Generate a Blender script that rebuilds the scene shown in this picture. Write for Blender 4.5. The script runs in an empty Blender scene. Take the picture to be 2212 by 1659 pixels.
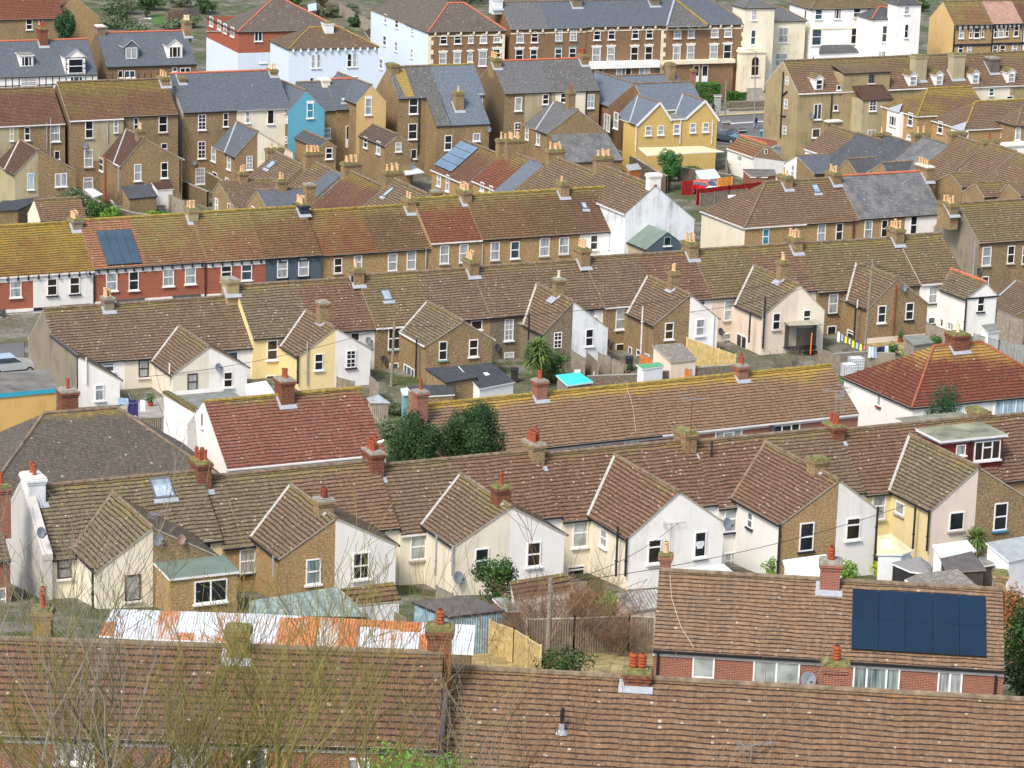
import bpy, math, random
from mathutils import Vector, Matrix
random.seed(7)
F=6500.; TH=.25; RO=.032; CX=1106.; CY=829.5; CZ=61.5
rad=math.radians
sc=bpy.context.scene
COL=sc.collection
def P(t,x,y):
    t-=1
    return ((t%4)*553+x/4., (t//4)*414.75+y/4.)
CAM=Vector((0,0,CZ))
def ray(p):
    dx=(p[0]-CX)/F; dy=(p[1]-CY)/F
    x=dx*math.cos(RO)+dy*math.sin(RO); y=dx*math.sin(RO)-dy*math.cos(RO)
    c,s=math.cos(TH),math.sin(TH)
    return Vector((x, c+y*s, -s+y*c))
def atz(p,z):
    d=ray(p); return CAM+d*((z-CZ)/d.z)
GP=[(40,28),(80,21),(105,15.5),(130,12),(148,9.3),(156,8.1),(163,6.9),(168,6.),(177,5.),(200,3.7),(221,2.8),(253,2.6),(265,1.2),(290,.2),(430,-2.5),(700,-5),(4000,-8)]
def gz(x,y):
    if y<=GP[0][0]: return GP[0][1]
    for (a,b),(c,d) in zip(GP,GP[1:]):
        if y<=c:
            t=(y-a)/(c-a); return b+(d-b)*t
    return GP[-1][1]
def atg(p,h=0):
    d=ray(p); z=0.
    for i in range(40):
        q=CAM+d*((z-CZ)/d.z); z=z*.4+.6*(gz(q.x,q.y)+h)
    return CAM+d*((z-CZ)/d.z)
def loc_scale(q):   # display pixels per metre at a point
    c,s=math.cos(TH),math.sin(TH)
    v=q-CAM; return F/(v.y*c-v.z*s)
class Fr:
    def __init__(s,p,z,phi):
        s.O=atz(p,z); s.phi=rad(phi)
        s.U=Vector((math.cos(s.phi),math.sin(s.phi),0)); s.V=Vector((math.sin(s.phi),-math.cos(s.phi),0))
    def w(s,u,v,z):
        q=s.O+s.U*u+s.V*v; return Vector((q.x,q.y,z))
    def onv(s,p,v=0):
        d=ray(p); t=(v-(CAM-s.O).dot(s.V))/d.dot(s.V); q=CAM+d*t
        return ((q-s.O).dot(s.U), q.z)
    def onu(s,p,u):
        d=ray(p); t=(u-(CAM-s.O).dot(s.U))/d.dot(s.U); q=CAM+d*t
        return ((q-s.O).dot(s.V), q.z)
    def onz(s,p,z):
        q=atz(p,z)-s.O; return (q.dot(s.U),q.dot(s.V))
    def onroof(s,p,zr,tp,v0=0):
        d=ray(p); n=s.V*tp+Vector((0,0,1))
        # z + tp*(v-v0) = zr
        k=zr+tp*v0
        a=CAM.z+tp*((CAM-s.O).dot(s.V)); b=d.z+tp*d.dot(s.V)
        q=CAM+d*((k-a)/b)
        return ((q-s.O).dot(s.U),(q-s.O).dot(s.V),q.z)
    def g(s,u,v):
        q=s.w(u,v,0); return gz(q.x,q.y)
# ---------------- mesh building
class MB:
    def __init__(s): s.v=[];s.f=[];s.m=[];s.uv=[];s.mats=[];s.cur=0;s.sm=[]
    def mat(s,m):
        if m is None: return s
        if m not in s.mats: s.mats.append(m)
        s.cur=s.mats.index(m); return s
    def poly(s,pts,uv=None,sm=False):
        pts=[Vector(p) for p in pts]
        b=len(s.v); s.v+=[tuple(p) for p in pts]; s.f.append(tuple(range(b,b+len(pts)))); s.m.append(s.cur); s.sm.append(sm)
        if uv is None:
            n=Vector((0,0,0))
            for i in range(len(pts)):
                a,c=pts[i],pts[(i+1)%len(pts)]
                n+=Vector(((a.y-c.y)*(a.z+c.z),(a.z-c.z)*(a.x+c.x),(a.x-c.x)*(a.y+c.y)))
            if n.length<1e-9: n=Vector((0,0,1))
            n.normalize(); h=math.hypot(n.x,n.y)
            if h<.05: uv=[(p.x,p.y) for p in pts]
            else:
                t=Vector((-n.y/h,n.x/h,0)); w=t.cross(n)
                if w.z>0: w=-w
                if abs(n.z)<.3: uv=[(p.dot(t),-p.z) for p in pts]
                else:
                    k=min(p.dot(w) for p in pts); uv=[(p.dot(t),p.dot(w)-k) for p in pts]
        s.uv+=uv
    def box(s,x0,x1,y0,y1,z0,z1):
        p=[(x0,y0,z0),(x1,y0,z0),(x1,y1,z0),(x0,y1,z0),(x0,y0,z1),(x1,y0,z1),(x1,y1,z1),(x0,y1,z1)]
        for q in ((3,2,1,0),(4,5,6,7),(0,1,5,4),(1,2,6,5),(2,3,7,6),(3,0,4,7)): s.poly([p[i] for i in q])
    def slab(s,pts,t,edge=None,under=None):
        pts=[Vector(p) for p in pts]; lo=[p-Vector((0,0,t)) for p in pts]
        top=s.cur; s.poly(pts)
        if edge: s.mat(edge)
        s.poly(lo[::-1]); n=len(pts)
        for i in range(n): s.poly([pts[(i+1)%n],pts[i],lo[i],lo[(i+1)%n]])
        s.cur=top
    def bar(s,a,b,w,h=None):   # rectangular bar a->b
        a=Vector(a);b=Vector(b);d=(b-a).normalized()
        r=d.cross(Vector((0,0,1)))
        if r.length<1e-3: r=Vector((1,0,0))
        r.normalize(); q=r.cross(d); h=h or w
        c=[r*w/2+q*h/2,-r*w/2+q*h/2,-r*w/2-q*h/2,r*w/2-q*h/2]
        for i in range(4): s.poly([a+c[i],a+c[(i+1)%4],b+c[(i+1)%4],b+c[i]])
        s.poly([a+x for x in c[::-1]]); s.poly([b+x for x in c])
    def tube(s,pts,rs,n=6,cap=True,sm=True):
        rings=[];N=len(pts);pts=[Vector(p) for p in pts]
        for i,p in enumerate(pts):
            d=(pts[min(i+1,N-1)]-pts[max(i-1,0)])
            d.normalize()
            r=d.cross(Vector((.03,.07,1)) if abs(d.z)<.95 else Vector((1,0,.02))); r.normalize(); q=r.cross(d)
            R_=rs[i] if isinstance(rs,(list,tuple)) else rs
            rings.append([p+(r*math.cos(a)+q*math.sin(a))*R_ for a in [2*math.pi*k/n for k in range(n)]])
        for a,b in zip(rings,rings[1:]):
            for k in range(n): s.poly([a[k],b[k],b[(k+1)%n],a[(k+1)%n]],uv=[(0,0)]*4,sm=sm)
        if cap:
            s.poly(rings[0],uv=[(0,0)]*n); s.poly(rings[-1][::-1],uv=[(0,0)]*n)
    def lathe(s,c,prof,n=12):   # prof list of (r,z)
        c=Vector(c)
        R_=[[c+Vector((r*math.cos(2*math.pi*k/n),r*math.sin(2*math.pi*k/n),z)) for k in range(n)] for r,z in prof]
        for a,b in zip(R_,R_[1:]):
            for k in range(n): s.poly([a[k],a[(k+1)%n],b[(k+1)%n],b[k]],uv=[(0,0)]*4,sm=True)
        s.poly(R_[0][::-1],uv=[(0,0)]*n); s.poly(R_[-1],uv=[(0,0)]*n)
    def mesh(s,name,off=(0,0,0)):
        me=bpy.data.meshes.new(name)
        o=Vector(off)
        me.from_pydata([tuple(Vector(p)-o) for p in s.v],[],s.f)
        for m in s.mats: me.materials.append(M(m) if isinstance(m,str) else m)
        me.polygons.foreach_set('material_index',s.m)
        me.polygons.foreach_set('use_smooth',s.sm)
        ul=me.uv_layers.new(name='UVMap')
        fl=[];
        for a in s.uv: fl+=[a[0],a[1]]
        ul.data.foreach_set('uv',fl)
        me.update()
        return me
    def obj(s,name,off=(0,0,0),parent=None,mat=None):
        o=bpy.data.objects.new(name,s.mesh(name,off)); COL.objects.link(o)
        if parent is not None: o.parent=parent
        return o
def tag(o,label=None,cat=None,group=None,kind=None):
    if label: o['label']=label
    if cat: o['category']=cat
    if group: o['group']=group
    if kind: o['kind']=kind
    return o
def empty(name,loc,rz=0):
    o=bpy.data.objects.new(name,None); COL.objects.link(o); o.location=loc; o.rotation_euler=(0,0,rz); o.empty_display_size=.3
    return o
def link_copy(o,parent=None):
    c=o.copy(); COL.objects.link(c)
    if parent is not None: c.parent=parent
    return c
# ---------------- materials
MATS={};MDEF={}
def M(n):
    if n not in MATS: MATS[n]=MDEF[n](n)
    return MATS[n]
class NT:
    def __init__(s,name):
        s.m=bpy.data.materials.new(name); s.m.use_nodes=True; s.t=s.m.node_tree
        s.b=s.t.nodes['Principled BSDF']; s.L=s.t.links
    def n(s,typ,**k):
        x=s.t.nodes.new(typ)
        for a,b in k.items():
            if a.startswith('i_'): x.inputs[a[2:].replace('_',' ')].default_value=b
            else: setattr(x,a,b)
        return x
    def l(s,a,b): s.L.new(a,b)
    def math(s,op,a,b=None,clamp=False):
        x=s.n('ShaderNodeMath',operation=op,use_clamp=clamp)
        for i,v in enumerate((a,b)):
            if v is None: continue
            if isinstance(v,(int,float)): x.inputs[i].default_value=v
            else: s.l(v,x.inputs[i])
        return x.outputs[0]
    def mix(s,f,a,b,bt='MIX'):
        x=s.n('ShaderNodeMix',data_type='RGBA',blend_type=bt)
        for i,v in ((0,f),(6,a),(7,b)):
            if isinstance(v,(int,float)): x.inputs[i].default_value=v
            elif isinstance(v,tuple): x.inputs[i].default_value=v if len(v)==4 else v+(1,)
            else: s.l(v,x.inputs[i])
        return x.outputs[2]
    def ramp(s,f,a,b):
        x=s.n('ShaderNodeMapRange'); s.l(f,x.inputs[0]); x.inputs[1].default_value=a; x.inputs[2].default_value=b
        return x.outputs[0]
    def noise(s,co,scale,det=4,rough=.55,vec=None):
        x=s.n('ShaderNodeTexNoise'); x.inputs['Scale'].default_value=scale; x.inputs['Detail'].default_value=det; x.inputs['Roughness'].default_value=rough
        if vec:
            m=s.n('ShaderNodeMapping'); m.inputs['Scale'].default_value=vec; s.l(co,m.inputs[0]); co=m.outputs[0]
        s.l(co,x.inputs['Vector']); return x.outputs[0]
    def pos(s): return s.n('ShaderNodeNewGeometry').outputs['Position']
    def uvn(s): return s.n('ShaderNodeUVMap',uv_map='UVMap').outputs[0]
    def bump(s,h,st=.4,d=.05):
        x=s.n('ShaderNodeBump'); x.inputs['Strength'].default_value=st; x.inputs['Distance'].default_value=d
        s.l(h,x.inputs['Height']); s.l(x.outputs[0],s.b.inputs['Normal'])
    def fin(s,col,rough=.85,spec=.3):
        if isinstance(col,tuple): s.b.inputs['Base Color'].default_value=col+(1,)
        else: s.l(col,s.b.inputs['Base Color'])
        if isinstance(rough,(int,float)): s.b.inputs['Roughness'].default_value=rough
        else: s.l(rough,s.b.inputs['Roughness'])
        s.b.inputs['Specular IOR Level'].default_value=spec
        return s.m
def plain(name,c,rough=.6,var=.15,sc_=2.,metal=0,spec=.4):
    def f(n):
        t=NT(n); p=t.pos(); a=t.noise(p,sc_,5)
        v=t.ramp(a,.3,.7); x=t.mix(v,tuple(k*(1-var) for k in c),tuple(min(1,k*(1+var*.6)) for k in c))
        t.b.inputs['Metallic'].default_value=metal
        return t.fin(x,rough,spec)
    MDEF[name]=f
def paint(name,c,dirt=.35,brick=False,dc=(.28,.25,.2)):
    def f(n):
        t=NT(n); p=t.pos(); u=t.uvn()
        a=t.noise(p,.6,6,.6); s_=t.noise(p,1.2,6,.65,vec=(1.5,1.5,.22)); fine=t.noise(p,14,3)
        st=t.noise(p,1.,4,.6,vec=(4.5,4.5,.16)); k=t.math('ADD',t.math('MULTIPLY',t.ramp(a,.42,.72),t.ramp(s_,.38,.7)),t.math('MULTIPLY',t.math('MULTIPLY',t.ramp(st,.52,.75),t.ramp(a,.35,.6)),.55)); k=t.math('MULTIPLY',k,min(1.,dirt*1.35),True)
        x=t.mix(t.ramp(fine,.2,.8),tuple(q*.93 for q in c),c)
        x=t.mix(k,x,dc)
        if brick:
            b=t.n('ShaderNodeTexBrick'); b.inputs['Scale'].default_value=1; b.inputs['Brick Width'].default_value=.23; b.inputs['Row Height'].default_value=.077; b.inputs['Mortar Size'].default_value=.012
            t.l(u,b.inputs['Vector']); x=t.mix(t.math('MULTIPLY',b.outputs['Fac'],.22),x,tuple(q*.45 for q in c))
            t.bump(t.math('SUBTRACT',1.,b.outputs['Fac']),.5,.02)
        else: t.bump(fine,.25,.02)
        return t.fin(x,.8,.25)
    MDEF[name]=f
def brick(name,c1,c2,mo=(.3,.26,.2),var=.5,stain=(.09,.07,.05),st=.35,w=.235,h=.078):
    if var>0 and name!='brick_yellow': c2=tuple(q*.92 for q in c2)
    def f(n):
        t=NT(n); p=t.pos(); u=t.uvn()
        b=t.n('ShaderNodeTexBrick'); b.inputs['Scale'].default_value=1; b.inputs['Brick Width'].default_value=w; b.inputs['Row Height'].default_value=h; b.inputs['Mortar Size'].default_value=.009
        b.inputs['Color1'].default_value=c1+(1,); b.inputs['Color2'].default_value=c2+(1,); b.inputs['Mortar'].default_value=mo+(1,)
        b.inputs['Mortar Smooth'].default_value=.2
        t.l(u,b.inputs['Vector'])
        # patchy bricks: stretched blotches, brick sized
        e=t.noise(u,1,2,.6,vec=(4.5,12.,1.)); x=t.mix(t.ramp(e,.35,.68),b.outputs['Color'],tuple(q*(1-var) for q in c2)+(1,)) if var>0 else b.outputs['Color']
        if var>0:
            y=t.noise(u,1,1,.5,vec=(6.,16.,1.)); x=t.mix(t.math('MULTIPLY',t.ramp(y,.55,.7),.5),x,tuple(min(1,q*1.5) for q in c1))
        a=t.noise(p,.5,5,.65); x=t.mix(t.math('MULTIPLY',t.ramp(a,.42,.8),st),x,stain)
        t.bump(t.math('SUBTRACT',1.,b.outputs['Fac']),.5,.015)
        return t.fin(x,.9,.2)
    MDEF[name]=f
def roofm(name,c1,c2,line=(.03,.022,.018),tw=.3,th=.27,yel=.0,ybias=.36,ylen=1.,spk=.3,off=0.,ms=.06,yc=(.34,.24,.045),yc2=(.2,.19,.09),pat=.5,rough=.85,roll=True,moss=0.,lw=.92,patc=None):
    k_=.8 if roll else .92
    def ds(c):
        g=(c[0]+c[1]+c[2])/3; q=0. if roll else .3
        o=[(x+(g-x)*q)*k_ for x in c]
        return (o[0]*1.06,o[1]*1.02,o[2]*.86) if roll else tuple(o)
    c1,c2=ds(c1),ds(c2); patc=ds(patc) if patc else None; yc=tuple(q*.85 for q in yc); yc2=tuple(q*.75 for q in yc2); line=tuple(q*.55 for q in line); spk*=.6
    def f(n):
        t=NT(n); p=t.pos(); u=t.uvn()
        # wobble the courses a little
        wob=t.noise(p,.5,2); wv=t.n('ShaderNodeCombineXYZ'); t.l(t.math('MULTIPLY',t.math('SUBTRACT',wob,.5),.22),wv.inputs[1])
        va=t.n('ShaderNodeVectorMath',operation='ADD'); t.l(u,va.inputs[0]); t.l(wv.outputs[0],va.inputs[1]); uu=va.outputs[0]
        b=t.n('ShaderNodeTexBrick'); b.offset=off; b.inputs['Scale'].default_value=1; b.inputs['Brick Width'].default_value=tw; b.inputs['Row Height'].default_value=th
        b.inputs['Mortar Size'].default_value=ms*.28; b.inputs['Mortar Smooth'].default_value=.3
        b.inputs['Color1'].default_value=c1+(1,); b.inputs['Color2'].default_value=c2+(1,); b.inputs['Mortar'].default_value=c2+(1,)
        t.l(uu,b.inputs['Vector'])
        sx=t.n('ShaderNodeSeparateXYZ'); t.l(uu,sx.inputs[0]); su=t.n('ShaderNodeSeparateXYZ'); t.l(u,su.inputs[0])
        # painted shadow and grime: dark band at the butt of each course, scalloped
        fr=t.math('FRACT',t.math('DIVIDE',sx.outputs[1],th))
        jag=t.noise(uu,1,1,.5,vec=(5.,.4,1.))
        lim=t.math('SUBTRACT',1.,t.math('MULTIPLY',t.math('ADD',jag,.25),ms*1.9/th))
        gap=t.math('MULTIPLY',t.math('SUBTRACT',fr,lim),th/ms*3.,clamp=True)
        big=t.noise(p,.22,3,.6); mid=t.noise(p,.85,6,.68); fin=t.noise(p,9,4,.6)
        tn=t.noise(uu,1,1,.5,vec=(4.6,4.1,1.))
        x=b.outputs['Color']
        pc=patc or tuple(q*.55 for q in c1)
        x=t.mix(t.math('MULTIPLY',t.ramp(mid,.4,.66),pat),x,pc)
        x=t.mix(t.math('MULTIPLY',t.ramp(tn,.52,.7),.35),x,tuple(min(1,q*1.5) for q in c1))
        x=t.mix(t.math('MULTIPLY',t.ramp(tn,.48,.32),.35),x,tuple(q*.42 for q in c2))
        if moss>0:
            x=t.mix(t.math('MULTIPLY',t.ramp(t.noise(p,2.3,5,.7),.5,.62),moss),x,(.045,.05,.012))
        if yel>0:
            rd=t.math('MULTIPLY',t.math('POWER',2.718,t.math('MULTIPLY',su.outputs[1],-1./ylen)),ybias)
            k=t.math('ADD',t.math('ADD',t.math('MULTIPLY',big,.5),t.math('MULTIPLY',mid,.5)),rd)
            k=t.math('ADD',k,t.math('MULTIPLY',t.math('SUBTRACT',fin,.5),.25))
            k=t.math('MULTIPLY',t.ramp(k,.78-.45*yel,.95-.38*yel),.82)
            yy=t.mix(t.ramp(t.noise(p,2.7,4,.7),.42,.62),yc2,yc)
            x=t.mix(k,x,yy)
        if spk>0:
            vo=t.n('ShaderNodeTexVoronoi'); vo.inputs['Scale'].default_value=3.6; t.l(p,vo.inputs['Vector'])
            sp=t.n('ShaderNodeSeparateXYZ'); t.l(vo.outputs['Color'],sp.inputs[0])
            k=t.math('MULTIPLY',t.math('LESS_THAN',vo.outputs['Distance'],t.math('MULTIPLY',sp.outputs[1],.3)),t.math('LESS_THAN',sp.outputs[0],spk))
            x=t.mix(t.math('MULTIPLY',k,.8),x,(.46,.42,.34))
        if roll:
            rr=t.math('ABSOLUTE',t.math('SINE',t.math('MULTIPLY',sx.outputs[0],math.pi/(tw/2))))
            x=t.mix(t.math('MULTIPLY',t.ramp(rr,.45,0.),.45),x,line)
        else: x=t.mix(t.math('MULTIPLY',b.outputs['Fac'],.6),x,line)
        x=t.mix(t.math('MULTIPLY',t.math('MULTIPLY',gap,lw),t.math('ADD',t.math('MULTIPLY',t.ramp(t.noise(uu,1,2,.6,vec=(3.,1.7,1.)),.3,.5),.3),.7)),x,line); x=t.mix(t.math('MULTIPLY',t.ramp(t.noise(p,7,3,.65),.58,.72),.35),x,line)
        hgt=t.math('SUBTRACT',fr,t.math('MULTIPLY',gap,1.2))
        t.bump(hgt,.55,.05)
        return t.fin(x,rough,.3)
    MDEF[name]=f
def glassm(name,c,rough=.12,vstripe=0,c2=None):
    def f(n):
        t=NT(n); p=t.pos(); a=t.noise(p,1.3,3)
        x=t.mix(t.ramp(a,.35,.65),tuple(q*.5 for q in c),c)
        if vstripe:
            s_=t.noise(p,1,2,.5,vec=(9,9,.6)); x=t.mix(t.ramp(s_,.35,.65),x,c2 or tuple(q*1.6 for q in c))
        t.b.inputs['Coat Weight'].default_value=.6; t.b.inputs['Coat Roughness'].default_value=.05
        return t.fin(x,rough if not vstripe else .4,.5)
    MDEF[name]=f
WC={}
def winmesh(ty,w,h,fm,gm,sill,head):
    key=(ty,round(w,1),round(h,1),fm,gm,sill,head)
    if key in WC: return WC[key]
    w=round(w,1);h=round(h,1)
    a=MB().mat(fm); t=.075 if w>.7 else .055; W=w/2;H=h/2
    y0,y1=-.06,.02
    if ty!='a':
        a.box(-W,W,y0,y1,H-t,H); 
        a.box(-W,W,y0,y1,-H,-H+t)
        a.box(-W,-W+t,y0,y1,-H+t,H-t); a.box(W-t,W,y0,y1,-H+t,H-t)
    else:
        a.box(-W,W,y0,y1,-H,-H+t); n=8; zc=H-W
        a.box(-W,-W+t,y0,y1,-H+t,zc); a.box(W-t,W,y0,y1,-H+t,zc)
        for k in range(n):
            p=math.pi*k/n;q=math.pi*(k+1)/n
            o=[(W*math.cos(p),W*math.sin(p)),(W*math.cos(q),W*math.sin(q)),((W-t)*math.cos(q),(W-t)*math.sin(q)),((W-t)*math.cos(p),(W-t)*math.sin(p))]
            a.poly([(x,y0,zc+z) for x,z in o])
        a.box(-W+t,W-t,y0+.01,y1,-t/2,t/2)
    m=.045
    if ty in('s','g','sv'): a.box(-W+t,W-t,y0+.01,y1,-m,m)
    if ty in('g','sv'): a.box(-.02,.02,y0+.02,y1,-H+t,H-t)
    if ty=='g':
        for q in(-H/2,H/2): a.box(-W+t,W-t,y0+.025,y1,q-.018,q+.018)
    if ty=='t': a.box(-W+t,W-t,y0+.01,y1,H*.35-m,H*.35+m)
    if ty=='c2': a.box(-m,m,y0+.01,y1,-H+t,H-t)
    if ty=='c2t': a.box(-m,m,y0+.01,y1,-H+t,H-t); a.box(-W+t,-m,y0+.01,y1,H*.3,H*.3+.07); a.box(m,W-t,y0+.01,y1,H*.3,H*.3+.07)
    if ty=='c3':
        for q in(-W*.42,W*.42): a.box(q-m,q+m,y0+.01,y1,-H+t,H-t)
    if ty=='c3t':
        for q in(-W*.36,W*.36): a.box(q-m,q+m,y0+.01,y1,-H+t,H-t)
        a.box(-W*.36+m,W*.36-m,y0+.01,y1,H*.25,H*.25+.08)
    if ty=='d': a.box(-W+t,W-t,y0+.01,y1,-H+t,-H*.2)
    fme=a.mesh('window' if ty!='d' else 'door')
    b=MB().mat(gm)
    if ty=='a':
        pts=[(-W+.04,-.015,-H+.04),(W-.04,-.015,-H+.04)]+[((W-.04)*math.cos(math.pi*k/8),-.015,H-W+(W-.04)*math.sin(math.pi*k/8)) for k in range(9)]
        b.poly(pts)
    else: b.box(-W+.04,W-.04,-.018,0,-H+.04,H-.04)
    pme=b.mesh('pane')
    sme=None
    if sill:
        c=MB().mat(sill); c.box(-W-.09,W+.09,-.17,.0,-H-.11,-H-.005); sme=c.mesh('sill')
    hme=None
    if head:
        c=MB().mat(head)
        if head=='lintel_white' :
            c.box(-W-.16,W+.16,-.1,0,H+.1,H+.28); c.box(-W-.1,W+.1,-.07,0,H+.01,H+.1); c.poly([(-.18,-.1,H+.28),(.18,-.1,H+.28),(0,-.1,H+.42)])
        else: c.box(-W-.06,W+.06,-.03,0,H+.005,H+.24)
        hme=c.mesh('lintel')
    WC[key]=(fme,pme,sme,hme); return WC[key]
GL=['glass_dark','glass_dark','glass_net','glass_blue','glass_net','glass_warm']
_wr=random.Random(3)
class Hs:
    def __init__(s,fr,u,v,label,cat='terraced house',name='terraced_house',group=None,zg=None):
        s.fr=fr; zg=fr.g(u,v)-.3 if zg is None else zg
        s.o=(u,v,zg); s.e=empty(name,fr.w(u,v,zg),fr.phi); tag(s.e,label,cat,group); s.fm='upvc'; s.sill='sill_white'; s.head=None; s.gl=None
    def L(s,u,v,z): return Vector((u-s.o[0],-(v-s.o[1]),z-s.o[2]))
    def add(s,name,mb,parent=None,label=None):
        mb2=MB(); mb2.mats=mb.mats; mb2.m=mb.m; mb2.sm=mb.sm
        mb2.v=[tuple(s.L(*p)) for p in mb.v]
        mb2.f=[f[::-1] for f in mb.f]
        k=0;uv=[]
        for f in mb.f: uv+=mb.uv[k:k+len(f)][::-1]; k+=len(f)
        mb2.uv=uv
        o=mb2.obj(name,parent=parent or s.e)
        if label: o['label']=label
        return o
    def put(s,me,name,u,v,z,rz=0,parent=None):
        o=bpy.data.objects.new(name,me); COL.objects.link(o); o.parent=parent or s.e
        o.location=s.L(u,v,z); o.rotation_euler=(0,0,rz); return o
    def win1(s,face,val,a,z,w,h,ty='s',fm=None,gm=None,sill='d',head='d'):
        fm=fm or s.fm; gm=gm or s.gl or _wr.choice(GL); sill=s.sill if sill=='d' else sill; head=s.head if head=='d' else head
        w=max(.3,w);h=max(.3,h)
        f,p,si,he=winmesh(ty,w,h,fm,gm,sill,head)
        rz={'f':0,'l':-math.pi/2,'r':math.pi/2,'b':math.pi}[face]
        u,v=(a,val) if face in 'fb' else (val,a)
        nm='door' if ty=='d' else 'window'
        o=s.put(f,nm,u,v,z,rz)
        for me,n in((p,'pane'),(si,'sill'),(he,'lintel')):
            if me:
                c=bpy.data.objects.new(n,me); COL.objects.link(c); c.parent=o
        return o
    def W(s,t,face,val,lst,**k):
        r=[]
        for it in lst:
            x,y,w,h=it[:4]; ty=it[4] if len(it)>4 else 's'; kk=dict(k)
            if len(it)>5: kk['gm']=it[5]
            pp=(lambda X,Y:P(t,X,Y)) if t else (lambda X,Y:(X,Y))
            on=s.fr.onv if face in 'fb' else s.fr.onu
            a0,_=on(pp(x-w/2,y),val);a1,_=on(pp(x+w/2,y),val);a,z=on(pp(x,y),val)
            _,z1=on(pp(x,y-h/2),val);_,z0=on(pp(x,y+h/2),val)
            r.append(s.win1(face,val,a,z,abs(a1-a0),abs(z1-z0),ty,**kk))
        return r
    def walls(s,u0,u1,v0,v1,vr,zr,zf,zb,z0,mat,mats=None):
        m=mats or {}; b=MB(); 
        b.mat(m.get('f',mat)); b.poly([(u0,v1,z0),(u1,v1,z0),(u1,v1,zf),(u0,v1,zf)][::-1])
        b.mat(m.get('b',mat)); b.poly([(u0,v0,z0),(u1,v0,z0),(u1,v0,zb),(u0,v0,zb)])
        b.mat(m.get('l',mat)); b.poly([(u0,v0,z0),(u0,v1,z0),(u0,v1,zf),(u0,vr,zr),(u0,v0,zb)][::-1])
        b.mat(m.get('r',mat)); b.poly([(u1,v0,z0),(u1,v1,z0),(u1,v1,zf),(u1,vr,zr),(u1,v0,zb)])
        return b
    def chimney(s,u,v,zt,zb,wu,wv,mat='brick_stock',pots=4,cap='cap_moss',pot='pot_buff',flash=True,tp=.78,zr=None,vr=0,face='f',ph=.62,ul=0):
        b=MB().mat(mat); x0,x1,y0,y1=u-wu/2,u+wu/2,v-wv/2,v+wv/2
        b.box(x0,x1,y0,y1,zb,zt-.38)
        b.box(x0-.05,x1+.05,y0-.05,y1+.05,zt-.38,zt-.24); b.box(x0-.1,x1+.1,y0-.1,y1+.1,zt-.24,zt-.1)
        b.mat(cap); b.box(x0-.07,x1+.07,y0-.07,y1+.07,zt-.1,zt); b.box(x0+.08,x1-.08,y0+.08,y1-.08,zt,zt+.07)
        c=s.add('chimney',b)
        if pots:
            n=pots; two=n>=4 and wu>.55
            cols=(n+1)//2 if two else n
            for i in range(n):
                r=_wr.random()
                if wv>=wu:
                    yy=y0+.2+(wv-.4)*((i%cols)+.5)/cols; xx=u+(-.17 if i<cols else .17) if two else u
                else:
                    xx=x0+.15+(wu-.3)*((i%cols)+.5)/cols; yy=v+(-.17 if i<cols else .17) if two else v
                key=('pot',pot,int(r*3))
                if key not in WC:
                    hh=ph*(.85+.25*int(r*3)/2.)
                    pb=MB().mat(pot)
                    if pot=='pot_dark' or pot=='pot_ring':
                        prof=[(.13,0),(.14,.04)]
                        for k in range(4): prof+=[(.17,.1+k*.12),(.17,.15+k*.12),(.13,.17+k*.12)]
                        prof+=[(.12,.6)]
                        pb.lathe((0,0,0),prof,10); pb.mat('mouth_black'); pb.lathe((0,0,.6),[(.09,0),(.09,.006)],8)
                    else:
                        pb.lathe((0,0,0),[(.15,0),(.15,.05),(.12,.08),(.105,hh*.8),(.135,hh*.82),(.135,hh*.92),(.11,hh)],10)
                        pb.mat('mouth_black'); pb.lathe((0,0,hh),[(.08,0),(.08,.006)],8)  # near-black disc laid over the closed mouth of the pot
                    WC[key]=pb.mesh('chimney_pot')
                o=bpy.data.objects.new('chimney_pot',WC[key]); COL.objects.link(o); o.parent=c
                o.location=s.L(xx,yy,zt+.05); 
        if flash and zr is not None:
            f=MB().mat('lead'); e=.04
            Z=lambda vv: zr-tp*(vv-vr)+e
            fv=y1
            f.slab([(x0-.2,fv,Z(fv)),(x1+.14,fv,Z(fv)),(x1+.14,fv+.28,Z(fv+.28)),(x0-.2,fv+.28,Z(fv+.28))],.03)
            va=max(vr+.05,y0)
            f.slab([(x0-.18,va,Z(va)),(x0-.0,va,Z(va)),(x0-.0,fv,Z(fv)),(x0-.18,fv,Z(fv))],.03)
            o=s.add('flashing',f,parent=None)
            o.parent=c
        return c
    def dish(s,face,val,a,z,r=.33,mat='dish_grey'):
        key=('dish',mat,r)
        if key not in WC:
            b=MB().mat(mat); n=12; ring=[]
            for k in range(n): 
                t=2*math.pi*k/n; ring.append((r*math.cos(t),-.28,r*math.sin(t)))
            for k in range(n): b.poly([ring[k],ring[(k+1)%n],(0,-.2,0)],sm=True)
            for k in range(n): b.poly([ring[(k+1)%n],ring[k],(0,-.185,0)],sm=True)
            b.mat('black_metal'); b.bar((0,-.2,0),(0,0,-.15),.04); b.bar((0,-.24,-r),(0.02,-.62,-.12),.025); b.box(-.04,.06,-.68,-.6,-.17,-.07)
            WC[key]=b.mesh('satellite_dish')
        rz={'f':.35,'l':-math.pi/2+.3,'r':math.pi/2}[face]
        u,v=(a,val) if face=='f' else (val,a)
        o=s.put(WC[key],'satellite_dish',u,v,z,rz); o.rotation_euler=(-.35,0,rz); return o
    def DI(s,t,face,val,x,y,r=.33,mat='dish_grey'):
        a,z=(s.fr.onv if face=='f' else s.fr.onu)(P(t,x,y),val); return s.dish(face,val,a,z,r,mat)
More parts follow.
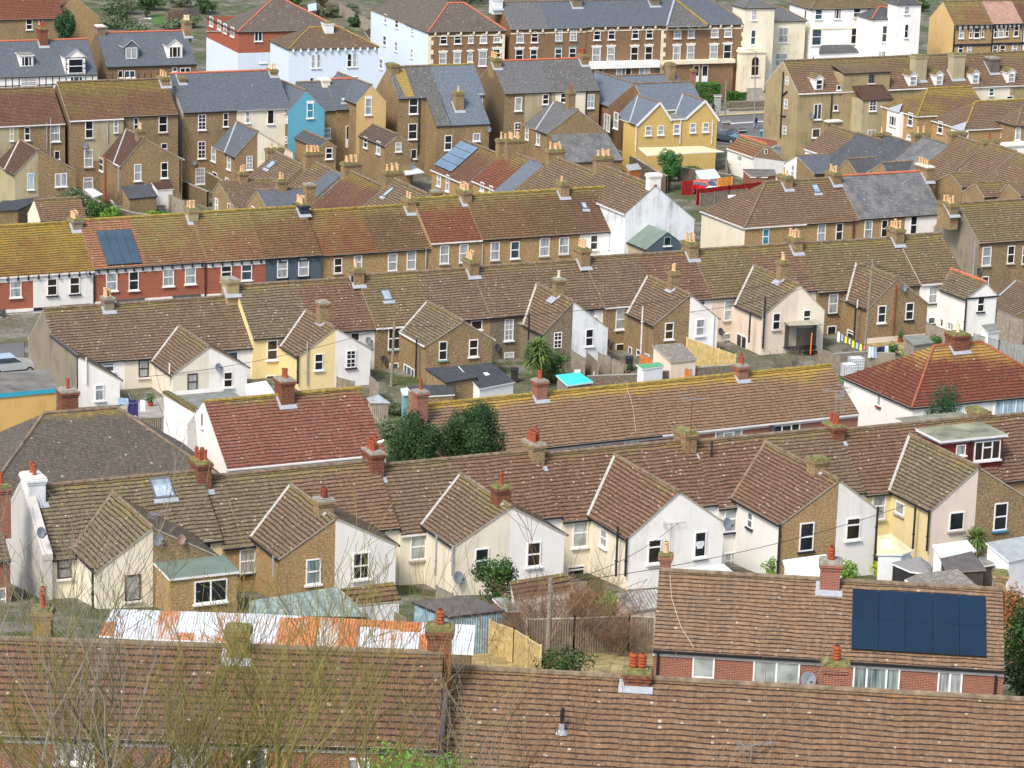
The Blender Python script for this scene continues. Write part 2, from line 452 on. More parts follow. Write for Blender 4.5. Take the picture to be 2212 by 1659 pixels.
    def pipe(s,u,v,z0,z1,mat='pipe_black',r=.055,name='drainpipe'):
        b=MB().mat(mat); b.tube([(u,v,z0),(u,v,z1)],r,6)
        for k in range(int((z1-z0)/1.8)): b.box(u-.09,u+.09,v-.09,v+.05,z0+.9+k*1.8,z0+.96+k*1.8)
        return s.add(name,b)
    def PI(s,t,x,y0,y1,v,mat='pipe_black',r=.055,name='drainpipe'):
        u,z1=s.fr.onv(P(t,x,y0),v+.09); _,z0=s.fr.onv(P(t,x,y1),v+.09); return s.pipe(u,v+.09,z0,z1,mat,r,name)
    def skylight(s,c0,c1,zr,tp,vr=0):   # two opposite corner pixels (top-left,bottom-right) on the front slope
        fr=s.fr; a=fr.onroof(c0,zr,tp,vr); b_=fr.onroof(c1,zr,tp,vr)
        u0,u1=sorted((a[0],b_[0])); v0,v1=sorted((a[1],b_[1]))
        Z=lambda v,e: zr-tp*(v-vr)+e
        f=MB().mat('window_grey')
        for (x0,x1,y0,y1) in((u0,u1,v0,v0+.09),(u0,u1,v1-.09,v1),(u0,u0+.09,v0+.09,v1-.09),(u1-.09,u1,v0+.09,v1-.09)):
            f.slab([(x0,y0,Z(y0,.12)),(x1,y0,Z(y0,.12)),(x1,y1,Z(y1,.12)),(x0,y1,Z(y1,.12))],.14)
        f.mat('lead'); f.slab([(u0-.12,v1,Z(v1,.05)),(u1+.12,v1,Z(v1,.05)),(u1+.12,v1+.22,Z(v1+.22,.05)),(u0-.12,v1+.22,Z(v1+.22,.05))],.03)
        o=s.add('skylight',f)
        g=MB().mat('glass_sky'); g.slab([(u0+.08,v0+.08,Z(v0+.08,.09)),(u1-.08,v0+.08,Z(v0+.08,.09)),(u1-.08,v1-.08,Z(v1-.08,.09)),(u0+.08,v1-.08,Z(v1-.08,.09))],.03)
        s.add('pane',g,parent=o); return o
    def solar(s,c0,c1,n,rows,zr,tp,mat='solar',vr=0,skew=0):
        fr=s.fr; a=fr.onroof(c0,zr,tp,vr); b_=fr.onroof(c1,zr,tp,vr)
        u0,u1=sorted((a[0],b_[0])); v0,v1=sorted((a[1],b_[1])); Z=lambda v,e: zr-tp*(v-vr)+e
        for i in range(n):
            for j in range(rows):
                x0=u0+(u1-u0)*i/n+.012; x1=u0+(u1-u0)*(i+1)/n-.012; y0=v0+(v1-v0)*j/rows+.008; y1=v0+(v1-v0)*(j+1)/rows-.008
                b=MB().mat(mat); b.slab([(x0,y0,Z(y0,.15)),(x1,y0,Z(y0,.15)),(x1,y1,Z(y1,.15)),(x0,y1,Z(y1,.15))],.045,edge='black_metal')
                s.add('solar_panel',b)
    def aerial(s,u,v,z,h=1.6,ang=0.,n=9,parent=None,mat='aerial_grey'):
        b=MB().mat(mat); b.tube([(u,v,z),(u,v,z+h)],.022,5)
        c,d=math.cos(ang),math.sin(ang); L=.9
        b.bar((u-c*L,v-d*L,z+h),(u+c*L*.5,v+d*L*.5,z+h),.025)
        for k in range(n):
            q=-L+1.35*k/(n-1); w=.2 if k<n-2 else .34
            b.bar((u+c*q-d*w,v+d*q+c*w,z+h+.01),(u+c*q+d*w,v+d*q-c*w,z+h+.01),.014)
        for q in(-.16,-.08,.08,.16): b.bar((u+c*.45-d*.3,v+d*.45+c*.3,z+h+q),(u+c*.45+d*.3,v+d*.45-c*.3,z+h+q),.014)
        return s.add('aerial',b,parent=parent)
def mk(fr,label,A,B,E=None,zr=None,pitch=38,ve=None,ze=None,vr=0,vb=None,wall='brick_stock',roof='roof_brown',zg=None,
       cat='terraced house',name='terraced_house',group=None,hip='',hd=None,gut='gutter_black',ridge='ridge_grey',verge='mortar',ov=.14,mats=None,fascia=None,thick=.11,vergeov=(0,0),backtp=None,base=.3,roofback=None):
    tp=math.tan(rad(pitch))
    uA,zA=fr.onv(A,vr) if isinstance(A,tuple) else (A,None)
    uB,zB=fr.onv(B,vr) if isinstance(B,tuple) else (B,None)
    if zr is None: zr=sum([z for z in (zA,zB) if z is not None])/len([z for z in (zA,zB) if z is not None])
    if E is not None:
        _,ve,ze=fr.onroof(E,zr,tp,vr)
    elif ve is not None: ze=zr-tp*(ve-vr)
    else: ve=vr+(zr-ze)/tp
    dd=ve-vr
    vb=vr-dd if vb is None else vb
    zb=zr-(backtp or (zr-ze)/dd)*(vr-vb)
    h_=hd if hd else dd
    uL=uA-(h_ if 'L' in hip else 0); uR=uB+(h_ if 'R' in hip else 0)
    H=Hs(fr,(uL+uR)/2,(ve+vb)/2,label,cat,name,group,zg)
    H.uL,H.uR,H.uA,H.uB,H.zr,H.ze,H.ve,H.vb,H.vr,H.tp,H.zb=uL,uR,uA,uB,zr,ze,ve,vb,vr,tp,zb
    z0=H.o[2]-base-1.2
    if hip:
        b=MB(); m=mats or {}
        zt=ze-.05; pts=[(uL,vb),(uR,vb),(uR,ve),(uL,ve)]
        for i,k in enumerate('brfl'):
            p,q=pts[i],pts[(i+1)%4]; b.mat(m.get(k,wall)); zz=(zb-.05 if k=='b' else zt)
            b.poly([(p[0],p[1],z0),(q[0],q[1],z0),(q[0],q[1],zt),(p[0],p[1],zt)])
    else: b=H.walls(uL,uR,vb,ve,vr,zr-.07,ze-.05,zb-.05,z0,wall,mats)
    H.add('wall',b)
    r=MB().mat(roof); o=ov; zf=ze-o*tp; vf=ve+o; tb=(zr-zb)/(vr-vb); vbb=vb-o; zbb=zb-o*tb
    ol=vergeov[0] if 'L' not in hip else o; orr=vergeov[1] if 'R' not in hip else o
    a,c=uL-ol,uR+orr; ra,rb=(uA if 'L' in hip else a),(uB if 'R' in hip else c)
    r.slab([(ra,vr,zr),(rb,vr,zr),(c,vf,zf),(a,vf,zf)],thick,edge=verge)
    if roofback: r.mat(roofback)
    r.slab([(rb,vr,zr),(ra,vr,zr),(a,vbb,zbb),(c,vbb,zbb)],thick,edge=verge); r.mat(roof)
    if 'L' in hip: r.slab([(ra,vr,zr),(a,vf,zf),(a,vbb,zbb)],thick,edge=verge)
    if 'R' in hip: r.slab([(rb,vr,zr),(c,vbb,zbb),(c,vf,zf)],thick,edge=verge)
    H.roof=H.add('roof',r)
    if ridge:
        q=MB().mat(ridge); q.tube([(ra,vr,zr+.01),(rb,vr,zr+.01)],.13,8)
        if 'L' in hip: q.tube([(ra,vr,zr+.01),(a,vf,zf+.02)],.11,6)
        if 'R' in hip: q.tube([(rb,vr,zr+.01),(c,vf,zf+.02)],.11,6)
        H.add('ridge_tiles',q)
    if gut:
        q=MB().mat(gut); q.box(a,c,vf-.05,vf+.07,zf-.13,zf-.03)
        if fascia: q.mat(fascia); q.box(a+.002,c-.002,ve+.002,ve+.05,ze-.4,ze-.1)
        if 'L' in hip: q.mat(gut); q.box(a-.07,a+.05,vbb,vf-.06,zf-.13,zf-.03)
        H.add('gutter',q)
    return H
def halfout(H,side,up,zo,vg,E,wall,roof='roof_brown',sidew=None,verge='mortar',gut='gutter_black',strip='valley_white',gwall=None,ztop_wall=None,low=None,lowz=None):
    """half outrigger: monopitch falling from the party line up to the eave pixel E"""
    fr=H.fr
    if isinstance(E,tuple): ue,zq=fr.onv(E,vg)
    else: ue,zq=up+(E if side=='R' else -E),zo-E*.75
    if side=='L' and ue>up-.3: ue=up-2.4
    if side=='R' and ue<up+.3: ue=up+2.4
    z0=H.o[2]-1.5
    b=MB().mat(gwall or wall)
    g=[(up,vg,z0),(ue,vg,z0),(ue,vg,zq-.05),(up,vg,zo-.07)]
    if low:
        zl=lowz
        b.poly([(up,vg,zl),(ue,vg,zl),(ue,vg,zq-.05),(up,vg,zo-.07)]); b.mat(low); b.poly([(up,vg,z0),(ue,vg,z0),(ue,vg,zl),(up,vg,zl)])
    else: b.poly(g)
    b.mat(sidew or wall); b.poly([(ue,H.ve-.2,z0),(ue,vg,z0),(ue,vg,zq-.05),(ue,H.ve-.2,zq-.05)])
    H.add('outrigger_wall',b)
    tpo=(zo-zq)/abs(ue-up); ov=.14; sgn=1 if ue>up else -1; ux=ue+sgn*ov; zx=zq-ov*tpo
    vs=H.vr+(H.zr-zo)/H.tp; vq=H.vr+(H.zr-zx)/H.tp
    r=MB().mat(roof); r.slab([(up,vs-.2,zo),(up,vg+.06,zo),(ux,vg+.06,zx),(ux,vs-.2,zx)],.09,edge=verge)
    H.add('outrigger_roof',r)
    q=MB().mat(gut); q.box(min(ux,ux+sgn*.1),max(ux,ux+sgn*.1),vq-.05,vg+.06,zx-.12,zx-.02); H.add('gutter',q)
    if strip:
        v=MB().mat(strip); e=.05
        a=Vector((up,vs,zo+e)); c=Vector((ux,vq,zx+e)); n=(c-a).normalized(); w=Vector((n.y,-n.x,0)).normalized()*.085
        v.slab([a-w,a+w,c+w,c-w],.05); H.add('valley_flashing',v)
    return ue,zq,tpo
def pair(HL,HR,S,G,EL,ER,wl,wr,roofl='roof_brown',roofr=None,**k):
    fr=(HL or HR).fr; H0=HL or HR
    up,vs,zo=fr.onroof(S,H0.zr,H0.tp,H0.vr)
    _,vg=fr.onz(G,zo)
    ug,_=fr.onv(G,vg); 
    out={}
    kl={a[:-2]:b for a,b in k.items() if a.endswith('_l')}; kr={a[:-2]:b for a,b in k.items() if a.endswith('_r')}; kk={a:b for a,b in k.items() if not a.endswith('_l') and not a.endswith('_r')}
    if HL: out['L']=halfout(HL,'L',up,zo,vg,EL,wl,roofl,**{**kk,**kl})
    if HR: out['R']=halfout(HR,'R',up,zo,vg,ER,wr,roofr or roofl,**{**kk,**kr,'strip':None})
    if HL or HR:
        q=MB().mat(kk.get('ridge','ridge_grey') if False else 'ridge_grey'); q.tube([(up,vs-.1,zo+.0),(up,vg+.08,zo+.0)],.12,7); (HL or HR).add('ridge_tiles',q)
    out.update(up=up,zo=zo,vg=vg,vs=vs); return out
def party_u(H,S):   # u of an outrigger ridge seen starting at S on H-like roof params
    return None
plain('upvc',(.8,.8,.8),.45,.05); plain('sill_white',(.74,.74,.72),.7,.12); plain('sill_black',(.02,.022,.03),.6); plain('sill_stone',(.42,.38,.33),.8); plain('sill_green',(.2,.33,.3),.7); plain('sill_blue',(.06,.2,.34),.6)
plain('lintel_white',(.78,.76,.7),.7,.1); plain('lintel_red',(.32,.08,.04),.8,.2); plain('wood_brown',(.07,.03,.02),.6); plain('window_grey',(.12,.14,.16),.5)
plain('mortar',(.4,.37,.3),.9,.25); plain('verge_white',(.75,.75,.74),.6,.1); plain('verge_dark',(.03,.03,.035),.6)
plain('valley_white',(.4,.4,.37),.85,.3,5.); plain('lead',(.33,.36,.4),.55,.2,6.); plain('ridge_grey',(.2,.15,.1),.9,.5,3.); plain('ridge_red',(.5,.15,.08),.85,.25,3.); plain('ridge_yel',(.3,.22,.05),.9,.5,3.)
plain('gutter_black',(.015,.016,.018),.5); plain('gutter_white',(.7,.7,.7),.5); plain('gutter_grey',(.3,.31,.31),.6)
plain('pipe_black',(.02,.022,.026),.5); plain('pipe_white',(.7,.7,.68),.5); plain('pipe_grey',(.33,.35,.36),.5); plain('pipe_rust',(.22,.06,.025),.8); plain('pipe_red',(.12,.02,.02),.6)
plain('pot_buff',(.62,.4,.22),.85,.25,9.); plain('pot_red',(.3,.075,.035),.8,.3,9.); plain('pot_ring',(.34,.08,.03),.8,.3,9.); plain('pot_dark',(.2,.04,.025),.8,.3,9.); plain('pot_cream',(.7,.58,.4),.85,.2,9.); plain('mouth_black',(.01,.01,.01),.95)
plain('cap_moss',(.2,.19,.07),.95,.6,4.); plain('cap_grey',(.3,.28,.23),.95,.4,4.); plain('cap_white',(.7,.68,.62),.9,.2,4.)
plain('dish_grey',(.22,.25,.28),.5); plain('dish_dark',(.06,.06,.07),.5); plain('dish_pink',(.35,.22,.18),.6); plain('black_metal',(.015,.016,.018),.45); plain('aerial_grey',(.45,.46,.47),.4,.1,metal=.6)
glassm('glass_dark',(.018,.024,.032)); glassm('glass_blue',(.05,.09,.12)); glassm('glass_warm',(.035,.024,.018)); glassm('glass_net',(.26,.29,.3),vstripe=1,c2=(.4,.42,.43)); glassm('glass_sky',(.42,.52,.6)); glassm('glass_pale',(.4,.45,.44),.3); glassm('glass_teal',(.05,.3,.42),.3); glassm('glass_lace',(.1,.16,.17),vstripe=1,c2=(.3,.36,.36)); glassm('glass_curtain',(.2,.36,.48),vstripe=1,c2=(.5,.62,.68))
def _solar(c):
    def f(n):
        t=NT(n); u=t.uvn(); b=t.n('ShaderNodeTexBrick'); b.offset=0; b.inputs['Scale'].default_value=1; b.inputs['Brick Width'].default_value=.17; b.inputs['Row Height'].default_value=.17; b.inputs['Mortar Size'].default_value=.006
        t.l(u,b.inputs['Vector']); a=t.noise(t.pos(),.7,3); x=t.mix(t.ramp(a,.3,.7),tuple(q*.75 for q in c),tuple(q*1.15 for q in c)); x=t.mix(t.math('MULTIPLY',b.outputs['Fac'],.4),x,tuple(q*1.6+.008 for q in c))
        t.b.inputs['Coat Weight'].default_value=.5
        return t.fin(x,.3,.4)
    return f
MDEF['solar']=_solar((.002,.016,.036)); MDEF['solar_grey']=_solar((.05,.085,.12)); MDEF['solar_pale']=_solar((.13,.19,.26))
paint('white_wall',(.86,.845,.81),.25); paint('white_brick',(.84,.825,.79),.22,True); paint('white_dirty',(.74,.77,.79),.75,dc=(.3,.32,.32)); paint('cream_wall',(.78,.72,.58),.3); paint('cream_brick',(.8,.75,.62),.25,True); paint('yellow_wall',(.78,.64,.33),.25,dc=(.4,.3,.15)); paint('paleyellow_brick',(.8,.68,.38),.22,True,dc=(.4,.3,.15)); paint('pink_brick',(.78,.67,.58),.25,True,dc=(.4,.33,.27)); paint('pink_wall',(.74,.63,.52),.4,dc=(.35,.26,.2)); paint('lilac_wall',(.8,.78,.75),.15)
paint('grey_render',(.26,.225,.17),.8,dc=(.1,.09,.07)); paint('tan_render',(.36,.29,.16),.85,dc=(.13,.11,.075)); paint('olive_render',(.42,.37,.24),.6,dc=(.2,.16,.1)); paint('pale_render',(.55,.53,.5),.5,dc=(.3,.29,.27)); paint('ochre_wall',(.66,.42,.15),.5,dc=(.35,.22,.09)); paint('blue_wall',(.11,.37,.5),.25,dc=(.3,.42,.45)); paint('slate_wall',(.075,.105,.135),.3,dc=(.1,.1,.1)); paint('iceblue_wall',(.62,.71,.82),.15,dc=(.4,.45,.5)); paint('sand_wall',(.62,.43,.2),.5,dc=(.4,.25,.1)); paint('navy_wall',(.03,.04,.07),.3,dc=(.1,.1,.1)); paint('stone_cream',(.78,.72,.56),.6,dc=(.45,.36,.2)); paint('white_stucco',(.83,.83,.82),.35,dc=(.5,.5,.45)); paint('dark_brickpaint',(.12,.1,.09),.5)
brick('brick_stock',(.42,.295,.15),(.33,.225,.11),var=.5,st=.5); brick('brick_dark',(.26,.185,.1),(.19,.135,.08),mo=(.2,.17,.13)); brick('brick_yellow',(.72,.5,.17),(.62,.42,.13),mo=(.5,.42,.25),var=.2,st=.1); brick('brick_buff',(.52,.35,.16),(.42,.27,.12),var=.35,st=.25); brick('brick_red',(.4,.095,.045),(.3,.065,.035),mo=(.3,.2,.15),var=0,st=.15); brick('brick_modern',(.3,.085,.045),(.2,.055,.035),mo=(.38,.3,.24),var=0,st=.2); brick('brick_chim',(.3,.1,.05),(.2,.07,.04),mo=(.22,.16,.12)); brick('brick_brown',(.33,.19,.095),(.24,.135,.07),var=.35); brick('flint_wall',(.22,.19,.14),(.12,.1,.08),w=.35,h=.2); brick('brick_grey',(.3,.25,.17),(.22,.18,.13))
brick('redtile_hung',(.24,.035,.03),(.18,.03,.025),mo=(.05,.01,.01),var=0,st=.1,w=.17,h=.12)
LG=(.04,.03,.022)
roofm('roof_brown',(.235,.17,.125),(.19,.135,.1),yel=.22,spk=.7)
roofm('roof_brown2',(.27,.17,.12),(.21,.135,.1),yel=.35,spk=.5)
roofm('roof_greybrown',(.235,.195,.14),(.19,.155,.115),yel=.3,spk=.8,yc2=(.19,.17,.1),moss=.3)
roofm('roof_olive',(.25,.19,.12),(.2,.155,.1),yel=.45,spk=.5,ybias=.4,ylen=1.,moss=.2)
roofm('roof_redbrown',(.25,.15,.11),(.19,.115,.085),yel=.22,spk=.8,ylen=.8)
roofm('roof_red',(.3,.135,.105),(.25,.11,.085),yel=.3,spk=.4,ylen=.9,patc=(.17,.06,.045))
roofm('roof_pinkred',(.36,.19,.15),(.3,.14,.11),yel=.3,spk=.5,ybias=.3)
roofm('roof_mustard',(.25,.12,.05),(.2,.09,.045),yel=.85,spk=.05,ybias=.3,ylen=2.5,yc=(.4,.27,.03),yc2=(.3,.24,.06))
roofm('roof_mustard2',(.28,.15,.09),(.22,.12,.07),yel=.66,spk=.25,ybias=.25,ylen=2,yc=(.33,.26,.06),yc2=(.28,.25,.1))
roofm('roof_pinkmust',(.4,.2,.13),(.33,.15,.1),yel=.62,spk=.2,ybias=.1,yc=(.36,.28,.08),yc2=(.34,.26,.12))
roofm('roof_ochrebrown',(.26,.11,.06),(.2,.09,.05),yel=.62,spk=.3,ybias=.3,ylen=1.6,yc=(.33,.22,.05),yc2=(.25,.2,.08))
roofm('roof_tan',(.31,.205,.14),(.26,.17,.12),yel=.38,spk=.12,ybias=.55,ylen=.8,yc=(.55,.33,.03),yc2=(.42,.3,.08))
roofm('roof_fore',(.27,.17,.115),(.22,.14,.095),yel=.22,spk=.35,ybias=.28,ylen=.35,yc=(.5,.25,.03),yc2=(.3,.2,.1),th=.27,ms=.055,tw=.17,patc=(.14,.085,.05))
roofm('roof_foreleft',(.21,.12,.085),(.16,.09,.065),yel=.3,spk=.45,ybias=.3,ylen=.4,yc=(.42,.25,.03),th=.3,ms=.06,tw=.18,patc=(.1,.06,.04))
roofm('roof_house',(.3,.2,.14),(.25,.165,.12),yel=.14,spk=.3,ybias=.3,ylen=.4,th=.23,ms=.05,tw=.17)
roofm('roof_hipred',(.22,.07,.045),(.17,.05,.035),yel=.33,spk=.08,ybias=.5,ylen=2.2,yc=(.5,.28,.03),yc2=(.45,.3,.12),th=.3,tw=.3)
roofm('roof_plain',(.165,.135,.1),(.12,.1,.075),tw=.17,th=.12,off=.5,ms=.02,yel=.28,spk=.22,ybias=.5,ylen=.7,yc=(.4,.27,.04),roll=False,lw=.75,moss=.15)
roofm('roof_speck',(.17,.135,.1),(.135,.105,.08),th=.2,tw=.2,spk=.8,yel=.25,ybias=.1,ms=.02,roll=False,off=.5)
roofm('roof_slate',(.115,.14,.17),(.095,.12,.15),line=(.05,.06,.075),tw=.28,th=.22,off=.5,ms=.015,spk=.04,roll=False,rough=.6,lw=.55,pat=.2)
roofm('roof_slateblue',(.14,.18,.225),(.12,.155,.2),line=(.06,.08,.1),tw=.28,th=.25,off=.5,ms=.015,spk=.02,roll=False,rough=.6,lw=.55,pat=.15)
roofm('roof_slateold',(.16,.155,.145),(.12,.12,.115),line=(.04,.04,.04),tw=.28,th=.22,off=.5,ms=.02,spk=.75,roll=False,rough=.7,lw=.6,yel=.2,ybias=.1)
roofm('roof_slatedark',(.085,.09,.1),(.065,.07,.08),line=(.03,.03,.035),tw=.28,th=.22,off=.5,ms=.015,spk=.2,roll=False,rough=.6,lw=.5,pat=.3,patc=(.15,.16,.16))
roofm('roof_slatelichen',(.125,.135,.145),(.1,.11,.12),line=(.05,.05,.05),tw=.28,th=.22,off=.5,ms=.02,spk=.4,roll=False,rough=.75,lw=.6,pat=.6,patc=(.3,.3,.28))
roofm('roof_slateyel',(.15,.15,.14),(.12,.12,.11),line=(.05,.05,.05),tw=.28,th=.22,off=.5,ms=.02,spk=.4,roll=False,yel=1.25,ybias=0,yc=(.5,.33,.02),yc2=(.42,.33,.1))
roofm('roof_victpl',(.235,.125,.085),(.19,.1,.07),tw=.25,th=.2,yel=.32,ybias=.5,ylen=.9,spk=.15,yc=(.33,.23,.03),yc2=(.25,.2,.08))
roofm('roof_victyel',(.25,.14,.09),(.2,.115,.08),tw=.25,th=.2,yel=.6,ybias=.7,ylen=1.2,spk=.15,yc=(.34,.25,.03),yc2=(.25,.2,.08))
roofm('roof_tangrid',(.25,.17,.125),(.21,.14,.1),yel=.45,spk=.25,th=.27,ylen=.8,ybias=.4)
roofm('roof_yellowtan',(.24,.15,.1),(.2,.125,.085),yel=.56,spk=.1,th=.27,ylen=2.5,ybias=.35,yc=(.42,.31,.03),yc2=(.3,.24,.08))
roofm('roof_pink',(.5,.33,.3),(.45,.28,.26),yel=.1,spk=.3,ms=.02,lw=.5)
plain('felt_grey',(.2,.215,.19),.9,.3,1.5); plain('felt_dark',(.05,.055,.06),.9,.3,2.); plain('felt_green',(.14,.19,.16),.8,.15,1.); plain('felt_moss',(.23,.24,.17),.95,.5,.8); plain('concrete',(.33,.31,.27),.9,.3,1.)
plain('shirt_white',(.7,.75,.8),.8)
plain('cable_white',(.42,.38,.32),.7); plain('sill_red',(.22,.04,.03),.8); brick('brick_mossy',(.3,.2,.03),(.22,.14,.03),var=0)
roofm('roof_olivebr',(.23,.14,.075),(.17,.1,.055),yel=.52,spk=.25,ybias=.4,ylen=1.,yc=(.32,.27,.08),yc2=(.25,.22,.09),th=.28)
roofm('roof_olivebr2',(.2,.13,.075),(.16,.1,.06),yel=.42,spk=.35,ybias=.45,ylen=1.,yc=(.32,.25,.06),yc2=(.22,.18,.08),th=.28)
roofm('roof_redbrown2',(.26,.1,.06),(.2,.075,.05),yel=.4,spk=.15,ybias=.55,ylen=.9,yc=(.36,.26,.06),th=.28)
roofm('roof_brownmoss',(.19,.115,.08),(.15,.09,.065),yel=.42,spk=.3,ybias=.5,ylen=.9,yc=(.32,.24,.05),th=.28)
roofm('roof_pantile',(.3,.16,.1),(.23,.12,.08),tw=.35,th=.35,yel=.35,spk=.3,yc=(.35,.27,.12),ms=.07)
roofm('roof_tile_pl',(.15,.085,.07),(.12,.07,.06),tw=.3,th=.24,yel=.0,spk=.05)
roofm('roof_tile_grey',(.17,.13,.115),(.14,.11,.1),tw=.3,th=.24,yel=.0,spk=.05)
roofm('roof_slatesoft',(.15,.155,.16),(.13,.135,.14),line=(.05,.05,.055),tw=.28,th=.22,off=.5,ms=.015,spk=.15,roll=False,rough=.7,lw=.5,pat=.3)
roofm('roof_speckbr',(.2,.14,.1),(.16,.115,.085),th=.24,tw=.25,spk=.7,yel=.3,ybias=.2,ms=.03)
def groundmat(n):
    t=NT(n); p=t.pos(); a=t.noise(p,.12,5,.6); b=t.noise(p,1.5,6,.65); c=t.noise(p,.35,5,.6)
    x=t.mix(t.ramp(a,.42,.56),(.16,.145,.12),(.05,.085,.025)); x=t.mix(t.math('MULTIPLY',t.ramp(b,.4,.65),.7),x,(.12,.1,.06)); x=t.mix(t.math('MULTIPLY',t.ramp(c,.5,.62),.8),x,(.24,.225,.2))
    d=t.noise(p,5,5,.7); x=t.mix(t.math('MULTIPLY',t.ramp(d,.5,.7),.55),x,(.3,.27,.2)); x=t.mix(t.math('MULTIPLY',t.ramp(t.noise(p,2.6,5,.7),.5,.62),.6),x,(.035,.06,.02)); t.bump(d,.6,.1); return t.fin(x,.95,.1)
MDEF['ground']=groundmat
plain('asphalt',(.13,.13,.13),.9,.2,.5); plain('pavement',(.3,.28,.25),.9,.2,.5); plain('line_white',(.7,.7,.7),.7); plain('line_yellow',(.6,.42,.08),.7); plain('grass',(.07,.16,.03),.95,.4,1.5); plain('drygrass',(.34,.27,.12),.95,.5,1.5)
def build_ground():
    b=MB().mat('ground')
    xs=[-3000,-600,-200]+[i for i in range(-120,161,10)]+[250,600,3000]; ys=[0,40,60,80,95,105,118,130,140,148,156,163,168,177,188,200,221,240,253,265,290,340,430,520,600,700,1200,4000]
    for i in range(len(xs)-1):
        for j in range(len(ys)-1):
            q=[(xs[i],ys[j]),(xs[i+1],ys[j]),(xs[i+1],ys[j+1]),(xs[i],ys[j+1])]
            b.poly([(x,y,gz(x,y)) for x,y in q],uv=q)
    o=b.obj('ground'); tag(o,kind='structure')
build_ground()
def setup():
    w=bpy.data.worlds.new('World'); sc.world=w; w.use_nodes=True; nt=w.node_tree
    sk=nt.nodes.new('ShaderNodeTexSky'); sk.sky_type='NISHITA'; sk.sun_disc=False; el,az=rad(48),rad(-150)
    sk.sun_elevation=el; sk.sun_rotation=az; sk.air_density=1.; sk.dust_density=3.; sk.ozone_density=1.
    bg=nt.nodes['Background']; nt.links.new(sk.outputs[0],bg.inputs[0]); bg.inputs[1].default_value=.15
    l=bpy.data.lights.new('sun','SUN'); l.energy=2.; l.angle=rad(14); l.color=(1,.93,.82)
    o=bpy.data.objects.new('sun',l); COL.objects.link(o)
    # direction towards the sun (Nishita: rotation measured from +Y clockwise)
    d=Vector((math.sin(az)*math.cos(el),math.cos(az)*math.cos(el),math.sin(el)))
    o.rotation_euler=d.to_track_quat('Z','Y').to_euler(); o.location=(0,0,120)
    c=bpy.data.cameras.new('camera'); co=bpy.data.objects.new('camera',c); COL.objects.link(co); sc.camera=co
    c.sensor_width=36; c.sensor_fit='HORIZONTAL'; c.lens=36*F/2212.; c.clip_end=6000; c.clip_start=1
    R_=Vector((1,0,0)); U_=Vector((0,math.sin(TH),math.cos(TH))); f_=Vector((0,math.cos(TH),-math.sin(TH)))
    r=R_*math.cos(RO)+U_*math.sin(RO); u=-R_*math.sin(RO)+U_*math.cos(RO)
    mt=Matrix((( r.x,u.x,-f_.x,0),(r.y,u.y,-f_.y,0),(r.z,u.z,-f_.z,CZ),(0,0,0,1))); co.matrix_world=mt
    c.shift_y=0
    v=sc.view_settings; v.view_transform='Standard'; v.look='None'; v.gamma=1; v.exposure=.76; v.use_curve_mapping=False
    sc.render.engine='CYCLES'
setup()
# ---- nearest terrace seen from the back
fD=Fr((1106,977),12.2,25.5)
gD='houses of the nearest terrace'
def zat(fr,*ps): return sum(fr.onv(p,0)[1] for p in ps)/len(ps)
def segS(fr,S,zr,pitch,vr=0): return fr.onroof(S,zr,math.tan(rad(pitch)),vr)[0]
PD=38
za=zat(fD,(62,1054.5),(410,1016)); zb_=zat(fD,(457,1027),(785,999.5)); zc=zat(fD,(838,1004.5),(1105,977)); zd=zat(fD,(1186,981),(1452,952)); ze_=zat(fD,(1520,953),(1784,924.5)); zf_=zat(fD,(1834,926),(1959,916))
u0=fD.onv((66,1054))[0]; uc=[fD.onv((433,1022))[0],fD.onv((812,1003))[0],fD.onv((1158,980))[0],fD.onv((1490,955))[0],fD.onv((1806,925))[0]]
S=[P(9,975,935),P(10,300,865),P(10,1768,775),P(11,890,612),P(11,2190,500),P(12,1225,435)]
us=[segS(fD,S[0],za,PD),segS(fD,S[1],zb_,PD),segS(fD,S[2],zc,PD),segS(fD,S[3],zd,PD),segS(fD,S[4],ze_,PD),segS(fD,S[5],zf_,PD)]
k=dict(pitch=PD,group=gD)
D1=mk(fD,'end house of the nearest terrace with tall white chimney wall and cream half gable',u0,us[0],E=P(9,600,1480),zr=za,wall='cream_wall',roof='roof_greybrown',mats={'l':'pale_render'},**k)
D2=mk(fD,'pale yellow house behind the flat green-roofed brick extension, large skylight in its roof',us[0],uc[0],E=P(9,1770,1340),zr=za,wall='paleyellow_brick',roof='roof_greybrown',**k)
D3=mk(fD,'stock brick house of the nearest terrace, mossy olive roof, white window above green flat roof',uc[0],us[1],E=P(9,2100,1382),zr=zb_,wall='brick_buff',roof='roof_greybrown',**k)
D4=mk(fD,'white painted brick half gable house beside the brick one, orange lichen on its ridge',us[1],uc[1],E=P(10,1150,1228),zr=zb_,wall='cream_wall',roof='roof_brown2',**k)
D5=mk(fD,'cream house with clean cream half gable behind the round leafy bush',uc[1],us[2],E=P(10,1400,1272),zr=zc,wall='cream_wall',roof='roof_brown',gut='gutter_white',**k)
D6=mk(fD,'house with pinkish white half gable right of the cream one behind the leafy bush',us[2],uc[2],E=P(11,350,1128),zr=zc,wall='lilac_wall',roof='roof_redbrown',**k)
D7=mk(fD,'white house with reddish roof and pale verge tiles along its outrigger ridge',uc[2],us[3],E=P(11,600,1152),zr=zd,wall='cream_wall',roof='roof_redbrown',**k)
D8=mk(fD,'white house whose open window shows a hanging white shirt',us[3],uc[3],E=P(11,1740,1020),zr=zd,wall='white_wall',roof='roof_redbrown',**k)
D9=mk(fD,'house with yellow brick half gable and white painted main wall in the nearest terrace',uc[3],us[4],E=P(11,1920,1045),zr=ze_,wall='white_brick',roof='roof_redbrown',**k)
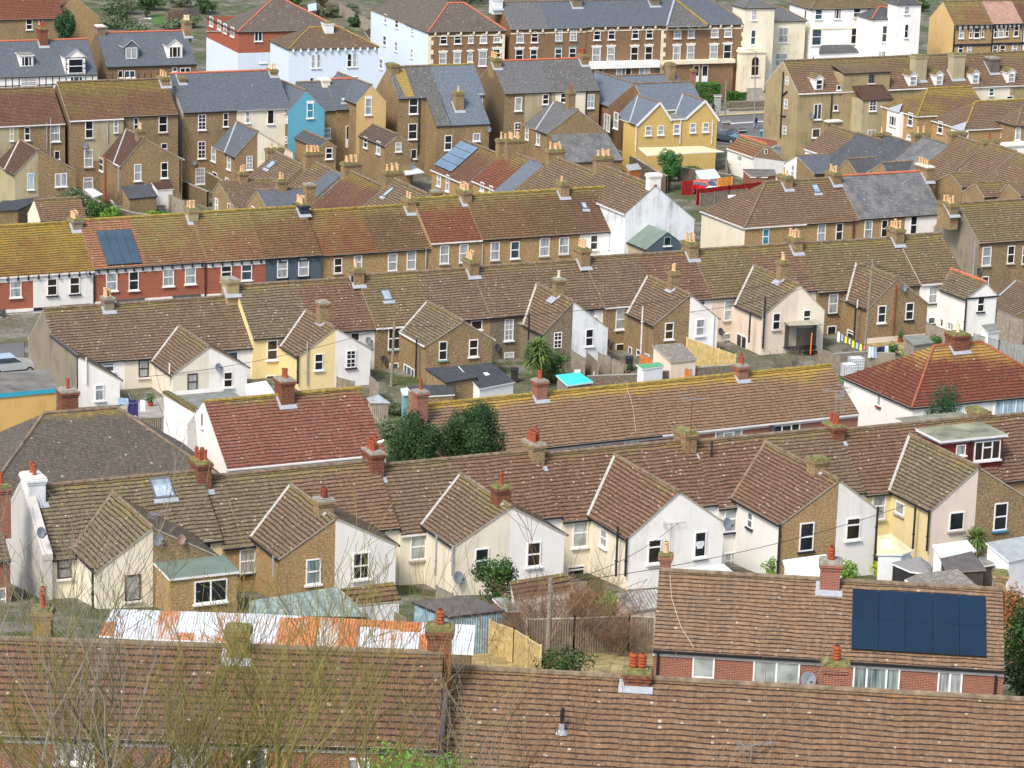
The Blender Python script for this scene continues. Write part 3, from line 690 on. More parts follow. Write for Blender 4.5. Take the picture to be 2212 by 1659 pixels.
D10=mk(fD,'house with tall white painted brick half gable and brown curtained window',us[4],uc[4],E=P(12,815,915),zr=ze_,wall='white_brick',roof='roof_brown',**k)
D11=mk(fD,'pale yellow house with pink painted brick half gable near the palms',uc[4],us[5],E=P(12,960,930),zr=zf_,wall='paleyellow_brick',roof='roof_redbrown',**k)
D12=mk(fD,'brick house with flat grey roofed dormer hung with red tiles',us[5],us[5]+5.2,ve=D11.ve,zr=zf_,wall='brick_buff',roof='roof_redbrown',**k)
D13=mk(fD,'speckled dark red roofed house at the right edge beyond the red tiled dormer',us[5]+5.2,us[5]+11,ve=D11.ve,zr=zf_-.1,wall='brick_buff',roof='roof_redbrown',**k)
vw='valley_white'
o1=pair(D1,D2,S[0],P(9,1380,1232),P(9,845,1605),P(9,1850,1465),'cream_wall','brick_stock','roof_greybrown',strip='ridge_grey')
o2=pair(D3,D4,S[1],P(10,712,1150),P(10,210,1495),P(10,1210,1380),'brick_buff','white_brick','roof_brown')
o3=pair(D5,D6,S[2],P(10,2205,1055),P(10,1715,1390),P(11,455,1290),'cream_wall','lilac_wall','roof_brown')
o4=pair(D7,D8,S[3],P(11,1462,925),P(11,1003,1322),P(11,1830,1185),'white_wall','white_wall','roof_redbrown',sidew_l='cream_wall')
o5=pair(D9,D10,S[4],P(12,570,830),P(12,110,1200),P(12,955,1080),'brick_buff','white_brick','roof_redbrown',sidew_l='white_brick',strip='ridge_grey')
o6=pair(D11,D12,S[5],P(12,1852,710),P(12,1415,1080),P(12,2290,1010),'pink_brick','brick_stock','roof_greybrown',sidew_l='paleyellow_brick')
fm=dict(fm='wood_brown',sill='sill_white')
D1.W(9,'f',D1.ve,[(555,1590,125,170,'s','glass_net')],**fm)
D1.W(13,'f',o1['vg'],[(1145,100,140,225,'1','glass_pale')],**fm)
D2.W(9,'f',D2.ve,[(1790,1400,75,110,'1')])
D3.W(9,'f',D3.ve,[(2140,1530,135,215,'s','glass_net')],sill='sill_black')
D3.W(10,'f',o2['vg'],[(495,1620,135,215,'s','glass_lace')])
D4.W(10,'f',o2['vg'],[(905,1570,140,230,'sv','glass_dark')])
D4.W(10,'f',D4.ve,[(1095,1300,60,80,'1')])
D5.W(10,'f',D5.ve,[(1400,1405,135,225,'s','glass_pale')],sill='sill_stone')
D5.W(10,'f',o3['vg'],[(1950,1525,115,215,'s','glass_dark')])
D6.W(11,'f',o3['vg'],[(187,1470,125,215,'s','glass_warm')])
D6.W(11,'f',D6.ve,[(300,1225,70,80,'1')])
D7.W(11,'f',D7.ve,[(588,1285,125,250,'s','glass_pale'),(550,1620,150,100,'t')])
D7.W(11,'l',o4['L'][0],[(795,1330,62,150,'s','glass_net')])
D7.W(11,'f',o4['vg'],[(1230,1445,120,210,'t','glass_warm')])
w8=D8.W(11,'f',o4['vg'],[(1625,1385,105,220,'1','glass_dark')])
_b=MB().mat('shirt_white'); _b.box(-.22,.16,-.05,-.03,-.25,.2); _b.box(-.32,-.22,-.05,-.03,-.1,.18); _b.box(.16,.26,-.05,-.03,-.12,.18); _o=_b.obj('shirt',parent=w8[0])
D9.W(11,'f',D9.ve,[(1895,1165,120,225,'s','glass_pale'),(1890,1560,115,210,'c2t','glass_pale')],sill='sill_black')
D9.W(11,'l',o5['L'][0],[(2060,1175,42,140,'s','glass_blue')],sill='sill_black')
D9.W(12,'f',o5['vg'],[(332,1320,125,240,'s','glass_dark')],sill='sill_black')
D10.W(12,'f',o5['vg'],[(735,1250,115,195,'t','glass_warm'),(685,1610,110,120,'1')])
D11.W(12,'f',D11.ve,[(955,1055,120,235,'s','glass_net')],sill='sill_stone')
D11.W(12,'l',o6['L'][0],[(1142,1072,78,110,'1','glass_net')],sill='sill_stone')
D11.W(12,'f',o6['vg'],[(1628,1185,125,160,'1','glass_dark')],sill='sill_stone')
D12.W(12,'f',o6['vg'],[(2008,1145,115,235,'s','glass_dark')],sill='sill_blue')
def ch(H,t,x,y,v=0.,wu=.8,wv=1.5,down=2.2,**k):
    u,z=H.fr.onv(P(t,x,y),v)
    kk=dict(zr=H.zr,tp=H.tp,vr=H.vr); kk.update(k)
    return H.chimney(u,v,z,z-down-(abs(v-H.vr))*H.tp if kk.pop('auto',1) else z-down,wu,wv,**kk)
ch(D3,9,1735,655,mat='brick_chim',pots=4,pot='pot_red',down=3.2)
ch(D5,10,1015,570,mat='brick_chim',pots=5,pot='pot_red',cap='cap_grey',down=3,ph=.9)
ch(D7,11,190,495,mat='brick_stock',pots=7,pot='pot_red',cap='cap_grey',down=3,ph=.9)
cc=ch(D9,11,1500,395,mat='brick_stock',pots=0,cap='cap_moss',down=2.6,wv=1.6)
_b=MB().mat('pipe_rust'); _u,_z=fD.onv(P(11,1535,590),.8); _,_z2=fD.onv(P(11,1550,135),.8); _b.tube([(_u,.8,_z),(_u,.8,_z2)],.03,5); D9.add('aerial_pole',_b,parent=cc)
D9.aerial(_u,.8,_z2-.1,.1,math.pi,12,parent=cc)
c5=ch(D11,12,570,345,mat='brick_chim',pots=3,pot='pot_red',cap='cap_moss',down=2.6)
for q,(dx,hh) in enumerate(((-.3,1.5),(.3,1.7),(.1,1.2))): D11.aerial(D11.uL+dx,.3,D11.zr+1.2,hh,.6+q,8,parent=c5)
def ochim(H,o,t,x,y,v,wu=.75,wv=.75,down=1.4,**k):  # chimney on an outrigger ridge
    u,z=H.fr.onv(P(t,x,y),v); c=H.chimney(o['up'],v,z,o['zo']-.9,wu,wv,flash=False,**k)
    b=MB().mat('lead'); tp=.78; e=.05; u0=o['up']-wu/2; Z=lambda u: o['zo']-tp*(o['up']-u)+e
    b.slab([(u0-.5,v-wv/2-.15,Z(u0-.5)),(u0,v-wv/2-.15,Z(u0)),(u0,v+wv/2+.2,Z(u0)),(u0-.5,v+wv/2+.2,Z(u0-.5))],.03); b.slab([(u0,v+wv/2,Z(u0)),(o['up'],v+wv/2,o['zo']+e),(o['up'],v+wv/2+.3,o['zo']+e),(u0,v+wv/2+.3,Z(u0))],.03)
    o_=H.add('flashing',b); o_.parent=c; return c
def vof(fr,o,t,x,y): return fr.onz(P(t,x,y),o['zo'])[1]
ochim(D3,o2,10,600,985,vof(fD,o2,10,600,1075),wu=.9,wv=.9,pots=2,pot='pot_dark',cap='cap_grey',mat='brick_stock')
ochim(D5,o3,10,2095,880,vof(fD,o3,10,2095,1000),wu=.9,wv=.9,pots=1,pot='pot_red',mat='brick_chim')
ochim(D9,o5,12,378,640,vof(fD,o5,12,378,735),wu=1.,wv=1.,pots=0,cap='cap_moss',mat='brick_stock')
# white end parapet wall and chimney of D1
b=MB().mat('pale_render'); tp=D1.tp; u=D1.uL
b.poly([(u-.55,D1.vb,D1.o[2]-1),(u-.55,D1.ve+.3,D1.o[2]-1),(u-.55,D1.ve+.3,D1.ze+.3),(u-.55,0,D1.zr+.4),(u-.55,D1.vb,D1.zb+.3)][::-1])
b.poly([(u-.55,D1.ve+.3,D1.o[2]-1),(u,D1.ve+.3,D1.o[2]-1),(u,D1.ve+.3,D1.ze+.3),(u-.55,D1.ve+.3,D1.ze+.3)][::-1])
b.slab([(u-.57,0,D1.zr+.42),(u+.03,0,D1.zr+.42),(u+.03,D1.ve+.33,D1.ze+.3),(u-.57,D1.ve+.33,D1.ze+.3)],.35); b.slab([(u-.57,0,D1.zr+.42),(u+.03,0,D1.zr+.42),(u+.03,D1.vb,D1.zb+.3),(u-.57,D1.vb,D1.zb+.3)],.35)
D1.add('parapet_wall',b)
D1.chimney(u+.1,.2,D1.zr+.75,D1.zr-1.6,1.0,1.5,mat='white_dirty',pots=2,pot='pot_red',cap='cap_white',zr=D1.zr,tp=D1.tp,ph=.3)
D2.skylight(P(9,1290,830),P(9,1520,985),D2.zr,D2.tp)
D1.DI(9,'f',D1.ve+.1,335,1290,mat='dish_grey'); D1.DI(9,'f',o1['vg'],1345,1350,mat='dish_grey',r=.36); D2.DI(9,'f',o1['vg'],1545,1350,mat='dish_pink',r=.3); D8.DI(11,'f',o4['vg'],1835,1215,mat='dish_grey',r=.4); D5.DI(14,'f',o3['vg'],1725,20,r=.4)
for H,t,x,y0,y1,v,m in((D1,13,800,-70,300,o1['vg'],'pipe_black'),(D3,10,150,1480,1660,o2['vg'],'pipe_grey'),(D5,10,1560,1310,1659,o3['vg']-1.,'pipe_grey'),(D5,10,1700,1400,1659,o3['vg'],'pipe_grey'),(D7,11,915,1230,1659,o4['vg']-.8,'pipe_black'),(D7,11,992,1330,1659,o4['vg'],'pipe_black'),(D9,12,105,1210,1659,o5['vg'],'pipe_black'),(D10,12,950,1060,1600,o5['vg'],'pipe_black'),(D11,12,1275,1060,1420,o6['vg']-1.2,'pipe_black'),(D11,12,1395,1090,1440,o6['vg'],'pipe_black')):
    H.PI(t,x,y0,y1,v,m,r=.07 if m=='pipe_black' else .06)
D9.pipe(fD.onv(P(11,1715,640),.9)[0],1.0,D9.zr-1.0,D9.zr+.2,'pipe_black',.07,'vent_pipe')
D8.aerial(fD.onv(P(11,1370,1400),o4['vg']+.2)[0],o4['vg']+.2,D8.ze-1.6,2.3,math.pi,4)
_u,_v,_z=fD.onroof(P(9,1420,1130),D2.zr,D2.tp); D2.aerial(o1['up']+.4,o1['vg']-.5,o1['zo']-1.,1.6,2.6,7)
# D2 flat roofed extension
_v2=o1['vg']+3.0
def dbox(H,name,u0,u1,v0,v1,zt,z0,wm,rm,fall=.12,ov=.12,parent=None,edge='verge_white'):
    b=MB().mat(wm); b.box(u0,u1,v0,v1,z0,zt-.06); H.add(name+'_wall',b)
    r=MB().mat(rm); r.slab([(u0-ov,v0,zt+fall),(u1+ov,v0,zt+fall),(u1+ov,v1+ov,zt),(u0-ov,v1+ov,zt)],.14,edge=edge); return H.add(name+'_roof',r)
_u0,_z=fD.onv(P(13,1540,10),o1['vg']+2.6); _u1,_=fD.onv(P(13,2050,0),o1['vg']+2.6)
dbox(D2,'extension',o1['up']+.15,_u1,o1['vg']+.02,o1['vg']+2.6,_z,D2.o[2]-1.5,'brick_buff','felt_green')
D2.W(13,'f',o1['vg']+2.6,[(1820,130,280,195,'c2','glass_dark')])
# D12 dormer
va=.2; uA_=D12.uL; 
vd=3.15; zt=fD.onv(P(12,1500,490),vd+.2)[1]
uL_=fD.onv(P(12,1500,490),vd+.2)[0]; uR_=fD.onv(P(12,2060,435),vd+.2)[0]
b=MB().mat('redtile_hung'); zfl=D12.zr-D12.tp*vd-.1
b.box(uL_+.1,uR_-.1,-.3,vd,zfl,zt-.32); b.mat('lead'); b.box(uL_+.05,uR_-.05,-.3,vd+.06,zt-.32,zt-.08); 
D12.add('dormer',b)
r=MB().mat('felt_moss'); r.slab([(uL_-.1,-2.2,zt+.1),(uR_+.1,-2.2,zt+.1),(uR_+.1,vd+.25,zt),(uL_-.1,vd+.25,zt)],.16,edge='verge_white'); D12.add('dormer_roof',r)
D12.W(12,'f',vd+.02,[(1665,570,80,95,'1'),(1893,573,225,165,'c3t','glass_warm')])
D12.pipe(fD.onv(P(12,1752,520),vd+.08)[0],vd+.08,zfl+.2,zt-.1,'pipe_black')
ch(D13,12,1820,215,v=-.6,wu=.8,wv=1.5,pots=0,cap='cap_moss',mat='brick_stock',down=2.,flash=False)
# ---- middle terrace seen from the back
fN=Fr((1106,571),9.6,25.5)
gN='houses of the middle terrace'
PN=38
def zn(*ps): return zat(fN,*ps)
z1=zn((92,668.5),(482,640)); z2=zn((553,612),(748,602)); z3=zn((785,595),(1003,578.5)); z4=zn((1045,576),P(7,550,588)); z5=zn(P(7,700,565),P(7,1480,510)); z6=zn(P(7,1640,495),P(8,120,450)); z7=zn(P(8,320,445),P(8,1050,390)); z8=zn(P(8,1160,380),P(8,1500,350))
uu=lambda t,x,y: fN.onv(P(t,x,y))[0]
c=[uu(5,930,915),uu(5,2030,800),uu(6,868,700),uu(6,1860,620),uu(7,620,530),uu(7,1550,470),uu(8,235,420),uu(8,1115,340)]
SN=[P(5,450,1245),P(5,1545,1155),P(6,430,1020),P(6,1480,945),P(7,215,790),P(7,1175,720),P(7,2090,635),P(8,765,605),P(8,1580,670)]
zz=[z1,z1,z2,z3,z4,z5,z6,z7,z8]
sn=[segS(fN,s,z,PN) for s,z in zip(SN,zz)]
uE=fN.onv((93,668))[0]; uR8=fN.onv(P(8,1500,350))[0]
def n_(lab,a,b,E,z,w,r,**k):
    kk=dict(pitch=PN,group=gN,zr=z,wall=w,roof=r); kk.update(k); return mk(fN,lab,a,b,E=E,**kk)
N1=n_('white end house of the middle terrace with grey rendered gable wall and lone half gable',uE,c[0],P(5,1000,1437),z1,'white_wall','roof_brown',mats={'l':'grey_render'})
N2=n_('cream house with brown sash windows at the left end of the middle terrace',c[0],sn[1],P(5,1300,1418),z1,'cream_brick','roof_brown')
N3=n_('pale cream house beside the pale yellow one in the middle terrace',sn[1],c[1],P(5,2050,1338),z1,'white_wall','roof_brown')
N4=n_('yellow painted house with square rendered chimney in the middle terrace',c[1],sn[2],P(6,120,1242),z2,'yellow_wall','roof_greybrown')
N5=n_('white brick painted house right of the yellow one, black flue on its roof',sn[2],c[2],P(6,900,1178),z2-.03,'white_brick','roof_redbrown')
N6=n_('brick house with skylight and tall telegraph pole before it, middle terrace',c[2],sn[3],P(6,1200,1150),z3,'brick_stock','roof_olive',gut='gutter_white')
N7=n_('brick house behind the black flat roofed lean-to in the middle terrace',sn[3],c[3],P(6,1900,1080),z3-.03,'brick_buff','roof_brown')
N8=n_('grey brown house with georgian windows behind the large palm',c[3],sn[4],P(7,20,1055),z4,'brick_grey','roof_brown')
N9=n_('weathered white half gable house right of the large palm',sn[4],c[4],P(7,720,993),z4-.02,'white_wall','roof_brown')
N10=n_('brick house with white flue pipe between two white half gables, middle terrace',c[4],sn[5],P(7,930,975),z5,'brick_stock','roof_brown',gut='gutter_white')
N11=n_('bright white half gable house above the new pale fence',sn[5],c[5],P(7,1670,910),z5-.03,'white_wall','roof_redbrown')
N12=n_('pinkish cream house with long black pipe, middle terrace',c[5],sn[6],P(7,1860,895),z6,'pink_wall','roof_olive')
N13=n_('cream half gable house behind the trampoline frame',sn[6],c[6],P(8,370,835),z6-.03,'cream_wall','roof_brown2')
N14=n_('brick house behind the tall telegraph pole and washing line',c[6],sn[7],P(8,560,845),z7,'brick_stock','roof_olive')
N15=n_('brick half gable house with rusty pipe and pink rendered base',sn[7],c[7],P(8,1260,793),z7-.03,'brick_stock','roof_olive')
N16=n_('bright white end house with orange ridged outrigger, middle terrace',c[7],uR8,P(8,1430,778),z8,'white_wall','roof_olive',gut='gutter_white')
q0=pair(None,N1,SN[0],P(5,700,1415),None,P(5,1035,1615),None,'white_wall','roof_brown')
b=MB().mat('grey_render'); b.poly([(N1.uL-.01,N1.ve-.5,N1.o[2]-1),(N1.uL-.01,q0['vg'],N1.o[2]-1),(N1.uL-.01,q0['vg'],q0['zo']),(N1.uL-.01,N1.ve-3,q0['zo'])][::-1]); N1.add('side_wall',b)
b=MB().mat('felt_dark'); b.box(N1.uL-.12,N1.uL+.22,q0['vs'],q0['vg']+.1,q0['zo']-.05,q0['zo']+.1); N1.add('coping',b)
q1=pair(N2,N3,SN[1],P(5,1828,1330),P(5,1490,1570),P(5,2135,1505),'cream_brick','white_wall','roof_brown')
q2=pair(N4,N5,SN[2],P(6,690,1172),P(6,372,1415),P(6,990,1350),'yellow_wall','white_brick','roof_brown')
q3=pair(N6,N7,SN[3],P(6,1752,1115),P(6,1470,1320),P(6,2045,1265),'brick_stock','brick_stock','roof_greybrown',gut='gutter_white')
q4=pair(N8,N9,SN[4],P(7,550,940),P(7,270,1215),P(7,830,1170),'brick_grey','white_dirty','roof_brown',strip='valley_white')
q5=pair(N10,N11,SN[5],P(7,1510,885),P(7,1225,1140),P(7,1780,1080),'brick_stock','white_wall','roof_brown')
q6=pair(N12,N13,SN[6],P(8,225,800),P(7,2165,1065),P(8,490,1015),'pink_wall','cream_wall','roof_greybrown')
q7=pair(N14,N15,SN[7],P(8,1125,740),P(8,868,1000),P(8,1380,955),'brick_stock','brick_stock','roof_brown',low='pink_brick',lowz=N14.zr-6.6)
q8=pair(N16,None,SN[8],P(8,1865,785),P(8,1715,915),None,'white_wall',None,'roof_greybrown',strip='ridge_grey')
q8b=halfout(N16,'R',q8['up'],q8['zo'],q8['vg'],P(8,1978,880),'white_wall','roof_greybrown',strip=None)
b=MB().mat('ridge_red'); b.tube([(q8['up'],q8['vs'],q8['zo']+.08),(q8['up'],q8['vg'],q8['zo']+.08)],.13,7); N16.add('ridge_tiles',b)
b=MB().mat('gutter_black'); b.box(q8['L'][0]-.1,q8b[0]+.1,q8['vg'],q8['vg']+.1,q8['L'][1]-.12,q8['L'][1]); N16.add('gutter',b)
br=dict(fm='wood_brown',sill='sill_white')
N1.W(5,'f',N1.ve,[(938,1515,100,80,'t')]); N1.W(9,'f',q0['vg'],[(860,75,75,130,'t','glass_net')])
N2.W(5,'f',N2.ve,[(1240,1525,88,155,'s','glass_net')],**br)
_d=N2.win1('f',N2.ve,fN.onv(P(9,1238,180),N2.ve)[0],fN.onv(P(9,1238,180),N2.ve)[1]-.3,1.,2.2,'d','black_metal','glass_dark',None,None)
N2.W(5,'f',q1['vg'],[(1662,1640,85,140,'s')],**br)
N3.W(5,'f',q1['vg'],[(1970,1620,70,130,'s')]); N3.W(5,'f',N3.ve,[(2015,1415,85,75,'1')])
N4.W(6,'f',N4.ve,[(140,1365,88,170,'s','glass_warm'),(125,1625,80,90,'1','glass_dark')])
N4.W(6,'f',q2['vg'],[(542,1468,70,145,'s','glass_dark')])
N5.W(6,'f',q2['vg'],[(820,1442,78,150,'g','glass_dark')],sill='sill_black'); N5.W(6,'f',N5.ve,[(855,1250,85,75,'1')])
N6.W(6,'f',N6.ve,[(1195,1265,105,185,'sv','glass_dark'),(1190,1545,75,140,'d')],sill='sill_green')
N6.W(6,'l',q3['L'][0],[(1325,1560,90,110,'c3')])
N6.W(6,'f',q3['vg'],[(1615,1370,75,155,'s','glass_dark')],sill='sill_green')
N7.W(6,'f',q3['vg'],[(1878,1348,75,145,'s','glass_warm')]); N7.W(6,'f',N7.ve,[(1905,1150,95,80,'1')])
N8.W(6,'f',N8.ve,[(2185,1190,75,190,'g','glass_net'),(2185,1425,85,85,'g','glass_net')])
N8.W(7,'f',q4['vg'],[(395,1280,65,140,'g','glass_dark')],sill=None)
N9.W(7,'f',q4['vg'],[(668,1258,65,140,'s','glass_dark')]); N9.W(7,'f',N9.ve,[(690,1045,60,60,'1')])
N10.W(7,'f',N10.ve,[(942,1100,88,170,'s','glass_pale'),(930,1380,75,140,'s','glass_warm')])
N10.W(7,'l',q5['L'][0],[(1022,1390,30,100,'1'),(1095,1410,35,90,'s'),(1170,1425,40,50,'1')])
N10.W(7,'f',q5['vg'],[(1357,1200,70,145,'s','glass_warm')])
N11.W(7,'f',q5['vg'],[(1625,1170,70,145,'s','glass_net')]); N11.W(7,'f',N11.ve,[(1640,960,50,40,'1')])
N12.W(7,'f',N12.ve,[(1872,1020,80,175,'s','glass_pale'),(1857,1275,72,110,'s','glass_net')],sill='sill_stone')
N12.W(7,'l',q6['L'][0],[(1985,1290,90,110,'c2')])
N12.W(8,'f',q6['vg'],[(72,1118,65,140,'s','glass_dark')],sill='sill_stone')
N13.W(8,'f',q6['vg'],[(335,1080,60,120,'s','glass_warm')])
N14.W(8,'f',N14.ve,[(562,965,80,165,'s','glass_net'),(548,1200,75,90,'1','glass_dark')],sill='sill_black')
N14.W(8,'l',q7['L'][0],[(715,1235,60,80,'t')])
N14.W(8,'f',q7['vg'],[(982,1055,72,150,'s','glass_dark')])
N15.W(8,'f',q7['vg'],[(1222,1030,65,145,'s','glass_dark')],sill='sill_black')
N16.W(8,'f',N16.ve,[(1425,885,72,155,'s','glass_net'),(1412,1110,60,60,'1')],sill='sill_black')
N16.W(8,'f',q8['vg'],[(1838,970,60,125,'s','glass_dark')],sill='sill_black')
N16.W(8,'l',q8['L'][0],[(1505,1130,25,70,'1'),(1580,1160,50,70,'c2')])
ch(N2,5,930,905,mat='grey_render',pots=5,pot='pot_buff',cap='cap_grey',down=2.4,wu=.8,wv=1.)
ch(N4,5,1990,745,mat='tan_render',pots=0,cap='cap_grey',down=2.8,wu=1.0,wv=1.4)
ch(N6,6,862,655,mat='brick_stock',pots=1,pot='pot_buff',down=2.,wu=.85,wv=1.6)
ch(N8,6,1860,580,mat='brick_stock',pots=5,pot='pot_buff',down=2.2,wu=.8,wv=1.5)
ch(N10,7,605,480,mat='brick_stock',pots=3,pot='pot_buff',down=2.4,wu=.85,wv=1.6)
ch(N12,7,1540,430,mat='brick_stock',pots=4,pot='pot_buff',down=2.2,wu=.85,wv=1.6)
ch(N14,8,228,390,mat='brick_stock',pots=6,pot='pot_buff',down=2.2,wu=.85,wv=1.6)
ch(N16,8,1105,310,mat='brick_stock',pots=6,pot='pot_buff',down=2.2,wu=.85,wv=1.6)
ochim(N4,q2,6,565,945,vof(fN,q2,6,545,1110),pots=0,cap='cap_grey',wu=.8,wv=.9)
ochim(N8,q4,7,395,745,vof(fN,q4,7,390,880),pots=1,pot='pot_cream',cap='cap_grey')
ochim(N10,q5,7,1350,690,vof(fN,q5,7,1340,820),pots=3,pot='pot_buff')
ochim(N12,q6,8,65,595,vof(fN,q6,8,60,740),pots=2,pot='pot_buff')
N6.skylight(P(6,1073,855),P(6,1185,940),N6.zr,N6.tp)
N5.pipe(uu(6,808,790),.5,N5.zr-.9,N5.zr+.3,'pipe_black',.08,'vent_pipe')
N5.DI(6,'f',N5.ve,955,1290); N6.DI(6,'f',N6.ve,1088,1450,mat='dish_dark'); N8.DI(6,'f',N8.ve,2070,1350,mat='dish_dark'); N3.DI(5,'f',q1['vg'],1870,1520); N12.DI(7,'f',N12.ve,1785,1210,mat='dish_dark'); N15.DI(8,'f',q7['vg'],1158,835); N9.DI(7,'f',N9.ve,825,1305,mat='dish_dark')
for H,t,x,y0,y1,v,m in((N2,5,1465,1480,1659,q1['vg']-.4,'pipe_white'),(N4,6,362,1415,1659,q2['vg'],'pipe_black'),(N4,6,445,1300,1659,q2['vg']+.05,'pipe_grey'),(N6,6,1388,1270,1600,q3['vg']-.9,'pipe_black'),(N8,7,150,1060,1420,q4['vg']-.8,'pipe_black'),(N10,7,1130,990,1400,q5['vg']-.6,'pipe_white'),(N12,7,2060,1040,1300,q6['vg']-.7,'pipe_black'),(N12,7,2190,910,1350,q6['vg']+.1,'pipe_black'),(N14,8,760,980,1270,q7['vg']-.8,'pipe_black'),(N14,8,775,930,1000,q7['vg']-.7,'pipe_white'),(N15,8,1110,800,1230,q7['vg'],'pipe_rust'),(N16,8,1715,920,1210,q8['vg'],'pipe_black'),(N1,5,745,1430,1659,q0['vg']+.02,'pipe_white'),(N11,7,1745,1070,1330,q5['vg'],'pipe_white')):
    H.PI(t,x,y0,y1,v,m,r=.075 if m=='pipe_black' else .06)
# ---- red fronted terrace
fC=Fr((370,462),9.6,26)
gC='houses of the street fronted terrace'
tpC=math.tan(rad(37))
def uev(p,zr): return fC.onroof(p,zr,tpC)[0]
zc1=zat(fC,(2,487.3),(150,480)); zc2=zat(fC,P(5,800,237),P(5,1590,190)); zc3=zat(fC,P(5,1760,180),P(6,355,120)); zc4=zat(fC,P(6,530,155),P(6,1290,115)); zc5=zat(fC,P(6,1400,55),P(6,1715,38)); zc6=zat(fC,P(6,1880,25),(1320,402))
ev=[P(5,-250,737),P(5,285,705),P(5,810,660),P(5,1270,628),P(5,1790,600),P(6,78,552),P(6,570,540),P(6,1045,510),P(6,1505,475),P(6,1955,408),P(7,165,370),P(7,590,345),P(7,1026,312)]
zr_=[zc1,zc1,zc2,zc2,zc3,zc3,zc4,zc4,zc5,zc6,zc6,zc6]
labs=['red brick fronted house at the left edge with mustard lichen roof','white house with black bay canopy and dark sills in the street terrace','red brick house with grey solar array on pink and mustard roof','red brick house with black hexagonal bay roof beside a black drainpipe','red brick house partly behind the square rendered chimney','slate blue painted house with black sills','orange brown roofed brick house right of the slate blue one','brick house with paired white sashes on one long sill','brick house with dark red roof and white gutter','brick house with black gutter under the mossy brown roof, white blind','brick house with red lintels left of the white end house','white end house of the street terrace with two dark sashes']
wl=['brick_red','white_brick','brick_red','brick_red','brick_red','slate_wall','brick_buff','brick_buff','brick_buff','brick_buff','brick_buff','white_wall']
rf=['roof_mustard','roof_mustard','roof_pinkmust','roof_mustard2','roof_mustard2','roof_olivebr','roof_ochrebrown','roof_olivebr2','roof_redbrown2','roof_olivebr','roof_olivebr2','roof_brownmoss']
CH=[];prev=None
for i in range(12):
    a=uev(ev[i],zr_[i]); b_=uev(ev[i+1],zr_[i]); mx=((ev[i][0]+ev[i+1][0])/2,(ev[i][1]+ev[i+1][1])/2)
    if prev is not None: a=prev
    if i in(0,1): mx=P(5,500,690)
    if i in(2,3): mx=P(5,1270,625)
    if i in(4,5): mx=P(5,2210,567)
    if i in(6,7): mx=P(6,1045,507)
    if i==8: mx=P(6,1720,418)
    if i in(9,10,11): mx=P(7,350,360)
    gut='gutter_white' if i in(0,1,8) else 'gutter_black'
    H=mk(fC,labs[i],a,b_,E=mx,zr=zr_[i],pitch=37,wall=wl[i],roof=rf[i],group=gC,gut=gut,ridge='ridge_yel',mats=None); H.gl=None; CH.append(H); prev=b_
WN=[(5,[(135,830,95,155,'s','glass_net')]),(5,[(450,810,90,165,'s','glass_warm'),(645,797,88,165,'s','glass_warm')]),(5,[(965,775,95,160,'s'),(1155,765,90,165,'s','glass_dark')]),(5,[(1455,735,90,155,'s','glass_net'),(1645,722,90,150,'s','glass_net')]),(5,[(1955,690,90,150,'s'),(2130,685,95,155,'s')]),(6,[(228,665,88,155,'s','glass_net'),(410,650,88,155,'s','glass_net')]),(6,[(708,635,72,135),(880,605,70,110)]),(6,[(1180,605,75,155),(1342,590,75,155)]),(6,[(1628,540,80,155,'s','glass_net'),(1795,530,75,155,'s','glass_net')]),(6,[(2065,510,80,155,'s','glass_net')]),(7,[(280,475,80,155,'s','glass_net'),(448,462,80,150,'s','glass_net')]),(7,[(708,435,70,130,'s','glass_dark'),(870,420,70,130,'s','glass_dark')])]
for i,(t,l) in enumerate(WN):
    kk={}
    if i in(1,5): kk['sill']='sill_black'
    if i in(6,7,8,9,10): kk.update(head='lintel_red',sill='sill_stone')
    CH[i].W(t,'f',CH[i].ve,l,**kk)
CH[9].W(7,'f',CH[9].ve,[(25,500,75,150,'s','glass_blue')],head='lintel_red')
# white frieze with brackets under the eaves
for i in range(6):
    H=CH[i]; b=MB().mat('slate_wall' if i==5 else 'sill_white'); b.box(H.uL+.03,H.uR-.03,H.ve,H.ve+.05,H.ze-.62,H.ze-.1); 
    b.mat('sill_black')
    n=6
    for k in range(n):
        x=H.uL+(k+.5)*(H.uR-H.uL)/n; b.box(x-.06,x+.06,H.ve+.05,H.ve+.22,H.ze-.5,H.ze-.12)
    H.add('frieze',b)
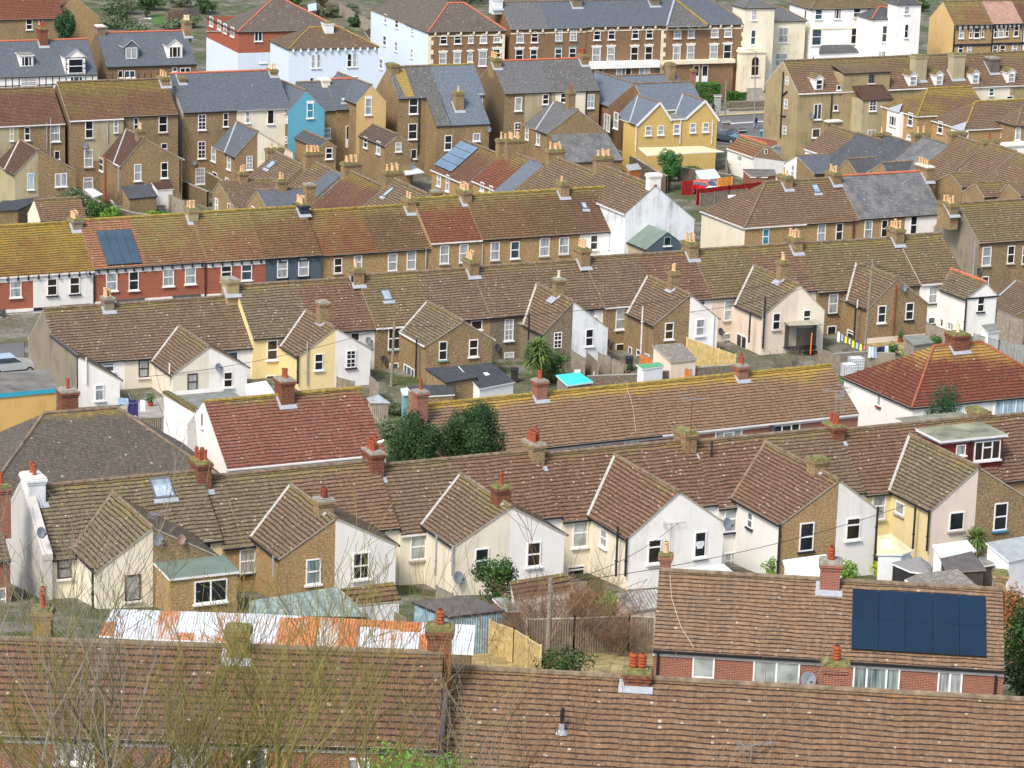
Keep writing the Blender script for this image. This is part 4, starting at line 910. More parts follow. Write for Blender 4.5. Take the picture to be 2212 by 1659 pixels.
# party pipes, storey band and bays
for i in range(6):
    H=CH[i]; zb2=H.ze-3.0; b=MB().mat('sill_black' if i in(1,5) else 'sill_white'); b.box(H.uL+.02,H.uR-.02,H.ve,H.ve+.12,zb2-.25,zb2); b.mat('cream_wall' if i==0 else ('white_wall' if i<5 else 'slate_wall')); b.box(H.uL+.01,H.uR-.01,H.ve,H.ve+.03,H.o[2]-1,zb2-.25); H.add('storey_band',b)
    m=H.uL+(H.uR-H.uL)*(.3 if i in(0,) else .68 if i!=3 else .66)
    b=MB().mat('felt_dark'); w=1.35
    pts=[(m-w,H.ve,zb2+.05),(m+w,H.ve,zb2+.05),(m+w*.6,H.ve+.95,zb2-.12),(m-w*.6,H.ve+.95,zb2-.12)]
    b.slab(pts,.16); H.add('bay_roof',b)
    b=MB().mat('white_wall' if i!=0 else 'cream_wall'); W_=[(m-w+.1,H.ve),(m-w*.6+.05,H.ve+.85),(m+w*.6-.05,H.ve+.85),(m+w-.1,H.ve)]
    for p,q in zip(W_,W_[1:]): b.poly([(p[0],p[1],H.o[2]-1),(q[0],q[1],H.o[2]-1),(q[0],q[1],zb2-.15),(p[0],p[1],zb2-.15)][::-1])
    H.add('bay',b)
    H.win1('f',H.ve+.86,m,zb2-1.3,1.2,1.7,'s')
    d=H.uL+(H.uR-H.uL)*(.82 if i==0 else .14); H.win1('f',H.ve+.04,d,zb2-1.7,1.0,2.3,'d','wood_brown','glass_dark',None,None)
for t,x,y,m,n,dn,cap in((5,650,225,'grey_render',7,2.2,'cap_moss'),(5,1650,135,'tan_render',4,2.2,'cap_moss'),(6,395,95,'navy_wall',9,2.2,'cap_moss'),(6,1320,55,'brick_stock',2,2.2,'cap_moss'),(2,1800,1640,'brick_stock',6,2.,'cap_moss'),(3,430,1570,'brick_stock',1,2.2,'cap_moss')):
    u,z=fC.onv(P(t,x,y)); H=min(CH,key=lambda h: min(abs(h.uL-u),abs(h.uR-u)) )
    H.chimney(u,0,z,z-dn,.85,1.6,mat=m,pots=n,pot='pot_buff' ,cap=cap,zr=H.zr,tp=H.tp)
CH[2].solar(P(5,830,353),P(5,1230,625),4,1,CH[2].zr,CH[2].tp,'solar_grey')
CH[10].skylight(P(7,590,95),P(7,660,150),CH[10].zr,CH[10].tp)
CH[1].DI(5,'f',CH[1].ve,748,712)
for i,x,y0,y1,m in((2,812,675,960,'pipe_black'),(4,1775,610,900,'pipe_black'),):
    CH[i].PI(5,x,y0,y1,CH[i].ve,m,.07)
CH[8].PI(6,1960,440,650,CH[8].ve,'pipe_grey'); CH[8].PI(6,1470,490,670,CH[8].ve,'pipe_grey')
# ---- long post-war brick terrace behind the nearest one
fM=Fr((1350,829),9.6,27.5)
uM=[fM.onv((912,873))[0],fM.onv((1166,848))[0],fM.onv((1372,826))[0],fM.onv((1601,806))[0],fM.onv((1794,788))[0]]
gM='houses of the long brown roofed brick terrace'
ml=['brick end house whose left gable shows between the dark shrubs','brown tiled brick house left of the dangling white cable','brown tiled brick house right of the dangling white cable','brown tiled brick end house nearest the white hipped house']
MH=[mk(fM,ml[i],uM[i],uM[i+1],E=P(11,1500,402),pitch=33,zr=zat(fM,(1183,848),(1794,788)),wall='brick_modern',roof='roof_tan',group=gM,gut='gutter_white' if i>1 else 'gutter_black',fascia='gutter_white',ridge='ridge_yel') for i in range(4)]
ve=MH[0].ve
MH[1].W(11,'f',ve,[(645,565,240,90,'c3')],sill=None); MH[2].W(11,'f',ve,[(1030,530,115,100,'c2')],sill=None); MH[2].W(11,'f',ve,[(1870,440,235,120,'c3t')],sill=None); MH[3].W(12,'f',ve,[(160,375,225,120,'c3t')],sill=None)
ch(MH[1],11,240,-40,v=.1,mat='brick_modern',pots=2,pot='pot_red',cap='cap_grey',wu=.8,wv=.85,down=1.9)
ch(MH[3],7,1980,1490,v=.1,mat='brick_modern',pots=2,pot='pot_red',cap='cap_grey',wu=.8,wv=.85,down=1.9)
ch(MH[0],10,1420,55,v=1.2,mat='brick_modern',pots=1,pot='pot_red',cap='cap_grey',wu=.8,wv=.8,down=3.,flash=False)
b=MB().mat('cable_white'); pts=[]
for x,y in((985,-10),(1000,60),(1030,150),(1050,240),(1060,330),(1070,420),(1020,450)):
    u,v,z=fM.onroof(P(11,x,y),MH[0].zr,MH[0].tp); pts.append((u,v,z+.05))
b.tube(pts,.02,5); MH[2].add('cable',b)
MH[3].DI(12,'f',ve+.05,1890-1880,395,mat='dish_dark')
# ---- white house with red roof
fR=Fr((620,852),9.9,26)
RH=mk(fR,'white house with red speckled roof, orange lichen ridge and tall red chimney',(440,868),(781,837),E=P(10,300,666),pitch=37,wall='white_wall',roof='roof_red',cat='house',name='house',gut='gutter_white',fascia='gutter_white',ridge='ridge_yel',vb=-3.2,verge='verge_white')
ch(RH,10,248,-50,v=.1,mat='brick_chim',pots=2,pot='pot_red',cap='cap_grey',wu=.95,wv=1.3,down=1.9)
RH.W(10,'f',RH.ve,[(165,760,125,80,'1','glass_dark'),(270,750,55,75,'1'),(685,712,185,85,'c2','glass_net')],sill=None)
RH.W(9,'l',RH.uL,[(1750,310,22,120,'1','glass_dark')])
u=RH.uL; v1,zA=fR.onu(P(9,1680,225),u); v2,zB=fR.onu(P(9,1415,70),u)
b=MB().mat('white_wall'); z0=RH.o[2]-2
b.poly([(u,RH.ve-4.,z0),(u,v2,z0),(u,v2,zB),(u,v1,zA)]); b.poly([(u,v2,z0),(u+4,v2,z0),(u+4,v2,zB),(u,v2,zB)]); RH.add('rear_wing_wall',b)
b=MB().mat('roof_redbrown'); b.slab([(u-.1,v2,zB+.1),(u+.35,v2,zB+.1),(u+.35,v1,zA+.1),(u-.1,v1,zA+.1)],.22); RH.add('coping',b)
b=MB().mat('felt_grey'); b.poly([(u+.3,v2,zB-.3),(u+5,v2,zB-.3),(u+5,v1,zA-.5),(u+.3,v1,zA-.5)]); RH.add('rear_wing_roof',b)
# ---- big hipped roof at left
fL=Fr((170,887),11.3,24.5)
LH=mk(fL,'large house with grey brown hipped roof of small tiles, lichen on its ridge',(95,893),(253,880),pitch=36,ve=6.2,vb=-6.2,hd=6.4,hip='LR',wall='grey_render',roof='roof_plain',cat='house',name='house',ridge='ridge_grey')
ch(LH,9,585,45,v=-5.,mat='brick_chim',pots=1,pot='pot_red',cap='cap_grey',wu=1.1,wv=1.2,down=3.,flash=False)
# ---- brown roofed brick house with big solar array
fE=Fr((1795,1253),19.0,-4.8)
EH=mk(fE,'modern red brick house with large dark blue solar array on its brown roof',(1424,1232),(2166,1276),E=(1790,1420),pitch=33,wall='brick_modern',roof='roof_house',cat='house',name='house',gut='gutter_black',fascia='gutter_white',zr=zat(fE,(1795,1253)),ridge='ridge_grey',verge='verge_dark')
EH.solar((1841,1278),(2131,1425),5,2,EH.zr,EH.tp,'solar')
EH.W(16,'f',EH.ve,[(-65+0,820,0,0)][:0])
EH.W(15,'f',EH.ve,[(1655,775,200,225,'1','glass_pale'),(2285,820,405,235,'c2','glass_pale')],sill='sill_red'); EH.W(16,'f',EH.ve,[(937,870,412,240,'c3','glass_lace'),(1572,910,208,225,'c2','glass_net')],sill='sill_red')
ch(EH,16,545,-140,v=.1,mat='brick_modern',pots=2,pot='pot_ring',cap='cap_grey',wu=.9,wv=.9,down=2.4)
ch(EH,15,1330,-195,v=-.6,mat='brick_modern',pots=1,pot='pot_buff',cap='cap_moss',wu=.5,wv=.5,down=2.,flash=False)
ch(EH,16,2010,-40,v=-.6,mat='brick_stock',pots=0,cap='cap_moss',wu=.55,wv=.55,down=2.,flash=False)
EH.DI(16,'f',EH.ve+.1,330,895,mat='dish_grey',r=.38); EH.PI(15,1262,660,900,EH.ve,'pipe_black',.06); EH.PI(16,1970,860,1030,EH.ve,'pipe_black',.06)
b=MB().mat('cable_white'); pts=[]
for x,y in((1363,0),(1380,200),(1420,330),(1460,450),(1570,628)):
    u,v,z=fE.onroof(P(15,x,y),EH.zr,EH.tp); pts.append((u,v,z+.05))
b.tube(pts,.018,5); EH.add('cable',b)
# ---- foreground roofs
fF=Fr((1600,1477),23.0,-4.2)
FH=mk(fF,'long foreground house with brown tiled roof and two ringed red chimney pots',(959,1447),(2330,1516),ve=6.5,pitch=30,wall='brick_modern',roof='roof_fore',cat='house',name='house',ridge='ridge_grey',zr=zat(fF,(1600,1477)),zg=16)
ch(FH,15,1085,805,v=.05,mat='brick_chim',pots=2,pot='pot_ring',cap='cap_moss',wu=.95,wv=.7,down=1.6)
u,v,z=fF.onroof(P(15,430,1350),FH.zr,FH.tp); FH.pipe(u,v,z-.1,z+.95,'pipe_black',.09,'vent_pipe')
b=MB().mat('lead'); b.lathe((u,v,z-.05),[(.26,0),(.12,.15),(.1,.4)],8); FH.add('vent_collar',b)
ch(FH,16,590,740,v=-2.2,mat='brick_modern',pots=1,pot='pot_ring',cap='cap_moss',wu=.9,wv=.7,down=2.5,flash=False)
u,v,z=fF.onroof(P(15,2060,1620),FH.zr,FH.tp); FH.aerial(u,v,z-.2,.9,2.6,9)
b=MB().mat('valley_white'); v9=FH.ve+.3; b.slab([(FH.uL+.02,0,FH.zr+.12),(FH.uL+.3,0,FH.zr+.12),(FH.uL+.3,v9,FH.zr-FH.tp*v9+.12),(FH.uL+.02,v9,FH.zr-FH.tp*v9+.12)],.16); FH.add('verge_flashing',b)
fG=Fr((480,1396),24.2,.0)
GH=mk(fG,'foreground brick house with dark red brown roof behind the bare trees',(-60,1378),(957,1412),E=P(14,0,1415),pitch=32,wall='brick_modern',roof='roof_foreleft',cat='house',name='house',ridge='ridge_grey',fascia='gutter_white',zr=zat(fG,(480,1396)),zg=17)
GH.W(13,'f',GH.ve,[(650,1500,340,230,'c2','glass_net'),(1630,1570,330,260,'c2','glass_net'),(2150,1590,300,260,'c2'),(3100,1650,200,160,'c2')])
ch(GH,14,1590,430,v=-.3,mat='brick_chim',pots=1,pot='pot_ring',cap='cap_moss',wu=.9,wv=.8,down=2.2,flash=False,ph=1.)
ch(GH,13,2060,440,v=.1,mat='brick_mossy',pots=0,cap='cap_moss',wu=.8,wv=.8,down=1.7)
ch(GH,13,370,270,v=-6,mat='brick_mossy',pots=2,pot='pot_red',cap='cap_moss',wu=.7,wv=.7,down=3.7,flash=False)
ZR={'a':(500,360,400),'b':(860,360,400),'c':(1960,300,600),'d':(0,380,520),'e':(1660,340,400)}
_P=P
def P(t,x,y):
    if isinstance(t,str):
        sx,sy,w=ZR[t]; k=2212/2560.
        return ((sx+x*w/2212.)*k,(sy+y*w/2212.)*k)
    return _P(t,x,y)
XF=25.5-90
# ---- hipped brick row facing the street (right of the white gable)
fK=Fr((1655,393),8.9,26)
gK='houses of the hipped brick row'
kA=fK.onv((1655,393))[0]; k1=fK.onv(P(4,150,1565))[0]; k2=fK.onv(P(4,600,1540))[0]; k3=fK.onv(P(4,1000,1510))[0]; k4=fK.onv(P(4,1325,1495))[0]
K1=mk(fK,'hipped end house with long white side wall and teal window beside the white gable',kA,k1,E=P(8,300,265),zr=zat(fK,(1655,393)),pitch=38,hip='L',hd=4.6,wall='brick_buff',roof='roof_tangrid',mats={'l':'cream_wall'},group=gK,gut='gutter_white')
K2=mk(fK,'brick house with pale skylight and yellow lichen patch on its grey brown roof',k1,k2,ve=K1.ve,zr=K1.zr,wall='brick_buff',roof='roof_tangrid',group=gK,gut='gutter_black')
K3=mk(fK,'brick house under the patched grey slate roof with dark red downpipe',k2,k3,E=P(8,900,215),zr=zat(fK,(1829,379)),wall='brick_buff',roof='roof_slatelichen',group=gK,ridge='ridge_red')
K4=mk(fK,'white fronted slate roofed house beside the grey rendered gable',k3,k4,ve=K3.ve,zr=K3.zr,wall='white_wall',roof='roof_slatelichen',group=gK,ridge='ridge_red')
K1.W(7,'f',K1.ve,[(2192,385,55,130,'s','glass_teal')],sill=None); K2.W(8,'f',K2.ve,[(462,355,65,155,'s'),(615,343,62,150,'s','glass_dark')]); K3.W(8,'f',K3.ve,[(866,325,65,155,'s'),(1005,315,50,150,'s','glass_dark')]); K4.W(8,'f',K4.ve,[(1258,285,58,155,'s','glass_dark')])
K2.skylight(P(4,370,1600),P(4,460,1670),K2.zr,K2.tp)
K3.PI(8,745,240,410,K3.ve,'pipe_red',.08)
ch(K2,4,150,1515,mat='brick_stock',pots=2,pot='pot_buff',wu=.8,wv=1.7,down=1.9); ch(K3,4,565,1485,mat='brick_stock',pots=3,pot='pot_buff',wu=.8,wv=1.8,down=1.9); ch(K4,4,1355,1425,mat='brick_stock',pots=7,pot='pot_buff',cap='cap_white',wu=.8,wv=2.2,down=2.2)
# ---- grey rendered gable house at right edge
fZ=Fr(P(8,1660,93),9.2,26)
Z1=mk(fZ,'stock brick house with tall grey rendered gable wall at the right edge',P(8,1645,95),P(8,2400,50),E=P(8,2000,418),pitch=38,wall='brick_stock',roof='roof_olive',mats={'l':'grey_render'},cat='house',name='house')
Z1.W(8,'f',Z1.ve,[(1888,555,75,165,'s','glass_net'),(2098,540,60,150,'s','glass_warm'),(1875,765,65,75,'1'),(2215,545,40,150,'s')],sill='sill_stone')
ch(Z1,8,1560,90,v=0,mat='brick_stock',pots=4,pot='pot_buff',wu=.9,wv=2.2,down=2.4); Z1.DI(8,'f',Z1.ve,1805,690,mat='dish_dark'); Z1.PI(8,1790,430,720,Z1.ve,'pipe_grey')
pair(Z1,None,P(8,2145,765),P(8,2420,890),P(8,2135,1058),None,'brick_stock',None,'roof_brown',strip='lead')
# ---- cross street rows
def xrow(fr,lst,grp,pitch=38,ve=4.2,vb=-4.2):
    out=[]
    for lab,A,B,wall,roof,E in lst:
        zr=(fr.onv(A)[1]+fr.onv(B)[1])/2
        k=dict(E=E) if E else dict(ve=ve)
        out.append(mk(fr,lab,A,B,zr=zr,pitch=pitch,vb=vb,wall=wall,roof=roof,group=grp,gut='gutter_white',verge='lead',**k))
    return out
fQ=Fr(P('b',1663,-47),8.1,XF)
QQ=xrow(fQ,[('brick fronted cross street house with three pale grey solar panels',P(2,1800,1215),P(2,2110,1330),'brick_buff','roof_victpl',P('b',1500,460)),
 ('cross street house with plain brick red roof left of the pale blue slates',P(2,2170,1295),P(3,160,1370),'brick_buff','roof_redbrown2',P('b',1900,540)),
 ('cross street house with narrow pale blue slate roof',P(3,162,1372),P(3,275,1418),'brick_buff','roof_slateblue',None),
 ('speckled brown cross street house between pale blue slates and white gable',P(3,380,1370),P(3,780,1500),'brick_buff','roof_brown',None),
 ('big white gabled house with white painted chimney and blank wall',P(3,800,1430),(1417,403),'white_dirty','roof_brown',(1343,456))],'houses of the street running toward the white gable')
QQ[0].W('b','f',QQ[0].ve,[(1315,490,50,190,'s','glass_net'),(1435,540,45,230,'s','glass_net')]); QQ[1].W('b','f',QQ[1].ve,[(1915,590,45,130,'s','glass_net'),(2035,625,45,100,'s','glass_net')])
H=QQ[0]
_a=fQ.onroof(P('b',1560,60),H.zr,H.tp); _b=fQ.onroof(P('b',1450,390),H.zr,H.tp)
H.solar(P('b',1580,10),P('b',1430,390),3,1,H.zr,H.tp,'solar_pale') if False else None
def solarq(H,tl,tr,br,n,mat):   # rows down the slope from ridge side tl-tr to br
    fr=H.fr; a=fr.onroof(tl,H.zr,H.tp);b=fr.onroof(tr,H.zr,H.tp);c=fr.onroof(br,H.zr,H.tp)
    u0,u1=sorted((a[0],b[0])); v0=min(a[1],b[1]); v1=c[1]; Z=lambda v:H.zr-H.tp*v+.15
    for j in range(n):
        y0=v0+(v1-v0)*j/n+.02;y1=v0+(v1-v0)*(j+1)/n-.02
        m=MB().mat(mat); m.slab([(u0,y0,Z(y0)),(u1,y0,Z(y0)),(u1,y1,Z(y1)),(u0,y1,Z(y1))],.05,edge='black_metal'); H.add('solar_panel',m)
solarq(H,P('b',1600,-10),P('b',1860,70),P('b',1450,390),4,'solar_pale')
def xch(H,p,v=0,side=0,**k):
    u,z=H.fr.onv(p,v); kk=dict(zr=H.zr,tp=H.tp,pots=4,pot='pot_buff',mat='brick_stock',wu=.8,wv=1.8,flash=False); kk.update(k); dn=kk.pop('down',2.4); return H.chimney(u,v,z,z-dn,**kk)
xch(QQ[1],P(2,2155,1200),pots=3); xch(QQ[3],P(3,375,1290),pots=5); xch(QQ[4],P(3,790,1350),pots=5); xch(QQ[4],P(3,1225,1500),pots=0,mat='white_brick',cap='cap_white',wu=.7,wv=1.2,down=2.6)
xch(QQ[2],P(3,20,1200),pots=4)
fX=Fr(P('a',1050,110),7.1,XF)
XX=xrow(fX,[('brown roofed cross street house with slanted skylight, nearest the tall slate roofed backs',P('a',1050,110),P('a',1430,290),'brick_stock','roof_brown',None),
 ('cross street house with half brown tile and half grey slate roof',P('a',1590,260),P('a',2000,430),'brick_stock','roof_brown',None),
 ('cross street house with yellow lichen roof behind the navy chimney',P('a',2100,400),P('b',560,570),'brick_stock','roof_victpl',None),
 ('last brown cross street house with long white skylight behind the street terrace',P('b',700,480),P('b',1160,690),'brick_stock','roof_brown',None)],'cross street houses at centre left')
_H=XX[1]; _a=_H.fr.onroof(P('a',1800,380),_H.zr,_H.tp); b=MB().mat('roof_slate'); b.slab([(_a[0]-.1,0.1,_H.zr+.02),(_H.uR-.5,.1,_H.zr+.02),(_H.uR-.5,4,_H.zr+.02-_H.tp*3.9),(_a[0]-.1,4,_H.zr+.02-_H.tp*3.9)],.04); _H.add('slate_patch',b)
def sky2(H,a,b_): 
    H.skylight(a,b_,H.zr,H.tp)
sky2(XX[0],P('a',1000,235),P('a',950,360)); sky2(XX[3],P('b',660,600),P('b',560,740))
p1=pair(XX[0],XX[0],P('a',985,482),P('a',320,550),P('a',175,665),P('a',485,880),'brick_stock','brick_stock','roof_brown',strip='valley_white')
p2=pair(XX[1],XX[1],P('a',1530,600),P('a',830,660),P('a',645,840),P('a',935,885),'brick_stock','brick_stock','roof_slate')
p3=dict(up=XX[2].uA+4.5,zo=XX[2].zr-1.2,vg=6)
XX[0].W('a','f',p1['vg'],[(232,840,40,170,'s','glass_net'),(405,870,35,90,'1')])
XX[1].W('a','f',p2['vg'],[(740,885,40,40,'1')])
u,z=fX.onv(P('a',610,400),p1['vg']*.45)
def och2(H,o,p,v,**k):
    u,z=H.fr.onv(p,v); kk=dict(pots=3,pot='pot_buff',mat='brick_stock',wu=.9,wv=.9,flash=False); kk.update(k); return H.chimney(o['up'],v,z,o['zo']-.7,**kk)
v_=lambda o,p: fX.onz(p,o['zo'])[1]
och2(XX[0],p1,P('a',620,400),v_(p1,P('a',620,520)),pots=3); och2(XX[1],p2,P('a',1150,500),v_(p2,P('a',1150,635)),pots=2); och2(XX[2],p3,P('a',1620,600),v_(p3,P('a',1640,775)),pots=0,cap='cap_grey')
xch(XX[0],P('a',1030,60),pots=2,v=-1.); xch(XX[1],P('a',1560,110),pots=7,v=-.6,wu=1.); xch(XX[2],P('b',100,250),pots=6,v=-.6,wu=1.); xch(XX[3],P('b',670,370),pots=5,v=-.6,wu=1.); xch(XX[3],P('b',1280,640),pots=0,v=-2.5,cap='cap_grey',wu=.7,wv=.9,down=1.5)
# right cross row
fY=Fr(P('c',440,60),8.3,XF)
YY=xrow(fY,[('brown roofed cross street end house with white front, right of the silver parked car',P('c',440,60),P('c',680,115),'white_wall','roof_tangrid',P('c',290,285)),
 ('plum grey slate roofed cross street house with white verge',P('c',680,115),P('c',900,185),'brick_stock','roof_slatedark',None),
 ('dark slate roofed cross street house, ridge streaked',P('c',950,150),P('c',1190,200),'brick_stock','roof_slatedark',None),
 ('dark slate roofed cross street house with pale worn band',P('c',1280,160),P('c',1520,215),'brick_stock','roof_slatelichen',None),
 ('brown tiled cross street house left of the mossy square chimney',P('c',1610,155),P('c',1850,222),'brick_stock','roof_tangrid',None),
 ('brown tiled cross street house right of the mossy square chimney',P('c',1890,208),P('c',2140,295),'brick_stock','roof_tangrid',None),
 ('brown tiled cross street house cut by the right edge',P('c',2142,296),P('c',2420,390),'brick_stock','roof_tangrid',None)],'cross street houses at right',pitch=36,ve=4.9)
y1=pair(YY[0],YY[0],P('c',425,312),P('c',150,338),P('c',15,390),P('c',278,490),'white_wall','brick_stock','roof_slate')
YY[0].W('c','f',y1['vg'],[(82,470,32,110,'s')])
y2=pair(YY[1],YY[1],P('c',905,340),P('c',640,375),P('c',500,450),P('c',680,500),'brick_stock','brick_stock','roof_slatedark')
y3=pair(YY[3],YY[3],P('c',1190,378),P('c',930,400),P('c',770,480),P('c',960,500),'brick_stock','brick_stock','roof_slatedark')
y4=pair(YY[4],YY[4],P('c',1740,478),P('c',1500,480),P('c',1400,560),P('c',1640,610),'brick_stock','brick_stock','roof_tangrid')
y5=pair(YY[5],YY[5],P('c',1995,565),P('c',1770,580),P('c',1640,660),P('c',1845,700),'brick_stock','brick_stock','roof_tangrid')
y6=pair(YY[6],YY[6],P('c',2260,570),P('c',2090,590),P('c',2000,650),P('c',2180,690),'brick_stock','brick_stock','roof_tangrid')
xch(YY[2],P('c',900,120),pots=1,v=-.8,down=2.); xch(YY[3],P('c',1260,120),pots=2,v=-.8,down=2.); xch(YY[4],P('c',1600,110),pots=0,v=-.8,down=2.,cap='cap_moss'); xch(YY[5],P('c',1890,185),pots=1,pot='pot_red',v=-.5,down=2.); xch(YY[0],P('c',455,5),pots=0,v=-1.4,down=2.,cap='cap_white')
# ---- twin gabled yellow brick house
f9=Fr(P(3,1060,728),8.6,25.5)
U9=mk(f9,'new yellow brick house with twin white edged front gables and blue slate roof',P(3,1060,728),P(3,1555,700),E=P(3,1000,955),pitch=36,wall='brick_yellow',roof='roof_slateblue',cat='house',name='house',mats={'l':'brick_brown'},gut='gutter_white',verge='verge_white')
g1=pair(U9,U9,P(3,1090,822),P(3,1250,885),P(3,1090,1070),P(3,1365,1030),'brick_yellow','brick_yellow','roof_slateblue',verge='verge_white',strip='lead')
g2=pair(U9,U9,P(3,1480,808),P(3,1640,870),P(3,1515,1008),P(3,1775,1030),'brick_yellow','brick_yellow','roof_slateblue',verge='verge_white',strip='lead')
b=MB().mat('brick_yellow'); b.box(g1['R'][0]-.05,g2['L'][0]+.05,U9.ve-.5,g1['vg']-.03,U9.o[2]-1,g1['R'][1]); U9.add('front_wall',b); b=MB().mat('felt_grey'); b.box(g1['R'][0]-.05,g2['L'][0]+.05,U9.ve-.5,g1['vg']-.02,g1['R'][1],g1['R'][1]+.06); b.mat('gutter_white'); b.box(g1['R'][0],g2['L'][0],g1['vg']-.02,g1['vg']+.1,g1['R'][1]-.14,g1['R'][1]+.02); U9.add('flat_roof',b)
U9.W(3,'f',g1['vg'],[(x,y,52,78,'s','glass_pale') for x,y in((1177,1130),(1285,1125),(1422,1115),(1563,1105),(1673,1100))],sill='sill_white')
for q in(g1,g2):   # white bargeboards
    b=MB().mat('verge_white')
    for e in('L','R'): b.bar((q['up'],q['vg']+.12,q['zo']-.05),(q[e][0]+(-.2 if e=='L' else .2),q['vg']+.12,q[e][1]-.2),.05,.26)
    U9.add('bargeboard',b)
U9.PI(3,1075,1080,1310,g1['vg'],'pipe_white'); U9.PI(3,1460,1035,1240,g1['vg'],'pipe_white'); U9.PI(3,1735,1040,1240,g1['vg'],'pipe_white')
xch(U9,P(3,1565,600),v=.0,wu=.55,wv=.6,pots=0,mat='brick_modern',down=2.6)
f9x=Fr(P(3,1060,728),8.6,XF)
U9b=mk(f9x,'blue slate side wing with brown brick wall beside the yellow brick gables',P(3,735,612),P(3,1058,728),E=P(3,870,920),vb=-3,pitch=36,wall='brick_brown',roof='roof_slateblue',cat='house',name='house',gut='gutter_black')
U9b.W(3,'f',U9b.ve,[(822,1060,50,150,'c2','glass_pale'),(900,1040,38,140,'s','glass_pale')]); 
f9c=Fr(P(3,900,655),8.4,25.5)
U9c=mk(f9c,'rear blue slate roof with mossy chimney behind the yellow brick house',P(3,890,655),P(3,1415,638),ve=3.5,pitch=33,wall='brick_brown',roof='roof_slateblue',cat='house',name='house')
ch(U9c,3,1370,545,wu=.8,wv=1.2,pots=0,down=2.,flash=False,v=.5)
# ---- small white outhouse with pantiles
fO=Fr(P('e',1430,118),3.4,XF)
OH=mk(fO,'small white outhouse with red pantiles and red ridge above the back gardens',P('e',1060,-10),P('e',1430,118),E=P('e',1060,215),pitch=38,wall='white_brick',roof='roof_pantile',cat='outhouse',name='outhouse',gut='gutter_white',ridge='ridge_red',verge='mortar',vb=-2.6)
b=MB().mat('brick_stock'); u=OH.uR+.02; b.poly([(u,OH.vr,OH.zr-.1),(u,OH.ve,OH.ze-.1),(u,OH.vb,OH.zb-.1)]); OH.add('gable_panel',b)
OH.W('e','r',OH.uR+.03,[(1410,215,40,70,'1','glass_dark')],sill=None); OH.W('e','f',OH.ve,[(1048,325,70,120,'d','glass_pale')],sill=None)
# ---- small white garage house behind the street terrace
fT=Fr(P('d',365,518),4.2,26)
TH_=mk(fT,'small white house with brown pantiled roof behind the street terrace chimney',P('d',362,518),P('d',852,473),E=P('d',750,698),pitch=38,wall='cream_wall',roof='roof_brown2',cat='outhouse',name='outhouse',vb=-2.2)
# ---- green felt roofed garage beside the white gable
fV_=Fr(P(7,1350,352),7.5,XF)
GA=mk(fV_,'garage with dark green felt roof and slate blue gable beside the white gable',P(7,1105,240),P(7,1345,355),E=P(7,1120,470),pitch=35,wall='olive_render',roof='felt_green',cat='garage',name='garage',mats={'r':'slate_wall'},verge='verge_dark',ridge='',gut='gutter_black')
GA.W(7,'r',GA.uR,[(1342,425,55,70,'1','glass_dark')],fm='sill_green')

#print([(round(H.zr,2),round(H.ve,2)) for H in XX+QQ+YY])
# ---- tall backs at upper left
fU=Fr(P(1,945,690),11.2,26.5)
gU='tall brick houses at upper left'
U1=mk(fU,'tall olive rendered and brick house at the left edge, plain brown roof',P(1,-700,825),P(1,458,722),E=P(1,300,1068),pitch=38,wall='brick_stock',roof='roof_victpl',group=gU,gut='gutter_white',cat='house',name='house')
um=fU.onv(P(1,955,690))[0]
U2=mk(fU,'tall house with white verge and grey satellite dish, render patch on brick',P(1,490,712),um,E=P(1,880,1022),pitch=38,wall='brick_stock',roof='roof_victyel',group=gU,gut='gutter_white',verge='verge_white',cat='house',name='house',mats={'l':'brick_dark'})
U2b=mk(fU,'tall brick house whose roof corner is bright yellow beside the big chimney',um,P(1,1430,665),E=P(1,1350,985),zr=U2.zr-.05,pitch=38,wall='brick_stock',roof='roof_victyel',group=gU,gut='gutter_black',cat='house',name='house')
b=MB().mat('olive_render'); a0,_=fU.onv(P(1,740,1200),U2.ve); a1,_=fU.onv(P(1,1090,1200),U2.ve); b.box(a0,min(a1,U2.uR-.02),U2.ve,U2.ve+.03,U2.ze-4.6,U2.ze-.15); U2.add('render_panel',b)
a0,_=fU.onv(P(1,-60,1200),U1.ve); a1,_=fU.onv(P(1,165,1200),U1.ve); b=MB().mat('olive_render'); b.box(a0-3,a1,U1.ve,U1.ve+.03,U1.o[2]-1,U1.ze-.15); U1.add('render_panel',b)
U1.W(1,'f',U1.ve,[(100,1160,35,110,'s','glass_warm'),(235,1155,45,115,'s'),(478,1150,80,145,'s','glass_net'),(492,1340,50,70,'1')])
U2.W(1,'f',U2.ve+.03,[(770,1118,72,150,'s','glass_dark'),(765,1368,75,150,'s','glass_net'),(762,1585,85,105,'t','glass_net'),(1003,1092,40,110,'s','glass_net')],sill='sill_stone')
U2b.W(1,'f',U2b.ve,[(1175,1075,40,110,'s','glass_dark'),(1408,1072,75,140,'s','glass_dark'),(1418,1262,50,50,'1')],sill='sill_stone')
ou1=pair(U1,U1,P(1,170,1205),P(1,388,1290),P(1,128,1498),P(1,655,1460),'olive_render','brick_stock','roof_tile_pl')
U1.W(1,'f',ou1['vg'],[(266,1568,55,140,'1','glass_curtain'),(527,1555,100,115,'c2','glass_net')])
S2=P(1,1090,1115)
ou2=pair(U2,U2b,S2,P(1,1265,1190),P(1,1048,1422),P(1,1575,1370),'brick_stock','brick_stock','roof_tile_pl',gut='gutter_white',strip='lead')
U2.W(1,'f',ou2['vg'],[(1190,1490,62,145,'s','glass_net')]); U2b.W(1,'f',ou2['vg'],[(1420,1470,62,140,'s','glass_dark')]); U2.W(1,'l',ou2['L'][0],[(875,1420,35,110,'s')])
